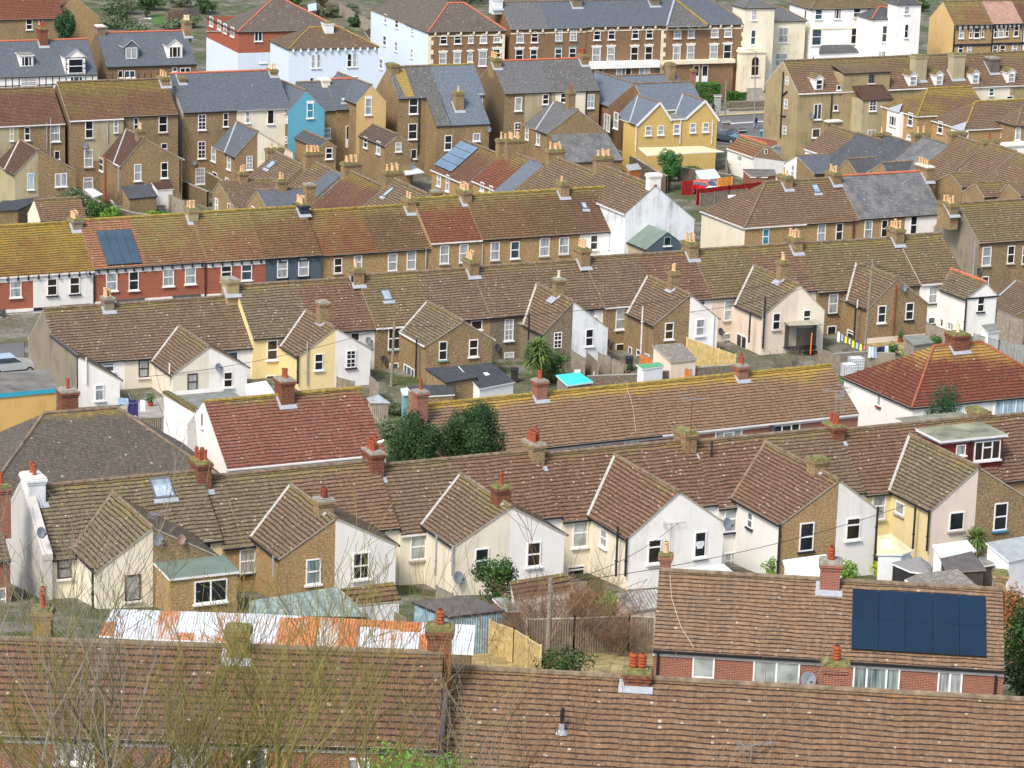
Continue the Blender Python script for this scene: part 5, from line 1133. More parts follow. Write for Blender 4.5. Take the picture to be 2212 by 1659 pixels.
och2(U2,ou2,P(1,1245,1115),fU.onz(P(1,1230,1175),ou2['zo'])[1],pots=3)
U2.DI(1,'f',U2.ve,722,1258,r=.42); U2.PI(1,932,1030,1235,U2.ve,'pipe_grey'); U1.PI(1,405,1060,1290,U1.ve,'pipe_grey'); U1.PI(1,438,1020,1340,U1.ve,'pipe_grey'); U2.PI(1,1022,1420,1650,ou2['vg'],'pipe_grey'); U2b.PI(1,1555,1380,1659,ou2['vg'],'pipe_black')
ch(U2b,1,1412,660,mat='brick_stock',pots=4,pot='pot_buff',wu=.9,wv=1.8,down=2.6)
fU3=Fr(P(1,1465,645),11.2,26)
gg='tall slate roofed house at upper left'
u3m=fU3.onroof(P(1,2045,945),zat(fU3,P(1,1465,645),P(2,90,598)),math.tan(rad(37)))[0]
U3=mk(fU3,'tall brick house with blue grey slate roof and white rendered left side wall',P(1,1462,648),u3m,E=P(1,1900,952),zr=zat(fU3,P(1,1465,645),P(2,90,598)),pitch=37,wall='brick_stock',roof='roof_slate',mats={'l':'pale_render'},cat='house',name='house',ridge='ridge_red',verge='verge_dark')
U3b=mk(fU3,'tall white fronted slate roofed house next to the blue gable',u3m,P(2,175,592),ve=U3.ve,zr=U3.zr,pitch=37,wall='cream_wall',roof='roof_slate',cat='house',name='house',ridge='ridge_red',gut='gutter_grey')
U3.W(1,'f',U3.ve,[(1745,1055,68,135,'g','glass_dark'),(1950,1035,42,115,'s'),(1742,1295,68,145,'g'),(1730,1520,80,140,'g','glass_net')]); U3b.W(1,'f',U3b.ve,[(2140,1012,35,100,'s','glass_net')]); U3b.W(2,'f',U3b.ve,[(126,1010,60,125,'1','glass_warm')])
ou3=pair(U3,U3b,P(1,2045,1050),P(2,70,1130),P(1,2030,1345),P(2,320,1312),'brick_stock','cream_wall','roof_slate',strip='lead')
U3.W(1,'l',ou3['L'][0],[(1848,1335,35,115,'s','glass_net'),(1980,1405,32,120,'s','glass_net'),(1858,1540,40,100,'s'),(1963,1555,30,40,'1')]); U3.W(1,'f',ou3['vg'],[(2155,1408,52,120,'g','glass_net')])
ch(U3,1,1562,660,mat='brick_stock',pots=0,wu=.7,wv=1.4,down=2.,v=.5); ch(U3b,2,140,595,mat='brick_stock',pots=4,pot='pot_cream',wu=.8,wv=1.5,down=2.4)
U3.DI(1,'f',U3.ve,1667,1412,r=.3)
# ---- blue gable, ochre gable and the roofs between
f4=Fr(P(2,437,775),9.8,XF+1)
U4=mk(f4,'house with bright blue gable end and slate roof',P(2,185,690),P(2,437,775),E=P(2,235,950),pitch=46,wall='brick_dark',roof='roof_slate',mats={'r':'blue_wall'},cat='house',name='house',gut='gutter_white',vb=None)
U4.W(2,'r',U4.uR,[(468,955,55,130,'s','glass_teal')],head='sill_white'); U4.W(2,'f',U4.ve,[(266,1030,18,80,'s'),(262,1210,18,60,'s')],sill=None)
f5=Fr(P(2,620,690),9.8,25)
u5m=f5.onv(P(2,600,690))[0]
U5=mk(f5,'low brick house with plain slate roof between the blue and ochre gables',P(2,345,712),u5m,E=P(2,640,943),pitch=40,wall='brick_stock',roof='roof_slate',cat='house',name='house',ridge='ridge_grey')
U5b=mk(f5,'brick house with tall white balcony door under a slate roof with skylight',u5m,P(2,862,676),E=P(2,800,932),zr=zat(f5,P(2,862,676)),pitch=40,wall='brick_stock',roof='roof_slate',cat='house',name='house',ridge='ridge_red')
U5.W(2,'f',U5.ve,[(612,1150,62,90,'s','glass_net')]); U5b.W(2,'f',U5b.ve,[(810,1180,68,190,'d','glass_dark')],sill=None); U5b.skylight(P(2,725,848),P(2,780,885),U5b.zr,U5b.tp)
ch(U5b,2,590,675,mat='cream_wall',pots=0,cap='cap_white',wu=.9,wv=1.4,down=2.2,flash=False)
U5.PI(2,562,955,1160,U5.ve); U5b.PI(2,865,940,1300,U5b.ve); 
f6=Fr(P(2,1000,730),10.,XF+1)
U6=mk(f6,'house with tall ochre gable end and single white window',P(2,705,628),P(2,1000,730),E=P(2,900,895),pitch=46,wall='brick_stock',roof='roof_slate',mats={'r':'sand_wall'},cat='house',name='house')
U6.W(2,'r',U6.uR,[(970,920,58,145,'s')],head='sill_white')
def ext(fr,lab,A,B,E,ve=None,wall='brick_stock',roof='roof_tile_pl',pitch=35,z=None,**k):
    return mk(fr,lab,A,B,E=E,pitch=pitch,wall=wall,roof=roof,cat='outbuilding',name='outbuilding',**k)
fe=Fr(P(2,1232,1160),6.2,XF+1)
e1=ext(fe,'small brown tiled brick wing below the ochre gable',P(2,1005,1075),P(2,1232,1160),P(2,1000,1205),wall='brick_stock',roof='roof_tile_grey')
e1.W(2,'f',e1.ve,[(948,1230,30,90,'s'),(1060,1275,32,110,'s')]); e1.W(2,'r',e1.uR,[(1230,1270,50,80,'s')])
fe2=Fr(P(2,620,1212),6.2,XF+1)
e2=ext(fe2,'small slate roofed brick wing below the blue gable',P(2,412,1122),P(2,620,1212),P(2,430,1220),roof='roof_slatedark')
e2.W(2,'r',e2.uR,[(630,1325,60,95,'s','glass_dark')])
# ---- big brick gable with catslide slates
f7=Fr(P(2,1140,578),11.2,25.5)
u7m=f7.onv(P(2,1500,560))[0]
U7=mk(f7,'tall brick gabled house with yellow lichen down its old slates',P(2,1137,580),u7m,E=P(2,1340,836),pitch=42,wall='brick_stock',roof='roof_slateold',cat='house',name='house',verge='lead')
U7b=mk(f7,'right half of the tall house with clean blue slates and mossy chimney',u7m,P(2,1885,542),ve=U7.ve,zr=U7.zr,pitch=42,wall='brick_stock',roof='roof_slateblue',cat='house',name='house',ridge='ridge_yel')
def catslide(H,uL,uR,Ep,roof,wall,sidewall=True,v0=None):
    _,v,z=H.fr.onroof(Ep,H.zr+.03,H.tp); b=MB().mat(roof); v0=v0 if v0 is not None else H.ve-.5
    Z=lambda q:H.zr+.03-H.tp*q
    b.slab([(uL-.1,v0,Z(v0)),(uR+.05,v0,Z(v0)),(uR+.05,v,Z(v)),(uL-.1,v,Z(v))],.12,edge='verge_dark'); H.add('catslide_roof',b)
    w=MB().mat(wall); z0=H.o[2]-1; vw=v-.12
    w.poly([(uL,vw,z0),(uR,vw,z0),(uR,vw,Z(vw)-.12),(uL,vw,Z(vw)-.12)][::-1])
    for u in(uL,uR): w.poly([(u,H.ve-.1,z0),(u,vw,z0),(u,vw,Z(vw)-.12),(u,H.ve-.1,Z(H.ve-.1)-.12)])
    H.add('rear_wing_wall',w); return vw
_,vv7,_z=f7.onroof(P(2,1790,1078),U7.zr,U7.tp)
uc0=f7.onv(P(2,1562,1120),vv7)[0]; uc1=f7.onv(P(2,2018,1090),vv7)[0]
vw7=catslide(U7,uc0,U7.uR-.02,P(2,1700,1085),'roof_slateold','brick_stock'); catslide(U7b,U7b.uL+.02,uc1,P(2,1700,1085),'roof_slateblue','brick_stock')
U7.W(2,'f',U7.ve,[(1360,912,78,145,'s','glass_dark'),(1353,1135,78,135,'s','glass_dark'),(1362,1330,50,80,'1','glass_dark')]); U7.W(2,'f',vw7,[(1660,1232,62,125,'s','glass_dark')]); U7b.W(2,'f',vw7,[(1905,1185,62,70,'1','glass_net')]); U7.W(2,'l',uc0,[(1443,980,20,80,'1','glass_pale')],sill=None)
U7b.W(2,'f',U7b.ve,[(1935,870,50,120,'s','glass_pale')])
b=MB().mat('roof_slateyel'); Z=lambda q:U7.zr+.02-U7.tp*q; b.slab([(U7.uL+.5,.3,Z(.3)),(U7.uL+2.,.3,Z(.3)),(U7.uL+2.,U7.ve,Z(U7.ve)),(U7.uL+.9,U7.ve,Z(U7.ve))],.03); U7.add('lichen_patch',b)
ch(U7,2,1180,550,mat='brick_stock',pots=0,wu=.9,wv=1.7,down=2.2,cap='cap_moss',flash=False)
u,z=f7.onv(P(2,1750,792),U7.ve+1.2); U7b.chimney(u,U7.ve+1.2,z,z-3.6,1.,1.,pots=1,pot='pot_buff',cap='cap_moss',zr=U7.zr,tp=U7.tp,flash=True)
U7b.DI(2,'f',vw7,2000,1120,r=.36); U7.PI(2,1415,850,1330,U7.ve,'pipe_black',.07)
# ---- slate and speckle roofed tall house right of it
f8=Fr(P(2,2030,520),11.2,25)
z8=zat(f8,P(3,580,502)); u8m=f8.onv(P(3,230,515))[0]
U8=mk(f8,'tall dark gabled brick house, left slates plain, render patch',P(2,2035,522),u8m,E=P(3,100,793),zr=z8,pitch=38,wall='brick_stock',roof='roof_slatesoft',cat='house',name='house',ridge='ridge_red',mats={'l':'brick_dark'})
U8b=mk(f8,'tall house with white speckled slate roof and white and brick wall',u8m,P(3,640,498),E=P(3,600,775),zr=z8,pitch=38,wall='brick_stock',roof='roof_slateold',cat='house',name='house',ridge='ridge_red')
for H,x0,x1,m in((U8,110,300,'olive_render'),(U8b,300,368,'olive_render'),(U8b,372,635,'cream_wall')):
    a0,_=f8.onv(P(3,x0,880),H.ve); a1,_=f8.onv(P(3,x1,870),H.ve); b=MB().mat(m); b.box(max(a0,H.uL+.02),min(a1,H.uR-.02),H.ve,H.ve+.03,H.o[2],H.ze-.15); H.add('render_panel',b)
U8.W(3,'f',U8.ve+.03,[(55,898,62,120,'1','glass_pale'),(50,1118,62,120,'g','glass_dark'),(290,857,55,88,'s','glass_warm')]); U8b.W(3,'f',U8b.ve+.03,[(442,845,45,82,'s'),(680,875,58,120,'sv','glass_net')])
ou8=pair(U8,U8b,P(3,368,872),P(3,572,945),P(3,305,1148),P(3,822,1135),'brick_stock','brick_stock','roof_slatesoft',strip='lead')
U8.W(3,'l',ou8['L'][0],[(130,1150,28,110,'s','glass_net'),(228,1190,30,120,'s','glass_net')]); och2(U8,ou8,P(3,512,790),f8.onz(P(3,510,920),ou8['zo'])[1],pots=2,pot='pot_red',mat='brick_stock')
ch(U8b,3,610,470,mat='brick_stock',pots=5,pot='pot_red',wu=.9,wv=1.8,down=2.5); ch(U8,2,2065,500,mat='brick_stock',pots=5,pot='pot_buff',wu=.9,wv=1.8,down=2.3)
U8b.PI(3,645,780,975,U8b.ve,'pipe_black',.09)
# lean-to slate roof below
vs=ou8['vg']; u0_,z0_=f8.onv(P(3,318,1165),vs); u1_,z1_=f8.onv(P(3,820,1135),vs); vl=vs+4.5; tpl=.55
_p=f8.onroof(P(3,800,1392),z0_,tpl,vs); vl=_p[1]
b=MB().mat('roof_slatelichen'); b.slab([(u0_,vs+.02,z0_),(u1_,vs+.02,z0_),(u1_,vl,z0_-tpl*(vl-vs)),(u0_,vl,z0_-tpl*(vl-vs))],.1,edge='verge_dark'); U8.add('lean_to_roof',b)
b=MB().mat('brick_stock'); b.box(u0_+.1,u1_-.1,vs+.03,vl-.15,U8.o[2]-1,z0_-tpl*(vl-vs)-.12); b.poly([(u1_-.1,vs,z0_-.1),(u1_-.1,vl-.15,z0_-tpl*(vl-vs)-.1),(u1_-.1,vs,U8.o[2])]); b.poly([(u0_+.1,vs,z0_-.1),(u0_+.1,vl-.15,z0_-tpl*(vl-vs)-.1),(u0_+.1,vs,U8.o[2])]); U8.add('lean_to_wall',b)
# ---- long tan rendered block at right
f1=Fr(P(4,130,525),10.6,26)
tz=zat(f1,P(4,130,527),P(4,1000,490)); um1=f1.onv(P(4,1300,487))[0]; um2=f1.onv(P(4,1630,480))[0]; um3=f1.onv(P(4,1950,478))[0]
V=[mk(f1,'long tan rendered block with stained gable end and three stacked side windows',P(4,130,527),um1,E=P(4,440,792),zr=tz,pitch=40,wall='tan_render',roof='roof_tangrid',cat='house',name='house',gut='gutter_white',verge='verge_white'),
 mk(f1,'tan rendered house with two small white dormers between two cream chimneys',um1,um2,E=P(4,1400,762),zr=tz,pitch=40,wall='tan_render',roof='roof_tangrid',cat='house',name='house',gut='gutter_white'),
 mk(f1,'house with white upper wall and one dormer right of the tall cream chimney',um2,um3,E=P(4,1900,738),zr=tz-.05,pitch=40,wall='cream_wall',roof='roof_tangrid',cat='house',name='house',gut='gutter_white'),
 mk(f1,'tan house with one dormer beside the dark rendered chimney at the right edge',um3,um3+10,E=P(4,2100,732),zr=tz,pitch=40,wall='tan_render',roof='roof_tangrid',cat='house',name='house',gut='gutter_white')]
A=V[0]
A.W(4,'l',A.uL,[(166,698,26,75,'s','glass_net'),(156,900,28,90,'s','glass_net'),(143,1125,28,75,'s','glass_net')],sill=None)
A.W(4,'f',A.ve,[(428,965,68,135,'c2','glass_dark'),(415,1150,70,75,'1','glass_warm'),(585,930,35,50,'1','glass_dark'),(612,757,35,40,'1')])
A.DI(4,'f',A.ve,365,1005,r=.4); A.PI(4,555,800,1025,A.ve,'pipe_black',.08); b=MB().mat('pipe_black')
for (x0,y0),(x1,y1) in(((133,620),(105,1190)),((118,830),(165,790)),((105,1000),(150,1005))):
    p=f1.onu(P(4,x0,y0),A.uL-.1);q=f1.onu(P(4,x1,y1),A.uL-.1); b.tube([(A.uL-.1,p[0],p[1]),(A.uL-.1,q[0],q[1])],.09,6)
A.add('drainpipe',b)
# recessed middle: tall rendered stair wall rising through the roof
ua,_=f1.onv(P(4,640,800),A.ve); ub,zt=f1.onv(P(4,1040,800),A.ve)
va=A.ve-1.3; zt=A.zr-A.tp*va+.5
_,ztop=f1.onv(P(4,830,630),A.ve+.15)
b=MB().mat('tan_render'); b.box(ua,ub,A.vr+1.,A.ve+.15,A.o[2]-1,ztop); A.add('stair_wall',b)
b=MB().mat('roof_tangrid'); b.slab([(ua-.1,1.2,ztop+.75),(ub+.1,1.2,ztop+.75),(ub+.1,A.ve+.3,ztop+.05),(ua-.1,A.ve+.3,ztop+.05)],.14,edge='verge_dark'); A.add('stair_roof',b)
A.W(4,'f',A.ve+.16,[(893,680,50,80,'g','glass_dark')],fm='window_grey')
u0_,z_=f1.onv(P(4,820,865),A.ve+2.6); u1_,_=f1.onv(P(4,1075,850),A.ve+2.6)
b=MB().mat('olive_render'); b.box(u0_,u1_,A.ve+.1,A.ve+2.6,A.o[2]-1,z_-.05); A.add('annexe_wall',b); b=MB().mat('roof_tile_pl'); b.slab([(u0_-.1,A.ve+.1,z_+1.4),(u1_+.1,A.ve+.1,z_+1.4),(u1_+.1,A.ve+2.75,z_),(u0_-.1,A.ve+2.75,z_)],.1,edge='verge_dark'); A.add('annexe_roof',b)
A.W(4,'f',A.ve+2.6,[(905,913,58,90,'g','glass_dark'),(895,1150,70,60,'c2')])
def dormer(H,t,x,y,w=1.0,h=1.3,d=2.2,wm='white_wall',gable=True,rm='roof_tangrid',ty='s'):
    fr=H.fr; 
    # front plane: where the dormer base sits on the roof
    u,v,z=fr.onroof(P(t,x,y),H.zr,H.tp,H.vr); z-=.1
    b=MB().mat(wm); x0,x1=u-w/2,u+w/2; zt=z+h
    b.box(x0,x1,max(v-d,H.vr+.1),v,z-.3,zt)
    H_=fr; o=H.add('dormer',b)
    r=MB().mat(rm)
    if gable:
        zp=zt+w*.42; vb_=max(v-d-w*.3,H.vr+.05)
        r.slab([(u,vb_,zp),(u,v+.15,zp),(x0-.12,v+.15,zt-.05),(x0-.12,vb_,zt-.05)],.07,edge='verge_white'); r.slab([(u,vb_,zp),(u,v+.15,zp),(x1+.12,v+.15,zt-.05),(x1+.12,vb_,zt-.05)],.07,edge='verge_white')
        b2=MB().mat(wm); b2.poly([(x0,v-.002,zt),(x1,v-.002,zt),(u,v-.002,zp-.05)]); q=H.add('dormer_gable',b2); q.parent=o
    else: r.slab([(x0-.15,v-d,zt+.2),(x1+.15,v-d,zt+.2),(x1+.15,v+.15,zt+.02),(x0-.15,v+.15,zt+.02)],.12,edge='verge_white')
    q=H.add('dormer_roof',r); q.parent=o
    wn=H.win1('f',v+.01,u,z+h*.5,w*.74,h*.82,ty,None,None,None,None); wn.parent=o
    return o
dormer(V[0],4,438,775,1.2,1.45); dormer(V[0],4,1250,742,1.2,1.4); dormer(V[1],4,1475,735,1.2,1.4); dormer(V[2],4,1788,725,1.2,1.4); dormer(V[3],4,2098,712,1.2,1.4)
V[2].W(4,'f',V[2].ve,[(1930,795,40,60,'s')]); V[3].W(4,'f',V[3].ve,[(2090,842,60,30,'1')])
for H,x,y,m,w2 in((V[0],1305,475,'olive_render',1.7),(V[1],1635,460,'olive_render',1.4)):
    u,z=f1.onv(P(4,x,y),2.5); H.chimney(u,2.5,z,z-3.9,1.7,1.2,mat=m,pots=0,cap='cap_moss',zr=H.zr,tp=H.tp)
u,z=f1.onv(P(4,1940,495),1.8); V[2].chimney(u,1.8,z,z-3.3,1.3,1.5,mat='dark_brickpaint',pots=0,cap='cap_grey',zr=H.zr,tp=H.tp)
# ---- hipped bay houses
f2=Fr(P(4,1385,765),8.6,26)
B1=mk(f2,'brick and red quoin house with white bay and lichen yellow hipped roof',P(4,1385,765),P(4,1760,745),E=P(4,1400,992),pitch=33,hip='L',wall='brick_buff',roof='roof_yellowtan',cat='house',name='house',gut='gutter_white',ridge='ridge_yel')
f2b=Fr(P(4,1790,880),8.,26)
B2=mk(f2b,'brick house with hipped brown roof in front of the lichen yellow one',P(4,1790,880),P(4,2350,850),E=P(4,1900,1103),pitch=33,hip='L',wall='brick_buff',roof='roof_tangrid',cat='house',name='house',gut='gutter_white',ridge='ridge_yel')
B1.W(4,'l',B1.uL,[(1232,1030,42,110,'s'),(1222,1185,42,40,'1')]); B2.W(4,'l',B2.uL,[(1490,1100,42,105,'s')]); B2.W(4,'f',B2.ve,[(2038,1140,48,80,'g','glass_dark')])
f2c=Fr(P(4,2300,900),8.2,26)
B3=mk(f2c,'brick house with arched window and white bay top at the right edge',P(4,2200,925),P(4,2500,905),E=P(4,2200,1075),pitch=35,hip='L',wall='brick_stock',roof='roof_tangrid',cat='house',name='house')
B3.W(4,'f',B3.ve,[(2158,1150,42,120,'a','glass_net')])
_u,_z=f2c.onv(P(4,2150,1240),B3.ve+1.2); b=MB().mat('white_wall'); b.box(_u-1.3,_u+3,B3.ve,B3.ve+1.2,B3.o[2]-1,_z); b.box(_u-1.45,_u+3.1,B3.ve,B3.ve+1.35,_z-.3,_z-.1); B3.add('bay',b)
for H,tt,x0,x1,yt in((B1,4,1035,1140,935),(B2,4,1585,1700,1095)):
    v0,zt=f2.onu(P(tt,x0,yt-30),H.uL-.6) if H is B1 else f2b.onu(P(tt,x0,yt-20),H.uL-.6); v1,_=(f2 if H is B1 else f2b).onu(P(tt,x1,yt),H.uL-.6); v0,v1=sorted((v0,v1))
    b=MB().mat('white_wall'); b.box(H.uL-.6,H.uL,v0,v1,H.o[2]-1,H.ze-.2); H.add('bay',b); b=MB().mat('lead'); b.slab([(H.uL+.6,(v0+v1)/2,H.ze+.75),(H.uL-.75,v1+.1,H.ze-.1),(H.uL-.75,v0-.1,H.ze-.1)],.06); H.add('bay_roof',b); H.win1('l',H.uL-.61,(v0+v1)/2,H.ze-1.3,1.5,1.2,'c3'); H.win1('l',H.uL-.61,(v0+v1)/2,H.ze-4.,1.5,1.2,'c3')
# ---- brown brick terrace with white lintels at the top
fW=Fr((1106,4),11.2,22)
gW='tall brown brick terrace at the top'
tpW=math.tan(rad(36)); zW=zat(fW,(1106,4))
eu=[fW.onroof(P(3,x,y),zW,tpW)[0] for x,y in((-12,248),(318,240),(640,225),(1290,212))]
def wk(lab,a,b_,E,roof,**k): return mk(fW,lab,a,b_,E=E,zr=zW,pitch=36,wall='brick_brown',roof=roof,group=gW,cat='house',name='house',**k)
W2=wk('brown brick terrace house under plum grey slates with arched top windows',eu[0],eu[1],P(3,200,243),'roof_slatesoft')
W3=wk('brown brick terrace house with pale green window heads',eu[1],eu[2],P(3,480,236),'roof_slate')
W4=wk('brown brick terrace house with orange curtained windows above a white canopy',eu[2],eu[3],P(3,1000,218),'roof_slate')
W5=wk('brown brick end house with white toothed quoins and weathered front hip',eu[3],fW.onroof(P(3,2030,200),zW,tpW)[0]-4,P(3,1700,207),'roof_slate',hip='R',hd=4.)
W1=mk(fW,'brown brick house with ice blue side wall and speckled hipped roof',P(2,1662,25),P(2,1800,25),E=P(2,1830,264),pitch=36,hip='LR',wall='brick_brown',roof='roof_speck',group=gW,cat='house',name='house',mats={'l':'iceblue_wall'},ridge='ridge_red')
arc=lambda l:[(x,y,60,92,'a',g) for x,y,g in l]
W2.W(3,'f',W2.ve,[(70,320,60,98,'a','glass_net'),(195,318,58,98,'a','glass_warm')]); W2.W(3,'f',W2.ve,[(62,478,64,100,'s'),(187,474,62,95,'s')],head='lintel_white')
W3.W(3,'f',W3.ve,[(405,308,60,95,'g','glass_net'),(530,303,60,95,'g','glass_net'),(400,465,60,90,'s'),(522,460,60,90,'s')],head='sill_green',sill='sill_green')
W4.W(3,'f',W4.ve,[(735,298,58,95,'a','glass_dark'),(860,294,58,95,'a','glass_dark'),(1065,288,60,98,'a','glass_dark'),(1187,285,60,98,'a','glass_dark')]); W4.W(3,'f',W4.ve,[(728,475,68,130,'s','glass_pale'),(853,470,65,125,'s','glass_pale'),(1057,465,66,120,'s','glass_warm'),(1180,460,65,120,'s','glass_warm')],head='lintel_white')
W5.W(3,'f',W5.ve,[(1430,288,62,90,'a','glass_net'),(1548,284,60,90,'a','glass_net'),(1752,278,60,85,'a','glass_net'),(1868,274,60,85,'a','glass_net')]); W5.W(3,'f',W5.ve,[(1422,460,64,125,'s','glass_net'),(1542,455,64,125,'s','glass_net'),(1742,450,68,122,'s','glass_net'),(1860,446,66,122,'s','glass_dark'),(1448,645,60,110,'s','glass_net'),(1815,645,110,140,'c2','glass_dark')],head='lintel_white')
W1.W(2,'f',W1.ve,[(1620,340,60,85,'a','glass_dark'),(1743,336,60,85,'a','glass_dark'),(1855,333,45,80,'a','glass_net'),(1965,330,60,82,'a','glass_net'),(2083,326,60,80,'a','glass_net')]); W1.W(2,'f',W1.ve,[(1615,505,64,95,'s','glass_net'),(1738,500,64,95,'s','glass_net'),(1850,492,45,85,'a','glass_net'),(1957,505,64,130,'s','glass_net'),(2080,460,64,70,'s')],head='lintel_white')
W1.W(2,'l',W1.uL,[(1352,270,22,60,'s','glass_net'),(1347,460,24,78,'s','glass_net'),(1217,205,28,70,'s'),(1212,400,28,85,'s')],sill='sill_white')
# rear wing of W1 along the side street
b=MB().mat('iceblue_wall'); vb2=-19; b.box(W1.uL,W1.uR-2,vb2,W1.vb+.02,W1.o[2]-1,W1.ze-.05); W1.add('rear_wing_wall',b)
b=MB().mat('roof_speck'); um_=(W1.uL+W1.uR-2)/2; zp=W1.ze+.72*(um_-W1.uL); b.slab([(um_,vb2+5,zp),(um_,0,zp),(W1.uL-.15,W1.vb+3,W1.ze-.1),(W1.uL-.15,vb2,W1.ze-.1)],.1); b.slab([(um_,vb2+5,zp),(um_,0,zp),(W1.uR-1.9,0,W1.ze-.1),(W1.uR-1.9,vb2,W1.ze-.1)],.1); b.slab([(um_,vb2+5,zp),(W1.uL-.15,vb2,W1.ze-.1),(W1.uR-1.9,vb2,W1.ze-.1)],.1); W1.add('rear_wing_roof',b)
W1.W(2,'l',W1.uL,[(1120,160,26,75,'s'),(1113,350,28,85,'s'),(1082,550,30,90,'s')],sill='sill_white')
for H in(W1,W2,W3,W4,W5):   # cornice and brackets
    b=MB().mat('stone_cream'); b.box(H.uL+.03,H.uR-.03,H.ve,H.ve+.07,H.ze-.75,H.ze-.6); n=int((H.uR-H.uL)/1.6)
    for k in range(n): x=H.uL+(k+.5)*(H.uR-H.uL)/n; b.box(x-.11,x+.11,H.ve,H.ve+.26,H.ze-.5,H.ze-.16)
    H.add('cornice',b)
for H,us_ in((W5,(W5.uL,W5.uR)),(W1,(W1.uL,W1.uR))):
    for u in us_:
        b=MB().mat('stone_cream'); sg=1 if u==us_[0] else -1
        for k in range(14):
            w=.75 if k%2 else .4; z=H.ze-.9-k*.62; b.box(min(u+sg*.02,u+sg*w),max(u+sg*.02,u+sg*w),H.ve,H.ve+.05,z-.3,z+.3)
        H.add('quoins',b)
for H,x0,x1,y0,y1 in((W4,680,1280,540,598),(W5,1330,1930,528,560)):
    a0,z1=fW.onv(P(3,x0,y0),H.ve+.9); a1,_=fW.onv(P(3,x1,y0),H.ve+.9); _,z2=fW.onv(P(3,x0,y1),H.ve+.9); b=MB().mat('stone_cream' if H is W5 else 'white_stucco'); b.box(a0,a1,H.ve,H.ve+.9,z2,z1); n=6
    for k in range(n+1): x=a0+.3+(a1-a0-.6)*k/n
    b.mat('brick_brown'); b.box(a0+.1,a1-.1,H.ve+.01,H.ve+.5,H.o[2]-1,z2)
    H.add('porch_canopy',b)
W4.W(3,'f',W4.ve+.51,[(750,612,70,50,'1'),(925,620,55,70,'1'),(1005,615,55,70,'1'),(1145,610,90,70,'c2')],sill=None); W5.W(3,'f',W5.ve+.51,[(1590,640,50,150,'d','glass_dark'),(1665,640,50,150,'d','glass_dark')],sill=None)
b=MB().mat('roof_slateold'); H=W5; uc_=fW.onroof(P(3,1480,205),zW,tpW)[0]; b.slab([(uc_+.2,.4,zW+.05),(uc_-2.9,H.ve+.9,H.ze-.1),(uc_+3.2,H.ve+.9,H.ze-.1)],.1,edge='lead'); b.mat('lead'); b.tube([(uc_+.2,.4,zW+.1),(uc_-2.9,H.ve+.9,H.ze)],.18,6); b.mat('ridge_yel'); b.tube([(uc_+.2,.4,zW+.1),(uc_+3.2,H.ve+.9,H.ze)],.15,6); H.add('front_hip_roof',b)
for H,t,x,y in((W4,3,545,-30),(W5,3,1215,-30),(W2,2,2070,-20)):
    u,z=fW.onv(P(t,x,y)); H.chimney(u,.2,z,zW-1.5,1.3,1.7,mat='brick_grey' if H is not W2 else 'white_dirty',pots=0,cap='cap_moss',zr=zW,tp=tpW)
# ---- white stucco villas
fV2=Fr((1808,-22),11.8,22)
def vil(lab,A,B,E,wall,roof,fr=fV2,hip='LR',pitch=30,**k): return mk(fr,lab,A,B,E=E,pitch=pitch,hip=hip,wall=wall,roof=roof,cat='villa',name='villa',**k)
VB=vil('large white villa with olive hipped roof, drainpipes and round arched ground floor',P(4,470,-70),P(4,800,-85),P(4,620,68),'white_stucco','roof_olive')
VB.W(4,'f',VB.ve,[(437,125,60,85,'s'),(600,120,62,85,'c3','glass_dark'),(768,110,58,80,'s','glass_dark'),(420,318,80,150,'s','glass_blue'),(757,305,80,145,'s','glass_warm'),(410,490,62,50,'a'),(750,480,55,50,'a')])
VB.PI(4,325,90,500,VB.ve,'pipe_black',.09); VB.PI(4,868,75,490,VB.ve,'pipe_black',.09)
u,z=fV2.onv(P(4,620,430),VB.ve+1.5); b=MB().mat('white_stucco'); b.box(u-3.2,u+3.2,VB.ve,VB.ve+1.5,VB.o[2]-1,z-.35); VB.add('porch',b); b=MB().mat('roof_slatedark'); b.slab([(u-2.2,VB.ve,z+.5),(u+2.2,VB.ve,z+.5),(u+3.4,VB.ve+1.7,z-.35),(u-3.4,VB.ve+1.7,z-.35)],.08); VB.add('porch_roof',b)
b=MB().mat('stone_cream'); b.box(VB.uL+.3,VB.uR-.3,VB.ve,VB.ve+.1,VB.ze-2.95,VB.ze-2.75); b.box(VB.uL+.3,VB.uR-.3,VB.ve,VB.ve+.12,VB.ze-8.,VB.ze-7.8); VB.add('string_course',b)
fV3=Fr(P(4,100,40),10.,22)
VA=vil('cream villa with blue grey hipped slates and tall paned window',P(4,60,60),P(4,110,58),P(4,150,176),'stone_cream','roof_slatesoft',fr=fV3)
VA.W(4,'f',VA.ve,[(132,303,82,130,'sv','glass_net'),(85,515,50,110,'s'),(135,510,60,100,'s')])
fV4=Fr(P(3,2090,-20),11.5,22)
VT=vil('slim cream tower house with arched stair porch beside the brown brick end house',P(3,2075,-25),P(3,2110,-26),P(3,2090,62),'cream_wall','roof_slatesoft',fr=fV4)
VT.W(3,'f',VT.ve,[(2090,130,42,88,'g','glass_net'),(2083,322,42,125,'s','glass_blue')])
u,z=fV4.onv(P(3,2095,420),VT.ve+1.6); b=MB().mat('stone_cream'); b.box(u-1.8,u+1.8,VT.ve,VT.ve+1.6,VT.o[2]-1,z); b.box(u-2.,u+2.,VT.ve,VT.ve+1.75,z-.6,z-.35); VT.add('porch',b); VT.W(3,'f',VT.ve+1.61,[(2100,570,68,170,'a','glass_warm')],fm='stone_cream')
b=MB()
b.mat('concrete')
for k in range(9): b.box(u-.9,u+1.3,VT.ve+1.6+k*.32,VT.ve+1.95+k*.32,VT.o[2]-1,VT.o[2]+2.1-k*.2)
VT.add('steps',b)
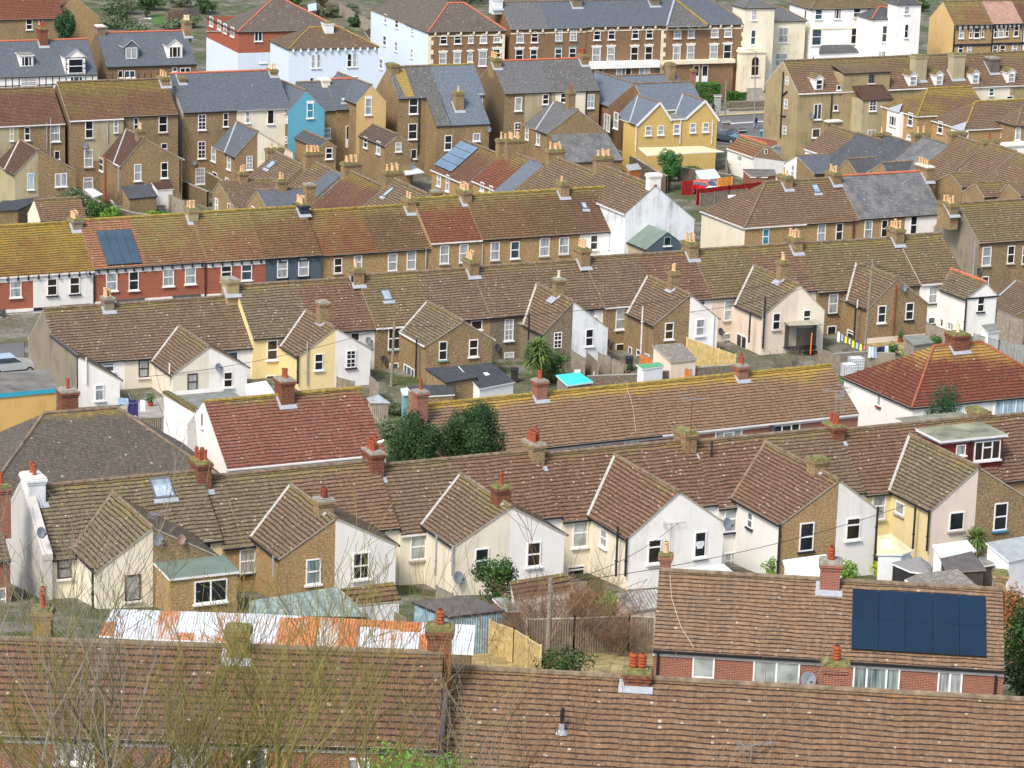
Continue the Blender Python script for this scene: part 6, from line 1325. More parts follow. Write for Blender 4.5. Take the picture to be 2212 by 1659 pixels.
fV5=Fr(P(4,1020,90),9.6,22)
VC=vil('white villa wing with red hip tiles right of the large villa',P(4,960,60),P(4,1010,58),P(4,1050,155),'white_stucco','roof_slatedark',fr=fV5,ridge='ridge_red')
VC.W(4,'f',VC.ve,[(1025,292,82,140,'sv','glass_dark'),(1005,470,110,60,'c3')])
fV6=Fr(P(4,1180,-20),11.8,22)
VD=vil('white tower house with arched lower window behind the villa wing',P(4,1160,-30),P(4,1210,-32),P(4,1220,30),'white_stucco','roof_slatedark',fr=fV6)
VD.W(4,'f',VD.ve,[(1198,88,42,70,'s'),(1195,268,32,115,'a')])
# ---- top right terrace
f5r=Fr(P(4,1512,12),10.8,22)
gT='black and white trimmed terrace at top right'
z5r=zat(f5r,P(4,1512,12)); tp5=math.tan(rad(38)); a5=f5r.onroof(P(4,1940,200),z5r,tp5)[0]; b5=f5r.onroof(P(4,2200,192),z5r,tp5)[0]
T1_=mk(f5r,'terrace end house with stained sand coloured gable wall at top right',P(4,1512,12),a5,E=P(4,1800,205),zr=z5r,pitch=38,wall='brick_buff',roof='roof_mustard2',mats={'l':'sand_wall'},group=gT,cat='house',name='house')
T2_=mk(f5r,'terrace house with pale pink roof at top right',a5,b5,E=P(4,2070,196),zr=z5r,pitch=38,wall='brick_buff',roof='roof_pink',group=gT,cat='house',name='house')
T3_=mk(f5r,'terrace house with brown roof in the top right corner',b5,b5+8,ve=T2_.ve,zr=z5r,pitch=38,wall='white_wall',roof='roof_victpl',group=gT,cat='house',name='house')
T1_.W(4,'f',T1_.ve,[(1672,285,45,95,'s'),(1752,280,24,90,'s'),(1805,280,48,100,'s','glass_dark'),(1855,275,24,90,'s'),(1665,420,45,75,'s'),(1738,430,40,90,'s')]); T2_.W(4,'f',T2_.ve,[(1965,275,28,95,'s'),(2015,272,50,100,'s','glass_net'),(2065,270,26,90,'s'),(2145,265,45,95,'s'),(1960,430,45,80,'s'),(2025,428,48,80,'s'),(2130,420,45,85,'s')])
for H in(T1_,T2_,T3_):
    b=MB().mat('sill_black'); b.box(H.uL+.02,H.uR-.02,H.ve,H.ve+.12,H.ze-3.1,H.ze-2.8); n=7
    for k in range(n): x=H.uL+(k+.5)*(H.uR-H.uL)/n; b.box(x-.1,x+.1,H.ve,H.ve+.3,H.ze-.75,H.ze-.12)
    b.box(H.uL+.05,H.uL+.17,H.ve,H.ve+.12,H.o[2],H.ze-.1); H.add('black_trim',b)
    b=MB().mat('sill_white'); b.box(H.uL+.2,H.uR-.1,H.ve+.001,H.ve+.04,H.ze-.6,H.ze-.12); H.add('frieze',b)
# ---- top left: slate houses with dormers
fA=Fr(P(1,400,340),8.4,25)
A1=mk(fA,'black and white timbered house with slate roof and half timbered dormer gable',P(1,-600,385),P(1,752,325),E=P(1,400,645),pitch=40,wall='white_wall',roof='roof_slate',cat='house',name='house',ridge='ridge_red')
fA2=Fr(P(1,830,290),8.4,25)
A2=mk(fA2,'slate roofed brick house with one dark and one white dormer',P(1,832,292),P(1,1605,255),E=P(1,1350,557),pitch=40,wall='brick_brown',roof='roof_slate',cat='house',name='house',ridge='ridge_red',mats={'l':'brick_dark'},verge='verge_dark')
dormer(A1,1,230,575,1.7,1.5,gable=False,ty='c3',rm='felt_grey'); 
d=dormer(A1,1,655,640,2.6,2.2,3.2,rm='roof_slate'); d['label']='half timbered dormer'
u,v,z=fA.onroof(P(1,655,640),A1.zr,A1.tp); z-=.1
b=MB().mat('black_metal')
for x in(-1.3,-.8,.75,1.22): b.box(u+x,u+x+.09,v+.002,v+.03,z,z+2.2)
for zz in(.0,.75,1.35,2.1): b.box(u-1.3,u+1.3,v+.004,v+.035,z+zz,z+zz+.09)
A1.add('timber_framing',b,parent=d)
b=MB().mat('black_metal'); zt=A1.ze-.2
for k in range(40): x=A1.uL+.5+k*.85; b.box(x,x+.1,A1.ve+.002,A1.ve+.03,zt-2.8,zt)
b.box(A1.uL+.2,A1.uR-.1,A1.ve+.004,A1.ve+.035,zt-1.1,zt-1.0); A1.add('timber_framing',b)
A1.W(1,'f',A1.ve+.03,[(248,708,135,70,'g'),(660,680,110,40,'c3')],sill=None)
dormer(A2,1,1135,510,2.,1.7,2.8,rm='roof_slate',ty='c2',wm='window_grey'); dormer(A2,1,1510,500,2.,1.7,2.8,rm='roof_slate',ty='c3')
ch(A1,1,365,240,mat='brick_chim',pots=4,pot='pot_red',wu=1.,wv=1.5,down=2.6,ph=.4); ch(A2,1,865,220,mat='brick_grey',pots=0,cap='cap_white',wu=1.,wv=1.4,down=2.3,v=-.2,flash=False); ch(A2,1,1612,175,mat='brick_stock',pots=4,pot='pot_cream',wu=.9,wv=1.6,down=2.8)
A2.W(1,'f',A2.ve,[(1120,640,90,60,'c2'),(1040,640,40,60,'1'),(1600,605,90,40,'c2','glass_dark'),(1510,600,40,40,'1')])
fA3=Fr(P(1,650,-40),8.,XF)
A3=mk(fA3,'large blank yellow brown brick gable at top left behind the column conifer',P(1,250,-190),P(1,650,-45),E=P(1,375,115),pitch=40,wall='brick_buff',roof='roof_redbrown2',cat='house',name='house')
fA3b=Fr(P(1,300,20),7.2,25)
A3b=mk(fA3b,'low brick house with plum roof at the top left corner',P(1,-300,-60),P(1,480,-90),E=P(1,260,155),pitch=40,wall='brick_stock',roof='roof_redbrown2',cat='house',name='house')
A3b.W(1,'f',A3b.ve,[(252,212,52,85,'s','glass_dark'),(350,185,30,45,'1')])
# ---- red brick house with speckled roof and red hips
fA4=Fr((590,-2),9.2,22)
A4=mk(fA4,'red brick house over white base with large grey hipped roof and orange hip tiles',(588,-1),(612,-2),zr=9.2,E=(575,66),pitch=30,hip='LR',hd=6.6,wall='brick_red',roof='roof_speck',cat='house',name='house',ridge='ridge_red',vb=-9.5)
for t,x,y in((1,1828,185),(1,1897,215),(1,1947,245),(1,2010,275)): A4.W(t,'l',A4.uL,[(x,y,28,80,'s','glass_pale')])
b=MB().mat('iceblue_wall'); b.box(A4.uL-.04,A4.uR,A4.vb,A4.ve+.04,A4.o[2]-2,A4.ze-3.); A4.add('rendered_base',b)
A4.W(2,'f',A4.ve,[(20,315,70,80,'c2'),(60,500,60,90,'s')])
# ---- ice blue villa
fA5=Fr(P(2,580,235),7.8,22)
A5=mk(fA5,'ice blue villa with paired round arched windows and mossy white chimney',P(2,465,252),P(2,715,215),E=P(2,700,408),pitch=27,hip='LR',wall='iceblue_wall',roof='roof_speckbr',cat='villa',name='villa',ridge='ridge_yel')
A5.W(2,'f',A5.ve,[(492,530,32,120,'a','glass_net'),(541,528,32,120,'a','glass_net'),(806,520,36,120,'a','glass_dark'),(853,518,36,120,'a','glass_net'),(480,690,30,40,'1'),(830,680,110,40,'c2','glass_net')])
ch(A5,2,620,190,mat='white_dirty',pots=0,cap='cap_moss',wu=1.2,wv=1.5,down=2.4,v=.6,flash=False)
b=MB().mat('white_stucco'); n=12
for k in range(n): x=A5.uL+(k+.5)*(A5.uR-A5.uL)/n; b.box(x-.1,x+.1,A5.ve,A5.ve+.35,A5.ze-.5,A5.ze-.1)
A5.add('brackets',b)
R_=random.Random(11)
def leafm(name,c1,c2,sc_=.8):
    def f(n):
        t=NT(n); p=t.pos(); a=t.noise(p,sc_,4,.6); b=t.noise(p,7,2)
        x=t.mix(t.ramp(a,.35,.65),c1,c2); x=t.mix(t.math('MULTIPLY',t.ramp(b,.5,.75),.5),x,tuple(min(1,q*2.2) for q in c2))
        return t.fin(x,.6,.3)
    MDEF[name]=f
leafm('leaf_dark',(.016,.038,.01),(.035,.08,.02)); leafm('leaf_mid2',(.02,.05,.012),(.045,.1,.022)); leafm('leaf_mid',(.03,.075,.015),(.06,.14,.03)); leafm('leaf_olive',(.07,.1,.05),(.14,.18,.1)); leafm('leaf_bright',(.08,.18,.02),(.16,.3,.04)); leafm('leaf_yellow',(.3,.3,.02),(.5,.45,.03)); leafm('leaf_conifer',(.015,.05,.02),(.03,.09,.03)); leafm('leaf_palm',(.05,.1,.03),(.14,.2,.06)); leafm('leaf_hedge',(.03,.09,.015),(.06,.17,.03),2.)
plain('bark_grey',(.24,.22,.16),.9,.4,6.); plain('bark_brown',(.1,.07,.045),.9,.4,5.); plain('twig_olive',(.19,.17,.05),.9,.45,2.5); plain('twig_grey',(.2,.18,.135),.9,.35,4.); plain('twig_brown',(.2,.12,.07),.9,.4,4.); plain('straw',(.45,.34,.16),.95,.4,4.)
plain('wood_grey',(.24,.21,.18),.9,.3,3.); plain('wood_pale',(.6,.45,.22),.85,.2,3.); plain('wood_orange',(.55,.17,.05),.8,.2,3.); plain('wood_bright',(.85,.35,.05),.7,.15,3.); plain('wood_red',(.3,.02,.02),.7,.2,3.); plain('wood_dark',(.07,.055,.045),.9,.3,3.); plain('shed_blue',(.22,.42,.5),.75,.12,3.); plain('roof_green',(.1,.32,.16),.7,.2,3.); plain('turquoise',(.05,.6,.58),.5,.15,3.); plain('white_plastic',(.75,.78,.8),.5,.08); plain('tank_white',(.8,.82,.85),.45,.1); plain('conserv',(.62,.68,.7),.4,.15,2.); plain('conserv_beige',(.62,.56,.33),.5,.15,2.); plain('canvas_grey',(.2,.2,.2),.9,.15); plain('cloth_yellow',(.8,.75,.05),.8); plain('cloth_blue',(.35,.5,.7),.8); plain('cloth_navy',(.03,.025,.12),.8); plain('cloth_black',(.02,.02,.025),.8); plain('cloth_pink',(.7,.2,.3),.8); plain('steel',(.4,.43,.45),.4,.1,metal=.5); plain('skin',(.5,.3,.2),.6); plain('hair',(.03,.02,.015),.8); plain('denim',(.1,.2,.38),.8); plain('jacket_navy',(.02,.03,.07),.8); plain('tyre',(.02,.02,.02),.8); plain('orange_plastic',(.8,.2,.03),.5)
def carpaint(n,c):
    def f(nm):
        t=NT(nm); t.b.inputs['Metallic'].default_value=.3; t.b.inputs['Coat Weight'].default_value=1.; return t.fin(c,.3,.5)
    MDEF[n]=f
carpaint('paint_silver',(.5,.56,.62)); carpaint('paint_dark',(.06,.09,.11)); carpaint('paint_grey',(.25,.29,.31)); carpaint('paint_red',(.7,.015,.02)); glassm('car_glass',(.04,.06,.08)); plain('lamp_red',(.5,.02,.02),.3); plain('lamp_clear',(.8,.8,.8),.2)
def rustm(n):
    t=NT(n); u=t.uvn(); p=t.pos(); s=t.n('ShaderNodeSeparateXYZ'); t.l(u,s.inputs[0])
    cx=t.math('FLOOR',t.math('DIVIDE',s.outputs[0],1.0)); cy=t.math('FLOOR',t.math('DIVIDE',t.math('ADD',s.outputs[1],t.math('MULTIPLY',cx,.13)),2.3))
    c=t.n('ShaderNodeCombineXYZ'); t.l(cx,c.inputs[0]); t.l(cy,c.inputs[1]); w=t.n('ShaderNodeTexWhiteNoise',noise_dimensions='2D'); t.l(c.outputs[0],w.inputs[0])
    reg=t.noise(u,.13,1); k=t.math('ADD',w.outputs[0],t.math('MULTIPLY',t.math('SUBTRACT',reg,.5),1.8))
    f=t.noise(u,4.,5,.75,vec=(1,.22,1)); k2=t.math('ADD',k,t.math('MULTIPLY',t.math('SUBTRACT',f,.5),1.3)); m=t.ramp(k2,.34,.7)
    rust=t.mix(t.ramp(t.noise(p,4,5,.7),.35,.65),(.36,.11,.04),(.6,.25,.09)); x=t.mix(m,(.66,.72,.76),rust)
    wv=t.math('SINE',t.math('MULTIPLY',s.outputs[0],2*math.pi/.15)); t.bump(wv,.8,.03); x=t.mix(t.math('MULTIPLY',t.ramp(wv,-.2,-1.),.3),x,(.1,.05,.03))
    return t.fin(x,.6,.3)
MDEF['rust_sheet']=rustm
def corrm(name,c,per=.2,spk=(.5,.5,.45)):
    def f(n):
        t=NT(n); u=t.uvn(); p=t.pos(); s=t.n('ShaderNodeSeparateXYZ'); t.l(u,s.inputs[0]); wv=t.math('SINE',t.math('MULTIPLY',s.outputs[0],2*math.pi/per)); a=t.noise(p,3,5,.7)
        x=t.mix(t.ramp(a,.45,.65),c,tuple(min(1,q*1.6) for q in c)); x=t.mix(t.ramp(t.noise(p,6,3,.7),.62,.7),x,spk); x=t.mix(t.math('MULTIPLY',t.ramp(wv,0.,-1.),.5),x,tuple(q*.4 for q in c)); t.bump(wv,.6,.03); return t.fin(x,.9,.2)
    MDEF[name]=f
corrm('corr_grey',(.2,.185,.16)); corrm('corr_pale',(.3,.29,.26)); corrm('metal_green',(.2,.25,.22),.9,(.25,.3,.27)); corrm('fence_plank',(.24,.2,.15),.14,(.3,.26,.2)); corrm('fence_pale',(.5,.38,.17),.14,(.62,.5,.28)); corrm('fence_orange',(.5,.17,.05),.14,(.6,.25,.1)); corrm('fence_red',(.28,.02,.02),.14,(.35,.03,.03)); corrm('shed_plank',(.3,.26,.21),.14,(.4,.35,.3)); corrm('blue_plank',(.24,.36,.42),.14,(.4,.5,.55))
def child(name,mb,loc,parent,rz=0):   # world-coordinate mesh -> child of an unrotated empty at loc
    return mb.obj(name,off=loc,parent=parent)
def put_on(H,name,mb,label=None):     # world-coordinate mesh -> part of a rotated house
    o=mb.obj(name); o.parent=H.e; o.matrix_parent_inverse=(Matrix.Translation(H.e.location)@Matrix.Rotation(H.fr.phi,4,'Z')).inverted()
    if label: o['label']=label
    return o
def pad(lab,name,cat,pix,hs,roof,wall,th=.1,edge='verge_white',house=None,inset=.1,ground=True,floor=None,part=None,group=None):
    p0=atg(pix[0],hs[0]); pts=[atz(p,p0.z+h-hs[0]) for p,h in zip(pix,hs)]; c=sum(pts,Vector())/len(pts)
    r=MB().mat(roof); r.slab(pts,th,edge=edge)
    w=MB().mat(wall) if wall else None
    zb=min(gz(p.x,p.y) for p in pts)-.5
    if wall:
        q=[p+(c-p)*inset/((c-p).length)*1.4 for p in pts]; n=len(q)
        for i in range(n):
            a,b=q[i],q[(i+1)%n]; w.poly([(a.x,a.y,zb),(b.x,b.y,zb),(b.x,b.y,b.z-th),(a.x,a.y,a.z-th)])
    if house:
        put_on(house,(part or 'lean_to')+'_roof',r)
        if w: put_on(house,(part or 'lean_to')+'_wall',w)
        return pts
    loc=Vector((c.x,c.y,gz(c.x,c.y))); e=empty(name,loc); tag(e,lab,cat,group); child('roof',r,loc,e)
    if w: child('wall',w,loc,e)
    e['_p']=0; del e['_p']
    return e,pts
def fence(lab,pix,h=1.8,mat='fence_plank',post='wood_grey',name='fence',cat='fence',th=.05,sp=1.9,group=None,posts=True,hp=.1):
    pts=[atg(p,h) for p in pix]; c=pts[0]; loc=Vector((c.x,c.y,c.z-h)); e=empty(name,loc); tag(e,lab,cat,group); 
    pm=MB().mat(post); k=0
    for a,b in zip(pts,pts[1:]):
        w=MB().mat(mat); d=Vector((b.x-a.x,b.y-a.y,0)); L=d.length; d.normalize(); n=Vector((-d.y,d.x,0))*th/2
        za,zb=gz(a.x,a.y)-.2,gz(b.x,b.y)-.2
        for s in(1,-1): w.poly([(a.x+n.x*s,a.y+n.y*s,za),(b.x+n.x*s,b.y+n.y*s,zb),(b.x+n.x*s,b.y+n.y*s,b.z),(a.x+n.x*s,a.y+n.y*s,a.z)])
        w.mat(post); w.bar((a.x,a.y,a.z),(b.x,b.y,b.z),th+.03,.05); child('panel' if name=='fence' else 'wall_panel',w,loc,e)
        if posts:
            m=max(1,int(L/sp))
            for i in range(m+1):
                q=a+(b-a)*i/m; x=MB().mat(post); x.box(q.x-.05,q.x+.05,q.y-.05,q.y+.05,gz(q.x,q.y)-.3,q.z+hp); child('post',x,loc,e)
    return e
def gwall(lab,pix,h=1.5,mat='flint_wall',cap='concrete',th=.22,cat='wall'):
    return fence(lab,pix,h,mat,cap,'garden_wall',cat,th,posts=False)
def pole(lab,top,bot,r=.11,mat='bark_grey',name='telegraph_pole',cat='pole',h=None):
    b=atg(bot,0); 
    d=ray(top); t=(b.y-0)/d.y; q=CAM+d*t
    m=MB().mat(mat); m.tube([b-Vector((0,0,.5)),(b+q)/2,q],[r*1.15,r,r*.85],8)
    m.box(q.x-.12,q.x+.12,q.y-.14,q.y-.08,q.z-.7,q.z-.35)
    o=m.obj(name,off=b); o.location=b; tag(o,lab,cat); return q
def lamp(lab,top,bot,side=1,group='street lamps'):
    b=atg(bot,0); d=ray(top); q=CAM+d*(b.y/d.y); m=MB().mat('steel'); m.tube([b-Vector((0,0,.3)),(b.x,b.y,b.z+1.2),(b.x,b.y,b.z+1.25),q],[.12,.12,.07,.06],8); m.tube([q,q+Vector((side*.5,-.1,.25)),q+Vector((side*1.2,-.2,.3))],.04,6)
    e=empty('street_lamp',b); tag(e,lab,'street lamp',group); child('post',m,b,e); n=MB().mat('white_plastic'); c=q+Vector((side*1.5,-.25,.28)); n.lathe(c,[(.1,-.12),(.3,-.05),(.3,.02),(.12,.1)],10); child('lamp_head',n,b,e)
def wire(lab,a,b,r=.018,sag=.6,mat='cloth_black',n=12,name='overhead_wire'):
    m=MB().mat(mat); a=Vector(a);b=Vector(b); pts=[a+(b-a)*i/n-Vector((0,0,sag*4*(i/n)*(1-i/n))) for i in range(n+1)]; m.tube(pts,r,4); o=m.obj(name,off=a); o.location=a; tag(o,lab,'wire'); return o
def crown(c,rx,ry,rz,n,leaf,mat,lumps=22,seed=0,low=-.6,shell=.55):
    rr=random.Random(seed); m=MB().mat(mat); L=[]
    for i in range(lumps):
        while 1:
            p=Vector((rr.uniform(-1,1),rr.uniform(-1,1),rr.uniform(low,1)))
            if .35<p.length<.72: break
        L.append((p,rr.uniform(.3,.46)))
    L.append((Vector((0,0,.1)),.6))
    for i in range(n):
        p,s=rr.choice(L); d=Vector((rr.gauss(0,1),rr.gauss(0,1),rr.gauss(0,1))).normalized()*s*(rr.uniform(shell,1.05))
        q=p+d; 
        if q.z<low-.2: continue
        w=Vector(c)+Vector((q.x*rx,q.y*ry,q.z*rz)); a=Vector((rr.gauss(0,1),rr.gauss(0,1),rr.gauss(0,1))).normalized(); nrm=(d.normalized()+a*.7).normalized(); t=nrm.cross(a); 
        if t.length<.01: continue
        t.normalize(); t2=nrm.cross(t); l=leaf*rr.uniform(.6,1.3); m.poly([w-t*l,w-t2*l*.5,w+t*l,w+t2*l*.5],uv=[(0,0)]*4)
    return m
def tree(lab,base,h,r,mat='leaf_dark',n=3500,leaf=.14,name='tree',cat='tree',trunk='bark_brown',crownf=.62,seed=1,group=None,low=-.6,rz=None,world=None):
    b=world or atg(base,0); e=empty(name,b); tag(e,lab,cat,group); cz=b.z+h-(rz or h*crownf/2); rz=rz or h*crownf/2
    t=MB().mat(trunk); rr=random.Random(seed); t.tube([b-Vector((0,0,.3)),b+Vector((.1,0,h*.3)),b+Vector((-.05,.1,h*.62))],[.05+h*.028,.04+h*.02,.02+h*.01],7)
    for k in range(6):
        a=rr.uniform(0,6.28); t.tube([b+Vector((0,0,h*(.22+.06*k))),b+Vector((math.cos(a)*r*.45,math.sin(a)*r*.45,h*(.4+.06*k)))],[.04+h*.008,.02],5)
    child('trunk',t,b,e); child('crown' if name!='shrub' else 'foliage',crown((b.x,b.y,cz),r,r,rz,n,leaf,mat,seed=seed,low=low),b,e); return e
def shrub(lab,base,h,r,mat='leaf_mid',n=900,leaf=.1,seed=2,group=None,name='shrub',cat='shrub'):
    return tree(lab,base,h,r,mat,n,leaf,name,cat,crownf=1.,seed=seed,group=group,low=-.9)
def twigs(m,p,d,L,r,lev,rr,up=.15,spread=.55,kids=(2,4),shrink=.68,rmin=.004,seg=4):
    pts=[p];rs=[r];q=Vector(p);dd=Vector(d)
    for i in range(seg):
        dd=(dd+Vector((rr.gauss(0,.12),rr.gauss(0,.12),rr.gauss(0,.08)+up*.25))).normalized(); q=q+dd*L/seg; pts.append(q.copy()); rs.append(max(rmin,r*(1-(i+1)/seg*.45)))
    m.tube(pts,rs,5 if r>.03 else 3,cap=False)
    if lev<=0: return
    n=rr.randint(*kids)
    for k in range(n):
        f=rr.uniform(.3,1.) if k else 1.; j=min(seg,int(f*seg)); b=pts[j]
        a=Vector((rr.gauss(0,1),rr.gauss(0,1),rr.gauss(0,.6))).normalized(); nd=(dd+a*spread).normalized(); twigs(m,b,nd,L*shrink*rr.uniform(.75,1.15),rs[j]*.72,lev-1,rr,up,spread,kids,shrink,rmin,seg)
def baretree(lab,base,L=3.,r=.12,lev=5,stems=1,mat='twig_grey',seed=5,lean=(0,0,1),up=.2,spread=.6,kids=(2,4),shrink=.7,rmin=.006,name='bare_tree',cat='tree',fan=.35,world=None,group=None):
    b=world or atg(base,0); rr=random.Random(seed); m=MB().mat(mat)
    for i in range(stems):
        d=(Vector(lean)+Vector((rr.uniform(-fan,fan),rr.uniform(-fan,fan),0))*(1 if stems>1 else 0)).normalized(); twigs(m,Vector(b)+Vector((rr.uniform(-.15,.15),rr.uniform(-.15,.15),-.3)),d,L*rr.uniform(.85,1.15),r*rr.uniform(.7,1.),lev,rr,up,spread,kids,shrink,rmin)
    o=m.obj(name,off=b); o.location=b; tag(o,lab,cat,group); return o
def palm(lab,base,top,heads,rl=1.,n=70,group='spiky palms in the back gardens',seed=3):
    b=atg(base,0); d=ray(top); q=CAM+d*(b.y/d.y); rr=random.Random(seed); e=empty('palm',b); tag(e,lab,'palm',group); t=MB().mat('bark_brown'); t.tube([b-Vector((0,0,.3)),(b+q)/2+Vector((.06,0,0)),q],[.13,.1,.09],7); child('trunk',t,b,e)
    for k in range(heads):
        a=k*2.4; c=q+(Vector((math.cos(a)*.55,math.sin(a)*.4,-.25*k)) if k else Vector((0,0,0))); m=MB().mat('leaf_palm')
        if k: m.tube([q-Vector((0,0,1.)),c],.06,5)
        for i in range(n):
            v=Vector((rr.gauss(0,1),rr.gauss(0,1),rr.gauss(.25,.7))).normalized(); s=v.cross(Vector((0,0,1))); 
            if s.length<.05: continue
            s.normalize(); l=rl*rr.uniform(.8,1.1); w=.035; w=.06; m1=c+v*l*.55; tip=c+v*l+Vector((0,0,-.22*l)); m.poly([c,m1+s*w,tip,m1-s*w],uv=[(0,0)]*4)
        child('crown',m,b,e)
def car(lab,pix,heading,paint,L=4.2,W=1.75,Hh=1.48):
    b=atg(pix,0); e=empty('parked_car',b,heading); tag(e,lab,'car')
    prof=[(-.5,.3),(-.5,.62),(-.46,.72),(-.4,.9),(-.33,1.),(.05,1.),(.2,.68),(.44,.58),(.5,.45),(.5,.3)]
    body=MB().mat(paint)
    def ring(s,inset):
        out=[]
        for x,z in prof:
            zz=z*Hh; w=W/2-(0 if z<.7 else (z-.68)*.55); out.append(Vector((x*L,s*(w-inset),max(.22,zz))))
        return out
    low=[(x,z) for x,z in prof]
    a=ring(-1,0);c=ring(1,0); n=len(a)
    for i in range(n): body.poly([a[i],a[(i+1)%n],c[(i+1)%n],c[i]],uv=[(0,0)]*4)
    body.poly(a[::-1],uv=[(0,0)]*n); body.poly(c,uv=[(0,0)]*n); o=body.obj('body',parent=e)
    bv=o.modifiers.new('b','BEVEL'); bv.width=.06; bv.segments=2
    for s in(-1,1):
        g=MB().mat('car_glass')
        g.poly([(-.38*L,s*(W/2-.06),.93*Hh*.78),(-.31*L,s*(W/2-.16),.955*Hh),(.04*L,s*(W/2-.16),.955*Hh),(.16*L,s*(W/2-.05),.74*Hh)],uv=[(0,0)]*4); g.poly([(-.38*L,s*(W/2+.01),.72*Hh),(-.3*L,s*(W/2-.14),.95*Hh),(.03*L,s*(W/2-.14),.95*Hh),(.17*L,s*(W/2+.015),.7*Hh)],uv=[(0,0)]*4); g.obj('window',parent=e)
        for x in(-.31,.31):
            w=MB().mat('tyre'); w.tube([(x*L,s*(W/2-.2),.31),(x*L,s*(W/2+.02),.31)],.31,14); q=w.obj('wheel',parent=e); h=MB().mat('steel'); h.tube([(x*L,s*(W/2),.31),(x*L,s*(W/2+.03),.31)],.19,10); h.obj('rim',parent=q)
        l=MB().mat('lamp_red'); l.box(-.505*L,-.47*L,s*(W/2-.3),s*(W/2-.05),.62*Hh*.9,.72*Hh); l.obj('tail_light',parent=e); l=MB().mat('lamp_clear'); l.box(.46*L,.503*L,s*(W/2-.35),s*(W/2-.08),.42*Hh,.52*Hh); l.obj('headlight',parent=e)
    g=MB().mat('car_glass'); g.poly([(.065*L,-W*.38,.985*Hh),(.065*L,W*.38,.985*Hh),(.2*L,W*.44,.71*Hh),(.2*L,-W*.44,.71*Hh)],uv=[(0,0)]*4); g.obj('windscreen',parent=e); g=MB().mat('car_glass'); g.poly([(-.35*L,-W*.36,.99*Hh),(-.35*L,W*.36,.99*Hh),(-.425*L,W*.42,.85*Hh),(-.425*L,-W*.42,.85*Hh)],uv=[(0,0)]*4); g.obj('rear_window',parent=e)
def person(lab,pix,heading,top='jacket_navy',leg='denim',ride=False):
    b=atg(pix,0); e=bpy.data.objects.new('person',None)
    V={0:(0,0,.93),1:(0,0,1.15),2:(0,0,1.42),3:(0,0,1.5),4:(0,.02,1.62),5:(0,.02,1.72)}
    pts=[(0,0,.95),(0,0,1.15),(0,0,1.38),(0,0,1.5),(0,-.02,1.6),(0,-.02,1.7)]; ed=[(0,1),(1,2),(2,3),(3,4),(4,5)]; rad_=[.15,.15,.17,.06,.095,.085]
    def add(p,par,r): pts.append(p); rad_.append(r); ed.append((par,len(pts)-1)); return len(pts)-1
    for s in(-1,1):
        k=add((s*.1,0,.88),0,.1); st=.22*s if not ride else -.3; kn=add((s*.1,-st*.5-.05 if not ride else -.3,.5 if not ride else .62),k,.075); an=add((s*.1,-st if not ride else -.1,.08 if not ride else .25),kn,.045); add((s*.1,(-st if not ride else -.1)-.16,.04 if not ride else .22),an,.04)
        sh=add((s*.19,0,1.4),2,.065); el=add((s*.24,.08*s if not ride else -.2,1.13),sh,.05); ha=add((s*.22,(-.1*s if not ride else -.5),.9 if not ride else 1.0),el,.035); add((s*.22,(-.14*s if not ride else -.56),.82 if not ride else .98),ha,.03)
    me=bpy.data.meshes.new('person'); me.from_pydata(pts,ed,[]); o=bpy.data.objects.new('person',me); COL.objects.link(o); o.location=b; o.rotation_euler=(0,0,heading)
    sk=o.modifiers.new('skin','SKIN'); 
    if not me.skin_vertices: 
        bpy.context.view_layer.objects.active=o
        me.attributes.new if False else None
    try:
        for i,sv in enumerate(me.skin_vertices[0].data): sv.radius=(rad_[i],rad_[i]); sv.use_root=(i==0)
    except Exception as ex: print('skin',ex)
    sb=o.modifiers.new('s','SUBSURF'); sb.levels=1; sb.render_levels=1
    me.materials.append(M(top)); tag(o,lab,'person')
    for nm,mt,bx in(('trousers',leg,None),('hair','hair',None)):
        m=MB().mat(mt)
        if nm=='hair': m.lathe((0,-.0,1.66),[(.1,0),(.105,.05),(.08,.11),(.03,.135)],8)
        else:
            for s in(-1,1):
                st=.22*s if not ride else -.3
                m.tube([(s*.09,0,.98),(s*.1,-st*.5-.05 if not ride else -.3,.5 if not ride else .62),(s*.1,-st if not ride else -.1,.12 if not ride else .3)],[.12,.09,.065],8)
        m.obj(nm,parent=o)
    m=MB().mat('skin'); m.lathe((0,-.035,1.56),[(.05,0),(.085,.04),(.09,.1),(.06,.15)],8); m.box(-.012,.012,-.14,-.11,1.61,1.65); m.obj('face',parent=o)
    return o
def garments(line_a,line_b,cols,h=.7,lab0='',sag=.15):
    a,b=Vector(line_a),Vector(line_b); n=len(cols)
    for i,(c,lab,w,hh) in enumerate(cols):
        t=(i+.5)/n; q=a+(b-a)*t-Vector((0,0,sag*4*t*(1-t))); d=(b-a); d.z=0; d.normalize(); m=MB().mat(c); nr=Vector((-d.y,d.x,0))*.03
        for s in range(4):
            x0=-w/2+w*s/4;x1=x0+w/4; o0=nr*(1 if s%2 else -1);o1=-o0
            m.poly([q+d*x0+o0,q+d*x1+o1,q+d*x1*1.08+o1*1.6-Vector((0,0,hh*(.95+.08*(s%2)))),q+d*x0*1.08+o0*1.6-Vector((0,0,hh))],uv=[(0,0)]*4)
        o=m.obj('laundry',off=q); o.location=q; tag(o,lab,'laundry','washing on the garden lines')
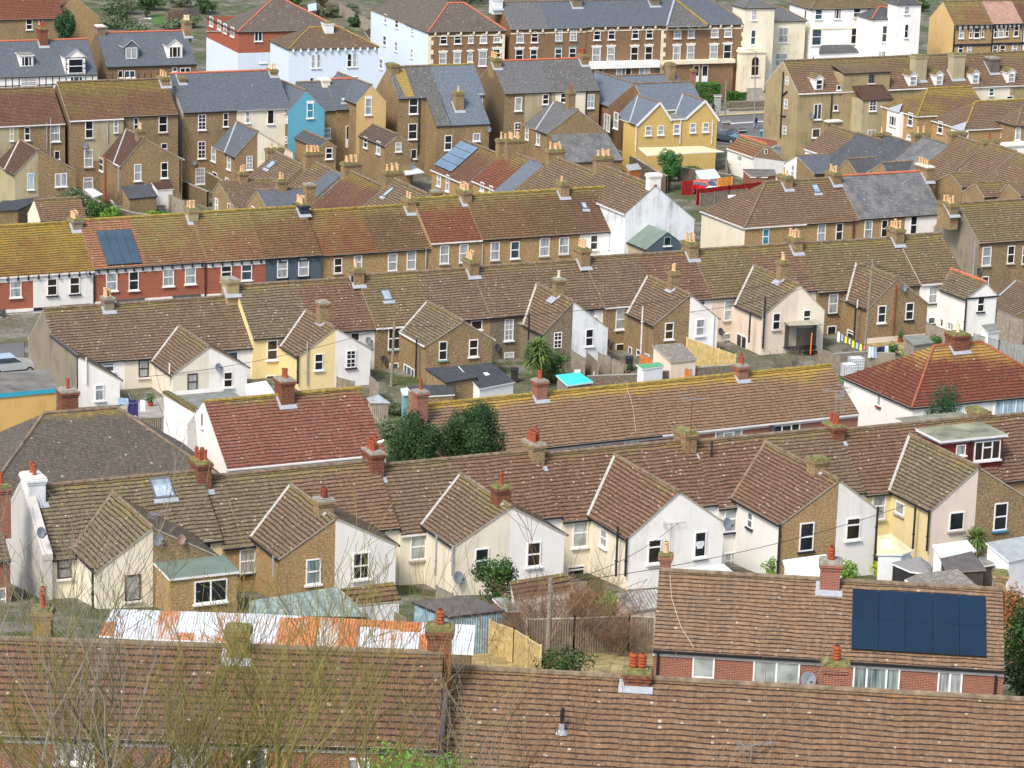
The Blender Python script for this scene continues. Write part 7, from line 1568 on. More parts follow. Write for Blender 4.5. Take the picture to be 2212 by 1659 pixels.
plain('turq_blue',(.04,.35,.5),.5,.15); plain('conserv_grey',(.33,.36,.37),.5,.2,2.); plain('conserv_pale',(.55,.68,.75),.35,.15,2.); plain('felt_brown',(.11,.1,.095),.9,.3,2.); plain('post_pale',(.5,.46,.36),.9,.2); plain('ridge_rust',(.28,.1,.05),.9,.3,3.); plain('canvas_tan',(.35,.33,.25),.8,.2); plain('grass_rust',(.3,.15,.05),.95,.5,2.); plain('grassdull',(.1,.13,.05),.95,.5,1.5)
leafm('leaf_conifer2',(.02,.09,.02),(.05,.16,.035)); leafm('leaf_rust',(.16,.08,.03),(.28,.16,.07)); leafm('leaf_yelgreen',(.2,.28,.02),(.35,.42,.04)); leafm('leaf_bright2',(.06,.15,.02),(.14,.3,.04)); corrm('fence_bright',(.75,.32,.06),.14,(.85,.45,.12))
def meshm(name,c,k=.35,per=.12):
    def f(n):
        t=NT(n); u=t.uvn(); s=t.n('ShaderNodeSeparateXYZ'); t.l(u,s.inputs[0]); w=t.math('FRACT',t.math('DIVIDE',s.outputs[0],per)); t.l(t.math('LESS_THAN',w,k),t.b.inputs['Alpha']); return t.fin(c,.6,.3)
    MDEF[name]=f
meshm('rail_mesh',(.4,.42,.42))
def netm(n):
    t=NT(n); t.b.inputs['Alpha'].default_value=.75; return t.fin((.02,.02,.02),.8,.2)
MDEF['net_black']=netm
plain('roof_flat_worn',(.17,.16,.14),.8,.5,.8)
T_=lambda t,*l:[P(t,x,y) for x,y in l]
# --- red hipped house and flat building
fH=Fr((2016,747),9.6,26)
HH=mk(fH,'white house with dark red pyramid like hipped roof streaked with orange lichen',P(8,1432,1330),P(8,1842,1295),E=P(12,1650,150),pitch=33,hip='LR',wall='white_wall',roof='roof_hipred',cat='house',name='house',ridge='ridge_rust')
ch(HH,8,1640,1215,v=0,mat='brick_chim',pots=1,pot='pot_cream',cap='cap_moss',wu=1.3,wv=1.3,down=2.)
HH.W(12,'l',HH.uL,[(962,130,30,130,'1','glass_pale')],sill='sill_red'); HH.W(12,'f',HH.ve,[(2085,190,255,155,'c3','glass_curtain'),(1660,205,50,90,'1','glass_curtain')],sill=None)
e,_=pad('low flat roofed workshop with bright blue fascia and ochre wall at the left edge','workshop','building',T_(9,(500,35),(-400,120),(-300,-80),(420,-130)),[3.8,3.8,3.8,3.8],'roof_flat_worn','ochre_wall',th=.32,edge='turq_blue')
# --- left edge neighbour of the nearest terrace
fN0=Fr(P(9,-100,1180),12.,25.5)
N0=mk(fN0,'dark roofed house at the left edge behind the bare tree, red brick wall',P(9,-500,1250),P(9,10,1225),E=P(9,150,1490),pitch=38,wall='brick_modern',roof='roof_brown',cat='house',name='house',gut='gutter_black')
xch(N0,P(9,10,870),pots=1,pot='pot_red',mat='brick_modern',wu=.8,wv=1.,down=3.)
N0.W(13,'f',N0.ve,[(20,200,60,200,'s','glass_net')])
# --- lean-tos attached to houses
pad('','','',T_(14,(720,110),(1190,50),(1258,212),(880,245)),[3.1,3.1,2.3,2.3],'roof_redbrown','white_dirty',house=D4,edge='mortar')
pad('','','',T_(15,(-20,45),(470,-30),(520,120),(20,195)),[3.1,3.1,2.3,2.3],'roof_redbrown','cream_wall',house=D6,edge='mortar')
pad('','','',T_(11,(1400,1600),(1830,1552),(1960,1665),(1560,1700)),[3.2,3.2,2.5,2.5],'conserv','white_plastic',house=D8,part='conservatory')
pad('','','',T_(12,(125,1520),(500,1470),(640,1680),(200,1740)),[3.3,3.3,2.4,2.4],'conserv','white_plastic',house=D9,part='conservatory')
pad('','','',T_(12,(950,1310),(1060,1290),(1255,1440),(1165,1470),(940,1470)),[3.6,3.6,2.8,2.8,2.8],'conserv_beige','white_plastic',house=D11,part='conservatory')
pad('','','',T_(12,(1420,1390),(1720,1345),(1800,1440),(1500,1500)),[3.2,3.2,2.6,2.6],'conserv','white_plastic',house=D11,part='conservatory')
pad('','','',T_(12,(1880,1370),(2240,1310),(2300,1480),(2080,1530)),[3.2,3.2,2.6,2.6],'conserv_grey','white_plastic',house=D12,part='conservatory')
pad('','','',T_(6,(1460,1522),(1748,1500),(1918,1600),(1640,1648)),[3.2,3.2,3.,3.],'felt_dark','brick_stock',house=N7,edge='verge_dark',part='extension')
pad('','','',T_(6,(1748,1500),(2030,1470),(2240,1640),(1930,1700)),[3.4,3.4,2.4,2.4],'felt_dark','white_wall',house=N7)
pad('','','',T_(10,(1300,20),(1700,0),(1720,90),(1380,110)),[2.6,2.6,2.2,2.2],'felt_dark','brick_stock',house=N7)
pad('','','',T_(7,(1210,1322),(1470,1302),(1603,1445),(1370,1468)),[3.1,3.1,2.3,2.3],'corr_grey','pink_wall',house=N10,edge='mortar')
pad('','','',T_(8,(1838,1150),(1960,1135),(2010,1195),(1900,1215)),[2.9,2.9,2.5,2.5],'felt_grey','white_wall',house=N16)
pad('','','',T_(9,(1640,130),(1800,110),(1990,85),(1990,130),(1700,165)),[2.5,2.5,2.5,2.3,2.3],'roof_redbrown','white_wall',house=N3,edge='mortar')
pad('','','',T_(9,(2120,0),(2300,-30),(2380,80),(2130,95)),[3.,3.,2.3,2.3],'conserv','white_plastic',house=N3,part='conservatory')
# conservatories upper
pad('','','',T_(3,(1092,1275),(1640,1262),(1830,1308),(1700,1312),(1170,1342)),[4.2,4.2,3.6,3.6,3.6],'conserv_beige','',house=U9,part='conservatory')
pad('','','',T_('b',(780,265),(905,262),(1112,390),(850,425)),[3.,3.,2.5,2.5],'conserv','',house=U6,part='conservatory')
pad('','','',T_('b',(495,195),(935,175),(975,255),(520,285)),[3.2,3.2,2.7,2.7],'roof_tile_grey','brick_stock',house=U6)
e_,pt=pad('small slate roofed brick outhouse with white framed windows, upper left garden','outhouse','outhouse',T_('d',(1290,365),(1600,335),(1680,470),(1372,497)),[3.1,3.1,2.2,2.2],'roof_slatedark','brick_stock',edge='verge_dark')
pad('','','',T_('d',(1610,325),(1815,308),(1850,390),(1672,405)),[3.1,3.1,2.4,2.4],'roof_tile_pl','white_wall',house=U2b)
pad('grey flat felt roof over a low garage behind the white pantiled outhouse','garage','garage',T_('d',(-200,560),(380,480),(470,485),(190,615),(-200,640)),[2.6]*5,'felt_dark','brick_stock',edge='verge_dark')
pad('low bluish glazed lean-to frame beside the grey fence, upper left garden','lean_to','lean-to',T_('d',(890,390),(990,385),(1100,450),(1000,480)),[2.,2.,1.7,1.7],'conserv','')
# --- sheds
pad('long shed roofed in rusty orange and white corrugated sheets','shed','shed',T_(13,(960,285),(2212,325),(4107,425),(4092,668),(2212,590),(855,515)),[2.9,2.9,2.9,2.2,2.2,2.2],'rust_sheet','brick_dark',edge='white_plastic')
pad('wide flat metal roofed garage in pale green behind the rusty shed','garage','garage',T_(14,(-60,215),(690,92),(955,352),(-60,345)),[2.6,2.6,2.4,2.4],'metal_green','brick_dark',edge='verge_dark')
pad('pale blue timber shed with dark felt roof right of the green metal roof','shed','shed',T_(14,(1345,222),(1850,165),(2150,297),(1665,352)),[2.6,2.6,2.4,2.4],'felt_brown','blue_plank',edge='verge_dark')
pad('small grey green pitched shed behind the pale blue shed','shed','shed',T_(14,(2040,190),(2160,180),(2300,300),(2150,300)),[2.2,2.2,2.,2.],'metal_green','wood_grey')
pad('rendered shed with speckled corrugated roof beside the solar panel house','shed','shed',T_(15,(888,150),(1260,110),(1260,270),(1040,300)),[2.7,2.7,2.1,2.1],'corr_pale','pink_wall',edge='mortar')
pad('grey canvas gazebo in the right hand back gardens','gazebo','gazebo',T_(12,(1060,1545),(1310,1490),(1410,1560),(1400,1640),(1230,1620)),[2.3,2.7,2.3,2.1,2.1],'canvas_grey','cloth_black')
pad('dark felted timber shed right of the grey gazebo','shed','shed',T_(12,(1480,1482),(1760,1442),(1885,1602),(1545,1625)),[2.6,2.6,2.2,2.2],'felt_brown','wood_dark',edge='wood_grey')
pad('small grey flat shed roof beside the left palm','shed','shed',T_(12,(1820,1495),(1920,1485),(1955,1555),(1870,1570)),[2.2]*4,'felt_grey','wood_dark')
pad('garage with grey corrugated asbestos roof behind the solar panel house','garage','garage',T_(12,(1180,1690),(1290,1640),(1640,1600),(1820,1750),(1400,1800)),[2.6,2.6,2.6,2.2,2.2],'corr_grey','brick_modern')
pad('white walled shed with green felt roof in the middle gardens','shed','shed',T_(7,(1072,1490),(1270,1470),(1318,1502),(1130,1530)),[2.3,2.3,2.1,2.1],'roof_green','white_plastic')
pad('shed with bright turquoise roof below the large palm','shed','shed',T_(7,(378,1580),(585,1558),(703,1640),(480,1672)),[2.2,2.2,2.,2.],'turquoise','wood_grey',edge='white_plastic')
pad('weathered grey timber shed behind the red pyramid roof','shed','shed',T_(8,(1168,1245),(1340,1230),(1438,1297),(1262,1322)),[2.2,2.2,2.,2.],'felt_grey','shed_plank',edge='wood_grey')
pad('grey timber shed with pale roof beside the red roofed white house','shed','shed',T_(10,(955,120),(1060,90),(1158,160),(1160,165),(985,165)),[2.6,2.7,2.3,2.3,2.3],'conserv_grey','shed_plank',edge='wood_grey')
pad('small pale blue hut behind the brick gable chimney','shed','shed',T_(10,(1248,40),(1330,30),(1372,85),(1268,95)),[2.2,2.2,2.,2.],'conserv_pale','shed_blue')
pad('low whitish cold frame left of the dark shrubs','cold_frame','cold frame',T_(10,(1480,125),(1600,110),(1640,150),(1480,165)),[1.2]*4,'conserv_pale','wood_grey')
pad('orange red garden store by the greenhouse in the far gardens','store','garden store',T_(3,(2000,1470),(2230,1500),(2212,1530),(2060,1530)),[2.4]*4,'corr_grey','brick_modern')
pad('brick garage with pale patched flat roof left of the hipped row','garage','garage',T_('e',(1085,455),(1530,460),(1560,545),(1280,560)),[2.5]*4,'roof_flat_worn','brick_modern',edge='brick_modern')
e,_=pad('glass greenhouse with white frame behind the red car','greenhouse','greenhouse',T_('e',(430,480),(700,452),(785,575),(500,605)),[1.9,1.9,1.3,1.3],'conserv_pale','conserv_pale',edge='white_plastic')
pad('small grey pitched shed roof left of the far conifer','shed','shed',T_(3,(985,1425),(1085,1410),(1120,1455),(1010,1470)),[2.4,2.4,2.,2.],'conserv_grey','wood_orange')
# --- fences and walls
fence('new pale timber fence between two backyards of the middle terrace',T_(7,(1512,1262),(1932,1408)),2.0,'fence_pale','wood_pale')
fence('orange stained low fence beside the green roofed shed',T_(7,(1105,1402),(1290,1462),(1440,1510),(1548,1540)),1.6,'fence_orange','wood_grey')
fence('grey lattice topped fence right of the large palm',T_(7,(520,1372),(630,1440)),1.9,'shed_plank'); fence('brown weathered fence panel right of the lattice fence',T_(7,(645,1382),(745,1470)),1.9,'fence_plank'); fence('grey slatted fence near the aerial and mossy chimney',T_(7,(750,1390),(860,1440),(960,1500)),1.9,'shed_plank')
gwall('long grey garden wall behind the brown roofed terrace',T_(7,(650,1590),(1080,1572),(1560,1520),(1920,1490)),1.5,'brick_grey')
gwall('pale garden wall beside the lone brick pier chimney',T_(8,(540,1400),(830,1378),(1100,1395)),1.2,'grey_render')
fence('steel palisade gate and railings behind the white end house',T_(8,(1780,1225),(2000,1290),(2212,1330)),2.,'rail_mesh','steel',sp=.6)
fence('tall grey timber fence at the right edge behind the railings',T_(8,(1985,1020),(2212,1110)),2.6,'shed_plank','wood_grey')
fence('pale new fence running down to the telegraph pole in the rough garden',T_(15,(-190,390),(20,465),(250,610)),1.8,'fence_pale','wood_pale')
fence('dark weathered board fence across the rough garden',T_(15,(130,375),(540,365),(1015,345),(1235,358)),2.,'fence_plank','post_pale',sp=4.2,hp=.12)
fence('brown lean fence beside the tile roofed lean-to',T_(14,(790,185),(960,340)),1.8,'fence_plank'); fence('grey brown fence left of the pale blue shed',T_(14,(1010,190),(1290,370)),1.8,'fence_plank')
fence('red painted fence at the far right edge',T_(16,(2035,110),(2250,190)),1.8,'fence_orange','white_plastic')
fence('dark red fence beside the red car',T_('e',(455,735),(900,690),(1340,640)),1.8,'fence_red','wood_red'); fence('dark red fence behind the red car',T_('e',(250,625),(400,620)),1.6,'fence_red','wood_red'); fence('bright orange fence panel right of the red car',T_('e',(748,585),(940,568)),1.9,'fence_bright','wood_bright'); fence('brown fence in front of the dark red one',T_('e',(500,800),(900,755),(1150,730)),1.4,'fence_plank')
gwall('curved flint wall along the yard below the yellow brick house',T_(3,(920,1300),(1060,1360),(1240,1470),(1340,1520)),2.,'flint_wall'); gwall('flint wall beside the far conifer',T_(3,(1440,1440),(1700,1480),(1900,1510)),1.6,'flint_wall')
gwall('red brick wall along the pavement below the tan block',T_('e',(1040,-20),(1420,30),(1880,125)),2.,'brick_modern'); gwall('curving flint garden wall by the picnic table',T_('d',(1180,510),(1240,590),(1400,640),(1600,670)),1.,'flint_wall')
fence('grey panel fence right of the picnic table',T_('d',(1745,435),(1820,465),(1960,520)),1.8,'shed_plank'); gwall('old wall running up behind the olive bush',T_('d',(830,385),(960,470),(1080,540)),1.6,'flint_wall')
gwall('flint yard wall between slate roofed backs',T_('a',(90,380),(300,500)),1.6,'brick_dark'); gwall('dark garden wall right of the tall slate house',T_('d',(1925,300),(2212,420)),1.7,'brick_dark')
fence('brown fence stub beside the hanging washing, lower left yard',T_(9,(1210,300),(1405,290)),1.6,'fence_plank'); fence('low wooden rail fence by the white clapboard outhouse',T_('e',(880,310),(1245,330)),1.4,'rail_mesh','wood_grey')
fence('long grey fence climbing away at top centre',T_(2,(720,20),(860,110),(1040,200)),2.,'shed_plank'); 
# --- poles and lamps
pA=pole('leaning tall telegraph pole before the brick gable of the middle terrace',P(8,905,585),P(8,828,1425)); pB=pole('thin telegraph pole before the skylight house of the middle terrace',P(6,1196,1115),P(6,1168,1680)); pC=pole('rust red pole with white top at upper left',P(1,912,1330),P(5,905,232),.13,'pipe_rust','metal_pole'); pD=pole('dead ivy pole in the rough garden left of the solar panel house',P(15,335,20),P(15,300,860),.13); pE=pole('short telegraph pole beside the far conifer',P(3,1238,1205),P(3,1228,1450)); pF=pole('telegraph pole on the far pavement by the bins',P(3,1853,690),P(3,1832,1110)); pG=pole('telegraph pole among the far hedges',P(3,1508,480),P(3,1495,720))
lamp('street lamp before the white canopy of the top terrace',P(3,893,345),P(3,880,690)); lamp('street lamp on the pavement by the walking man',P(3,2105,450),P(3,2090,1110),-1); lamp('street lamp before the ice blue villa',P(2,632,385),P(2,628,720)); lamp('street lamp before the dark dormer',P(1,1075,475),P(1,1078,690)); lamp('street lamp by the brick wall and grey parked car',P(4,85,975),P(4,72,1295),-1); lamp('curved street lamp by the top garden shrubs',P(1,1212,170),P(1,1208,262)); lamp('bracket lamp showing between the long brown roof and nearest terrace',P(12,325,300),P(12,322,520))
for i,(a,b_) in enumerate(((pA,fN.w(q5['up'],q5['vg'],q5['zo']-1.5)),(pA,fN.w(N16.uR,N16.ve,N16.ze)),(pA,Vector((pA.x-30,pA.y-38,pA.z+3))),(pB,fN.w(N9.uL,N9.ve,N9.ze)),(pB,fN.w(N2.uL,q1['vg'],q1['zo']-2)),(pD,fD.w(D8.uL,o4['vg'],o4['zo']-2)),(pD,fD.w(D11.uL,o6['vg'],o6['zo']-2)))):
    wire(['wire from the leaning pole to the white half gable beside the new fence','wire from the leaning pole to the white end house','wire from the leaning pole toward the nearest terrace','wire from the thin pole across the large palm','wire from the thin pole across the yellow and cream gables','wire from the ivy pole to the white gabled house','wire from the ivy pole to the pink gabled house'][i],a-Vector((0,0,.3)),b_)
# --- trees
def gp(px,y,py=950):
    d=ray((px,py)); q=CAM+d*(y/d.y); return Vector((q.x,y,gz(q.x,y)))
tree('dark green round evergreen tree, smaller left one of the pair',None,7.6,2.0,n=30000,leaf=.075,crownf=.85,seed=21,world=gp(898,187)); tree('dark green round evergreen tree, taller right one of the pair',None,8.4,2.35,n=36000,leaf=.075,crownf=.85,seed=22,world=gp(1024,190))
tree('dark leafy bush against the cream gable of the nearest terrace',(1062,1322),3.6,1.45,'leaf_mid2',3000,.1,crownf=.9,seed=23); 
tree('bright green conifer in the far back garden',None,4.9,1.6,'leaf_conifer2',6000,.1,crownf=.8,seed=24,world=gp(1447,334,340))
tree('tall dark column shaped conifer at top left',None,9.8,1.6,'leaf_conifer',6000,.12,crownf=.55,seed=25,world=gp(142,412,60))
tree('cluster of dark conifers in front of the red pyramid roofed house',None,7.,1.5,'leaf_conifer',7000,.07,crownf=.85,seed=26,world=gp(2033,207,880))
shrub('olive grey bush above the white pantiled outhouse',P(5,640,200),3.0,2.2,'leaf_olive',2200,.13,seed=27); shrub('leafy green shrub beside the rust red pole',P(5,860,235),2.3,1.5,'leaf_mid',1400,.12,seed=28); shrub('green shrub right of the rust red pole',P(5,950,245),1.6,1.3,'leaf_bright',900,.12,seed=29)
shrub('green garden shrub below the large palm',P(7,370,1640),2.8,1.7,'leaf_mid',2200,.1,seed=30); shrub('red orange shrub below the large palm',P(7,255,1600),1.8,.6,'leaf_rust',500,.1,seed=31)
shrub('dark bush beside the white conservatory frame',P('b',380,500),2.6,1.9,'leaf_dark',1500,.13,seed=32); shrub('grey green shrub before the white clapboard outhouse',P('e',1080,500),2.1,2.6,'leaf_olive',1800,.13,seed=33); shrub('yellow flowered shrub under the far conifer',P(3,1425,1530),1.8,.8,'leaf_yellow',700,.1,seed=34)
shrub('green creeper shrub behind the dark board fence at left',P(15,170,385),1.7,1.6,'leaf_bright',1500,.09,seed=35); shrub('green creeper shrub behind the dark board fence at right',P(15,870,380),1.6,1.5,'leaf_bright',1500,.09,seed=36); shrub('yellow green shrub behind the solar panel roof',P(16,1080,110),2.4,1.8,'leaf_yelgreen',2000,.09,seed=37); shrub('small green shrub left of the solar panel roof chimney',P(16,680,60),1.5,.9,'leaf_bright',900,.09,seed=38); shrub('tall dark conifer bush at the lower right edge',P(16,2190,1150),6.4,1.7,'leaf_dark',6000,.1,seed=39); shrub('dark low evergreen shrub in the rough garden',P(15,440,900),1.9,1.6,'leaf_dark',1600,.09,seed=40)
shrub('ivy bush at the foot of the cream gable yard',P(12,20,1690),1.6,.8,'leaf_bright',600,.08,seed=41); shrub('yellow garden shrub beside the grey gazebo',P(12,1030,1659),1.6,.7,'leaf_yelgreen',700,.08,seed=42); shrub('small dark shrub by the washing line',P(8,1078,1410),1.2,.5,'leaf_mid',400,.09,seed=43)
tree('low bright green bush at the bottom edge behind bare twigs',None,6.6,2.6,'leaf_bright2',5000,.08,'shrub','shrub',crownf=.6,seed=44,world=gp(900,98,1640))
for i,(x,y,h,r,m,l) in enumerate(((1060,230,2.8,3.2,'leaf_dark','large dark evergreen bush at top left garden'),(1260,150,4.8,1.2,'leaf_dark','narrow dark evergreen at top left garden'),(1180,300,1.9,2.4,'leaf_olive','low olive bush behind the slate dormers'),(1480,260,2.,2.2,'leaf_olive','olive bush left of the red brick villa'),(960,120,2.6,2.,'leaf_olive','greyish bush behind the blank brick gable'))):
    shrub(l,P(1,x,y),h,r,m,1400,.18,seed=50+i)
for i,(t,x,y,h,r,m,l) in enumerate(((2,480,160,2.2,1.8,'leaf_olive','olive bush behind the ice blue villa roof'),(2,880,230,2.2,1.9,'leaf_dark','round dark bush by the grey garden fence'),(2,790,110,1.6,2.8,'leaf_olive','low bush row under the long grey fence'),(4,1330,100,3.,1.5,'leaf_mid','green tree left of the sand coloured gable'),(2,1850,30,2.4,6,'leaf_dark','dark tree belt behind the ice blue side house'))):
    shrub(l,P(t,x,y),h,r,m,1500,.18,seed=60+i)
leaf_done=1
# hedges
def hedge(lab,p,w,d,h,mat='leaf_hedge',n=2500,rz=.4,seed=1):
    b=atg(p,0); rr=random.Random(seed); m=MB().mat(mat); c,s=math.cos(rz),math.sin(rz)
    for i in range(n):
        x,y,z=rr.uniform(-w/2,w/2),rr.uniform(-d/2,d/2),rr.uniform(0,h); f=rr.randint(0,2)
        if f==0: y=-d/2
        elif f==1: z=h
        else: x=rr.choice((-w/2,w/2))
        q=b+Vector((x*c-y*s,x*s+y*c,z)); a=Vector((rr.gauss(0,1),rr.gauss(0,1),rr.gauss(0,1))).normalized(); t=a.cross(Vector((.3,.5,.8))).normalized(); t2=a.cross(t); l=.14; m.poly([q-t*l,q-t2*l,q+t*l,q+t2*l],uv=[(0,0)]*4)
    m.mat(mat); o=m.obj('hedge',off=b); o.location=b; tag(o,lab,'hedge')
hedge('tall clipped square hedge beside the brown brick end house',P(3,1675,885),3.2,2.,2.6,seed=1); hedge('low clipped hedge on the wall left of the villa steps',P(3,2075,860),7.5,1.3,1.1,seed=2); hedge('second low hedge behind the first near the villa steps',P(3,2080,800),4.5,1.2,1.,seed=3); hedge('dark climbing shrub mound before the brown brick end house',P(3,1660,780),3.5,2.,2.8,'leaf_dark',seed=4)
# palms
palm('large many headed spiky palm before the middle terrace',P(7,235,1690),P(7,240,1340),5,1.25,170); palm('spiky palm at the right before the pink gable',P(12,1790,1600),P(12,1800,1340),1,1.15,200,seed=4); palm('spiky palm cut by the right edge',P(12,2190,1700),P(12,2180,1440),2,1.2,200,seed=5)
# bare trees
baretree('bare brown shrub mound behind the brown roofed terrace',P(8,170,1560),1.1,.03,3,26,'twig_grey',71,up=.3,fan=1.3,spread=.8,kids=(2,4),name='bare_shrub',cat='shrub')
baretree('bare tree before the ice blue villa',P(2,160,740),3.2,.12,4,1,'twig_grey',72,spread=.75)
baretree('dense bare bush between slate dormer house and red brick villa',P(1,1950,620),1.6,.05,4,14,'twig_brown',73,fan=1.3,spread=.8,name='bare_shrub',cat='shrub')
baretree('bare brown bush in the top left garden',P(1,1480,215),1.5,.05,3,14,'twig_brown',74,fan=1.4,spread=.8,name='bare_shrub',cat='shrub'); baretree('small bare tree before the tan annexe',P(4,905,1200),1.8,.06,4,2,'twig_grey',75,spread=.7)
baretree('bare bush below the glass roofed conservatory of the yellow brick house',P(3,1530,1440),1.2,.04,4,8,'twig_grey',76,fan=1.1,spread=.8,name='bare_shrub',cat='shrub')
baretree('ivy brown bare shrub by the slate outhouse',P('d',1180,560),1.2,.04,3,14,'twig_brown',77,fan=.9,spread=.8,name='bare_shrub',cat='shrub')
for i,(x,y,L,l) in enumerate(((560,640,2.1,'bare bramble clump at the centre of the rough garden'),(760,600,1.8,'bare bramble clump along the dark board fence'),(330,640,1.9,'bare bramble clump at the foot of the ivy pole'),(950,700,1.4,'bare bramble clump near the ringed chimney pots'),(150,690,1.7,'bare bramble clump below the pale fence'))):
    baretree(l,P(15,x,y),L,.022,4,16,'twig_brown',80+i,fan=1.,spread=.75,name='bramble',cat='shrub')
b_=atg(P(15,1900,400))
# cars, people
car('silver car parked at the left edge below the arched doorways',(22,806),rad(28),'paint_silver'); car('dark car parked beside the yellow brick house',P(3,1838,1225),rad(-30),'paint_dark'); car('silver grey car parked by the red brick wall',P(4,165,1362),rad(-28),'paint_grey'); car('bright red car behind the dark red fence',P('e',590,800),rad(-25),'paint_red'); car('white van roof glimpsed behind the brown fence',P('e',760,900),rad(-20),'tank_white')
person('person in navy top and jeans walking on the far road by the lamp post',P(3,2105,1118),rad(40)); pr=person('person in dark top cycling along the far pavement',P(3,1735,995),rad(60),'cloth_black','jacket_navy',True)
q=atg(P(3,1737,998)); e=empty('bicycle',q,rad(60)+math.pi/2*3); tag(e,'bicycle ridden on the far pavement beside the grey gate','bicycle')
for x in(-.5,.5):
    m=MB().mat('tyre'); n=16
    for k in range(n): a,b=2*math.pi*k/n,2*math.pi*(k+1)/n; m.bar((x+.33*math.cos(a),0,.33+.33*math.sin(a)),(x+.33*math.cos(b),0,.33+.33*math.sin(b)),.04)
    m.obj('wheel',parent=e)
m=MB().mat('steel')
for a,b in(((-.5,0,.33),(-.05,0,.33)),((-.5,0,.33),(-.2,0,.85)),((-.05,0,.33),(-.2,0,.85)),((-.2,0,.8),(.35,0,.8)),((-.05,0,.33),(.35,0,.8)),((.5,0,.33),(.35,0,1.)),((.35,-.25,1.),(.35,.25,1.))): m.bar(a,b,.04)
m.obj('frame',parent=e)
# road and pavements
def strip(name,pix,mat,dz):
    m=MB().mat(mat); pts=[atg(p,0) for p in pix]; m.poly([(p.x,p.y,gz(p.x,p.y)+dz) for p in pts],uv=[(p.x,p.y) for p in pts]); o=m.obj(name); tag(o,kind='structure'); return o
strip('road',T_(3,(1760,1010),(2212,985),(2700,950),(2700,1090),(2212,1120),(1900,1140),(1740,1130)),'asphalt',.05)
strip('pavement',T_(3,(1600,960),(1760,955),(2700,915),(2700,950),(2212,985),(1760,1010),(1600,1000)),'pavement',.12)
strip('yard',T_(3,(1740,1130),(1900,1140),(2212,1120),(2212,1300),(1990,1260),(1750,1240)),'asphalt',.04)
strip('street',T_(5,(-300,1350),(210,1300),(210,1620),(-300,1620)),'asphalt',.05)
strip('road_marking',T_(3,(1880,1068),(2212,1045),(2212,1052),(1880,1075)),'line_white',.06)
strip('kerb_line',T_(3,(1762,1002),(2700,942),(2700,948),(1762,1008)),'line_yellow',.13)
strip('lawn',T_(16,(2020,100),(2300,200),(2300,900),(2020,700)),'grass_rust',.05); strip('meadow',T_(15,(-400,560),(250,650),(1240,500),(1240,1000),(-400,1000)),'drygrass',.04); strip('backyard',T_(8,(840,1300),(1180,1270),(1180,1400),(840,1430)),'drygrass',.04); strip('grass',T_(8,(600,1570),(740,1560),(740,1659),(600,1659)),'grass',.05); strip('patio',T_(9,(1020,200),(1420,120),(1420,440),(1200,440)),'concrete',.05); strip('garden_path',T_(10,(1060,340),(1250,300),(1250,650),(1100,650)),'grassdull',.05)
gwall('pale rendered front wall with pillars before the low hedges',T_(3,(1885,880),(2190,868)),1.,'brick_grey'); gwall('lower brick kerb wall on the far pavement',T_(3,(1880,938),(2190,928)),.5,'brick_grey')
pad('grey painted double gate box on the far pavement','gate','gate',T_(3,(1740,815),(1815,815),(1815,830),(1745,830)),[2.2]*4,'felt_grey','gutter_grey'); pad('grey slatted planter bin at the far road edge','bin','bin',T_(3,(1812,1040),(1890,1036),(1897,1052),(1818,1056)),[1.3]*4,'felt_grey','wood_grey'); pad('blue wheelie bin near the far brick wall','wheelie_bin','bin',T_(3,(2140,1118),(2178,1116),(2180,1126),(2142,1128)),[1.2]*4,'turq_blue','turq_blue'); pad('dark stone planter on the far pavement','planter','planter',T_(3,(1958,1110),(2020,1106),(2022,1122),(1960,1126)),[.5]*4,'felt_dark','felt_dark')
# water tanks
def tank(lab,px):
    q=atg(px,0); e=empty('water_tank',q,.35); tag(e,lab,'water tank','caged white water tanks'); m=MB().mat('tank_white'); m.box(-.55,.55,-.45,.45,.15,1.1); m.lathe((0,0,1.1),[(.2,0),(.2,.05)],10); o=m.obj('bottle',parent=e); bv=o.modifiers.new('b','BEVEL'); bv.width=.08; bv.segments=2
    m=MB().mat('steel')
    for k in range(7): x=-.6+k*.2; m.bar((x,-.5,.1),(x,-.5,1.15),.02); m.bar((x,.5,.1),(x,.5,1.15),.02)
    for k in range(6): y=-.5+k*.2; m.bar((-.6,y,.1),(-.6,y,1.15),.02); m.bar((.6,y,.1),(.6,y,1.15),.02)
    for z in(.15,.4,.65,.9,1.15):
        for a,b in(((-.6,-.5),(.6,-.5)),((.6,-.5),(.6,.5)),((.6,.5),(-.6,.5)),((-.6,.5),(-.6,-.5))): m.bar((a[0],a[1],z),(b[0],b[1],z),.02)
    m.mat('wood_dark'); m.box(-.6,.6,-.5,.5,0,.12); m.obj('cage',parent=e)
tank('caged white water tank in front, beside the red pyramid roof',P(8,690,1600)); tank('caged white water tank behind, slightly higher on the right',P(8,755,1545))
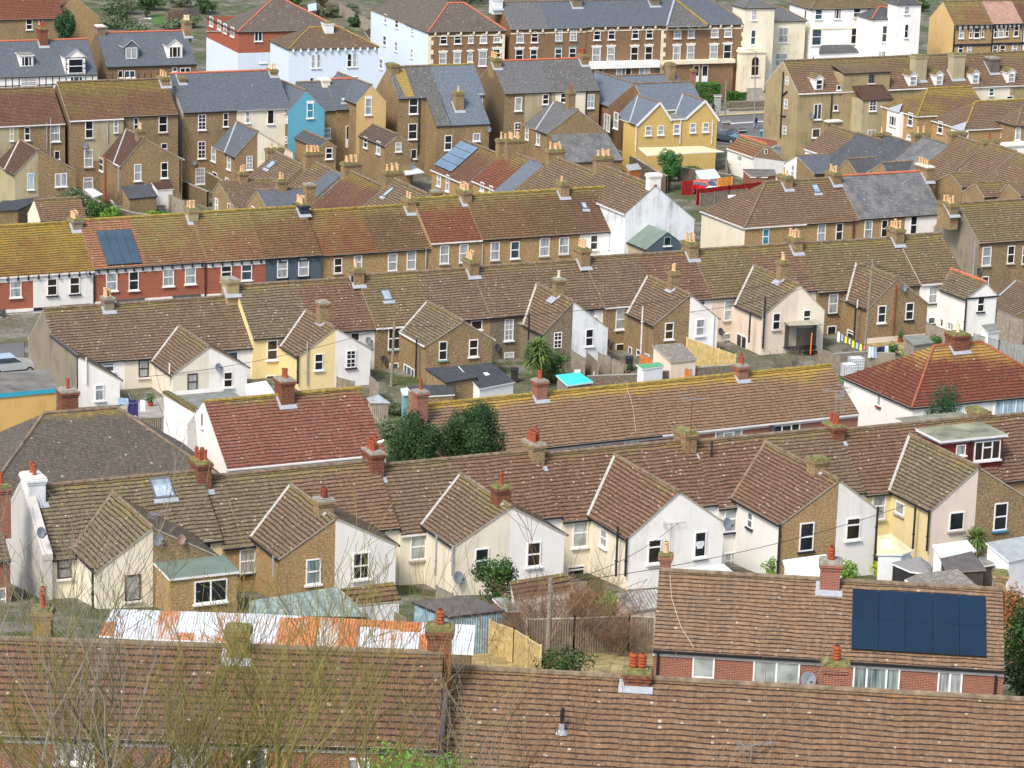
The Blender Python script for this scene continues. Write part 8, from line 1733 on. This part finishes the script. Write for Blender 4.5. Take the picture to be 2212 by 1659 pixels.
# trampoline with net
q=atg(P(8,262,1385),0); e=empty('trampoline',q,.3); tag(e,'trampoline with tall black net and canopy behind the cream gables','trampoline'); m=MB().mat('black_metal')
for k in range(6): a=k*math.pi/3; x,y=1.5*math.cos(a),1.5*math.sin(a); m.tube([(x,y,0),(x,y,2.6)],.03,5)
m.obj('frame',parent=e); m=MB().mat('net_black')
for k in range(12):
    a,b=k*math.pi/6,(k+1)*math.pi/6
    if k%3!=1: m.poly([(1.4*math.cos(a),1.4*math.sin(a),.6),(1.4*math.cos(b),1.4*math.sin(b),.6),(1.4*math.cos(b),1.4*math.sin(b),2.4),(1.4*math.cos(a),1.4*math.sin(a),2.4)],uv=[(0,0)]*4)
m.obj('net',parent=e); m=MB().mat('canvas_tan'); m.slab([(-1.5,-1.3,2.62),(1.5,-1.3,2.62),(1.5,1.3,2.8),(-1.5,1.3,2.8)],.05,edge='black_metal'); m.obj('canopy',parent=e); m=MB().mat('orange_plastic'); m.tube([(.45,-1.5,.2),(.5,-1.5,2.)],.06,6); m.obj('padding',parent=e); m=MB().mat('cloth_black'); m.lathe((0,0,.5),[(1.5,0),(1.5,.05)],16); m.obj('mat',parent=e)
# washing lines
def wl(p,q_,h): return atg(p,h),atg(q_,h)
a,b=wl(P(8,600,1195),P(8,855,1330),1.9); wire('washing line strung before the brick gable',a,b,.012,.15,name='washing_line')
names=['white','white','yellow','pale blue','yellow','white','yellow','pink']
garments(a,b,[('shirt_white','white towel, far left of the long washing line',.5,.9),('cloth_blue','pale blue shirt near the left of the long washing line',.35,.6),('cloth_yellow','yellow cloth, first one on the long washing line',.4,.55),('shirt_white','white cloth between two yellow cloths',.3,.45),('cloth_yellow','yellow cloth in the middle of the long washing line',.4,.6),('cloth_blue','pale blue cloth right of the middle yellow one',.4,.55),('cloth_yellow','yellow cloth third along the washing line',.4,.55),('cloth_pink','small pink garment at the right of the line',.25,.35)])
a,b=wl(P(8,870,1330),P(8,1040,1320),1.8); wire('short washing line with white and dark clothes',a,b,.012,.1,name='washing_line'); garments(a,b,[('shirt_white','white trousers on the short washing line',.5,.95),('cloth_blue','pale blue trousers on the short washing line',.4,.9),('cloth_black','black top on the short washing line',.4,.7),('cloth_navy','dark navy trousers on the short washing line',.4,.9),('conserv','grey towel at the right of the short washing line',.35,.8)])
# rotary airer with purple cloth
q=atg(P(9,1150,330),0); m=MB().mat('steel'); m.tube([q,q+Vector((0,0,1.9))],.03,6)
for k in range(4): a=k*math.pi/2+.4; m.bar(q+Vector((0,0,1.4)),q+Vector((1.3*math.cos(a),1.3*math.sin(a),1.9)),.03)
o=m.obj('rotary_airer',off=q); o.location=q; tag(o,'rotary clothes airer in the lower left backyard','clothes airer')
garments(q+Vector((-1.1,.3,1.85)),q+Vector((1.1,-.3,1.85)),[('cloth_blue','blue and white sheets on the rotary airer',.8,.5),('cloth_navy','dark purple cloth on the rotary airer',.8,1.2),('shirt_white','white towel on the rotary airer',.4,.9)])
# picnic table
q=atg(P(5,1355,175),0); e=empty('picnic_table',q,.4); tag(e,'wooden picnic table in the upper left garden','picnic table'); m=MB().mat('wood_grey'); m.box(-.9,.9,-.4,.4,.7,.76); m.obj('table_top',parent=e)
for s in(-1,1):
    m=MB().mat('wood_grey'); m.box(-.9,.9,s*.75-.13,s*.75+.13,.42,.46); m.obj('bench',parent=e); m=MB().mat('wood_grey'); m.bar((s*.65,-.8,0),(s*.65,-.2,.72),.08); m.bar((s*.65,.8,0),(s*.65,.2,.72),.08); m.bar((s*.65,-.85,.4),(s*.65,.85,.4),.07); m.obj('leg_frame',parent=e)
# gulls
for lab,t,x,y,h in(('white gull perched on the red chimney pots',10,1068,470,None),):
    u,z=fD.onv(P(t,x,y),0.1); m=MB().mat('tank_white'); c=fD.w(u,.1,z-.25); m.tube([c+Vector((-.28,0,-.02)),c+Vector((-.1,0,.02)),c+Vector((.1,0,.04)),c+Vector((.2,0,.12)),c+Vector((.26,0,.16))],[.02,.09,.1,.06,.05],8); m.mat('conserv_grey'); m.tube([c+Vector((-.32,0,.02)),c+Vector((-.1,0,.08)),c+Vector((.08,0,.09))],[.02,.07,.05],6); m.mat('wood_bright'); m.bar(c+Vector((.3,0,.16)),c+Vector((.38,0,.14)),.03); m.bar(c+Vector((0,0,-.05)),c+Vector((0,0,-.2)),.02); o=m.obj('gull',off=c); o.location=c; tag(o,lab,'bird')

# --- far gardens along the top edge
for i,(x,y,h,r,m,l) in enumerate(((1200,70,3.4,3.,'leaf_mid2','dark bush at the very top left edge'),(1560,60,3.,2.6,'leaf_olive','scrubby bush at the very top behind the left lawn'),(1760,120,3.2,2.4,'leaf_mid2','dark bush left of the red brick villa roof'),(1000,40,3.,2.6,'leaf_mid2','dark green mass behind the blank brick gable'))): shrub(l,P(1,x,y),h,r,m,1600,.18,seed=140+i)
pad('shed with pale grey roof in the far top gardens','shed','shed',T_(2,(445,40),(520,25),(525,85),(455,95)),[2.3,2.3,2.,2.],'conserv_pale','wood_grey')
pad('dark plum lean roof beside the ice blue side house','outbuilding','outbuilding',T_(2,(935,270),(1035,215),(1040,350),(980,330)),[3.6,3.6,3.,3.],'roof_tile_pl','brick_stock')
fence('pale wooden fence in the far top left garden',P(1,1440,60) and T_(1,(1450,110),(1640,75),(1720,60)),1.8,'shed_plank')
for i,(t,x,y,h,r,m,l) in enumerate(((1,1330,90,3.6,2.6,'leaf_mid','dark green bush behind the top left lawn'),(1,1650,240,2.2,2.,'leaf_olive','pale bush by the mossy chimney at top left'),(1,980,250,2.2,2.6,'leaf_olive','grey scrub behind the slate dormer roof'),(1,1100,120,3.,2.6,'leaf_olive','grey green scrub at the top left'),(2,330,60,2.6,1.6,'leaf_mid','bush behind the orange hip tiles'),(2,560,60,3.2,1.2,'leaf_dark','upright dark bush behind the villa chimney'),(2,650,150,2.,1.6,'leaf_olive','pale scrub left of the round dark bush'))):
    shrub(l,P(t,x,y),h,r,m,1600,.17,seed=90+i)
baretree('bare brown scrub beside the top left lawn',P(1,1560,230),1.7,.05,4,16,'twig_brown',97,fan=1.3,spread=.8,name='bare_shrub',cat='shrub'); baretree('bare brown scrub in the far garden above the villa',P(2,600,150),1.7,.05,4,12,'twig_brown',98,fan=1.2,spread=.8,name='bare_shrub',cat='shrub')
strip('lawn',T_(1,(1310,130),(1430,120),(1430,205),(1330,215)),'grass',.05); strip('lawn',T_(5,(1100,160),(1500,170),(1500,230),(1150,230)),'grass',.05)

# --- yard clutter
def pot(lab,p,mat='pot_red',leaf='leaf_mid',r=.22,h=.35):
    b=atg(p,0); e=empty('plant_pot',b); tag(e,lab,'plant pot'); m=MB().mat(mat); m.lathe((0,0,0),[(r*.7,0),(r,h),(r*1.08,h),(r*1.08,h+.05)],10); m.obj('pot',parent=e); crown((0,0,h+.35),.35,.35,.4,160,.09,leaf,seed=int(p[0]),low=-.9).obj('plant',parent=e)
def wbin(lab,p,mat='turq_blue',rz=0):
    b=atg(p,0); e=empty('wheelie_bin',b,rz); tag(e,lab,'bin'); m=MB().mat(mat); m.slab([(-.29,-.36,1.),(.29,-.36,1.),(.29,.36,1.),(-.29,.36,1.)],.95); m.obj('body',parent=e); m=MB().mat(mat); m.slab([(-.32,-.4,1.04),(.32,-.4,1.04),(.32,.38,1.1),(-.32,.38,1.1)],.06); m.obj('lid',parent=e); m=MB().mat('tyre'); m.tube([(-.3,.36,.1),(.3,.36,.1)],.1,8); m.obj('wheel',parent=e)
def chair(lab,p,mat='white_plastic',rz=0):
    b=atg(p,0); e=empty('garden_chair',b,rz); tag(e,lab,'chair'); m=MB().mat(mat); m.box(-.25,.25,-.25,.25,.4,.45); m.obj('seat',parent=e); m=MB().mat(mat); m.box(-.25,.25,.22,.27,.45,.95); m.obj('backrest',parent=e)
    for x in(-.22,.22):
        for y in(-.22,.22): m=MB().mat(mat); m.box(x-.025,x+.025,y-.025,y+.025,0,.4); m.obj('leg',parent=e)
wbin('black wheelie bin beside the black flat roofed lean-to',P(7,20,1640),'cloth_black'); wbin('green wheelie bin by the lattice fence',P(7,600,1570),'roof_green'); wbin('black wheelie bin beside the orange stained fence',P(7,1010,1540),'cloth_black'); wbin('blue lidded bin near the pale new fence',P(7,1700,1460)); wbin('black bin under the pink rendered base',P(8,1130,1270),'cloth_black'); wbin('green bin in the yard below the yellow painted gable',P(6,330,1655),'roof_green')
chair('white garden chair in the yard behind the large palm',P(7,560,1640)); chair('white garden chair beside the turquoise roofed shed',P(7,740,1650),rz=1.); chair('green garden chair below the yellow brick house',P(3,1715,1420),'roof_green')
pot('potted shrub left of the white shed with green roof',P(7,1000,1590)); pot('potted shrub by the pale new fence corner',P(7,1880,1480)); pot('potted plant at the flint wall below the yellow brick house',P(3,1640,1430)); pot('potted plant near the rotary airer',P(9,1300,200)); pot('potted shrub at the foot of the pink gable',P(12,1350,1500)); pot('potted plant in front of the brick gable by the washing line',P(8,1140,1300))
for i,(t,pts,lab) in enumerate(((9,((1080,230),(1210,330)),'low fence along the purple cloth yard'),(6,((985,1590),(1060,1655)),'grey yard fence between the white brick gable and skylight house'),(6,((700,1600),(850,1640)),'old yard fence below the white brick gable'),(7,((820,1415),(985,1500)),'pale capped yard wall below the weathered white gable'),(8,((440,1350),(620,1420)),'yard fence beside the trampoline'),(8,((1370,1130),(1560,1200)),'dark yard fence between the brick gable and white end house'),(12,((1880,1480),(2212,1600)),'black yard fence between the two palms'),(14,((1560,90),(1700,160)),'yard fence behind the pale blue shed'),(11,((480,1659),(640,1720)),'yard fence below the white gabled house'),(3,((1850,1340),(1860,1470)),'post fence left of the far outhouse'))):
    fence(lab,T_(t,*pts),1.7,('fence_plank','shed_plank')[i%2])
for i,(t,x,y,h,r,m,l) in enumerate(((12,80,1659,1.4,.8,'leaf_bright','green plant by the brick gable conservatory'),(15,250,300,1.5,1.3,'leaf_mid','dark green shrub right of the ivy pole'),(15,620,330,1.6,1.5,'leaf_rust','rusty brown shrub before the white gabled house'),(14,2100,440,1.4,1.2,'leaf_mid','shrub behind the pale blue shed'),(8,1230,1440,1.,.9,'leaf_bright','low green plants beside the grey timber shed'),(8,1480,1330,1.2,1.1,'leaf_mid','green plants along the white end house yard'),(10,1180,260,1.2,1.3,'leaf_olive','overgrown grass clump before the grey timber shed'),(10,1150,480,1.6,1.6,'leaf_olive','overgrown scrub left of the dark round evergreens'),(3,1350,1560,1.2,1.4,'leaf_olive','low scrub below the far conifer'),(3,1560,1500,1.,1.3,'leaf_mid','low plants behind the greenhouse'),(5,1330,215,.9,1.8,'leaf_bright','low green plants by the picnic table'),(5,60,210,1.6,2.,'leaf_olive','scrub behind the mustard roof at left'),(2,2000,1560,1.2,1.2,'leaf_mid','plants beside the white conservatory frame'),(16,2120,420,2.6,1.1,'leaf_rust','dry orange grass clump at the right edge'))):
    shrub(l,P(t,x,y),h,r,m,1300,.1,seed=120+i)
# ---- bare trees in front, rooted on the hillside below the frame
def wp(px,depth_y,z): 
    d=ray(px); q=CAM+d*(depth_y/d.y); return q
def root(px,y):   # point on the ground below pixel column at distance y
    d=ray(px); q=CAM+d*(y/d.y); return Vector((q.x,y,gz(q.x,y)))
def fgtree(lab,x,y,h0,L,r,stems,mat,seed,lev=6,lean=(0,0,1),fan=.4,spread=.55,kids=(2,4),shrink=.74,rmin=.006,up=.25):
    b=root((x,1640),y); b.z+=0
    return baretree(lab,None,L,r,lev,stems,mat,seed,lean,up,spread,kids,shrink,rmin,world=b,fan=fan)
d=ray((450,1640)); print('view z at 78',(CAM+d*(78/d.y)).z,'ground',gz(0,78))
fgtree('dense olive twigged bare tree in the left foreground',500,80,0,6.2,.2,11,'twig_olive',101,lev=5,fan=.5,spread=.48,kids=(2,4),shrink=.7,rmin=.008,lean=(-.1,0,1))
fgtree('second olive twigged bare tree beside the dense one, left of centre',690,84,0,5.6,.15,6,'twig_olive',102,lev=5,fan=.3,spread=.5,kids=(2,4),shrink=.7,rmin=.008)
fgtree('pale grey bare tree at the lower left edge',70,78,0,7.4,.16,4,'twig_grey',103,lev=5,fan=.2,spread=.5,kids=(2,4),rmin=.007,shrink=.7)
fgtree('thin grey bare sapling at the lower centre',930,80,0,7.,.07,1,'twig_grey',104,lev=4,fan=.15,spread=.5,rmin=.007,shrink=.7)
fgtree('slender bare sapling crossing the ringed chimney pots',1230,76,0,6.,.08,2,'twig_grey',105,lev=4,lean=(.14,0,1),fan=.35,spread=.5,rmin=.007,shrink=.7)
fgtree('slender bare sapling right of the white verge strip',1110,78,0,6.6,.08,2,'twig_brown',106,lev=4,fan=.2,spread=.45,rmin=.007,shrink=.7)
print('objects',len(bpy.data.objects))
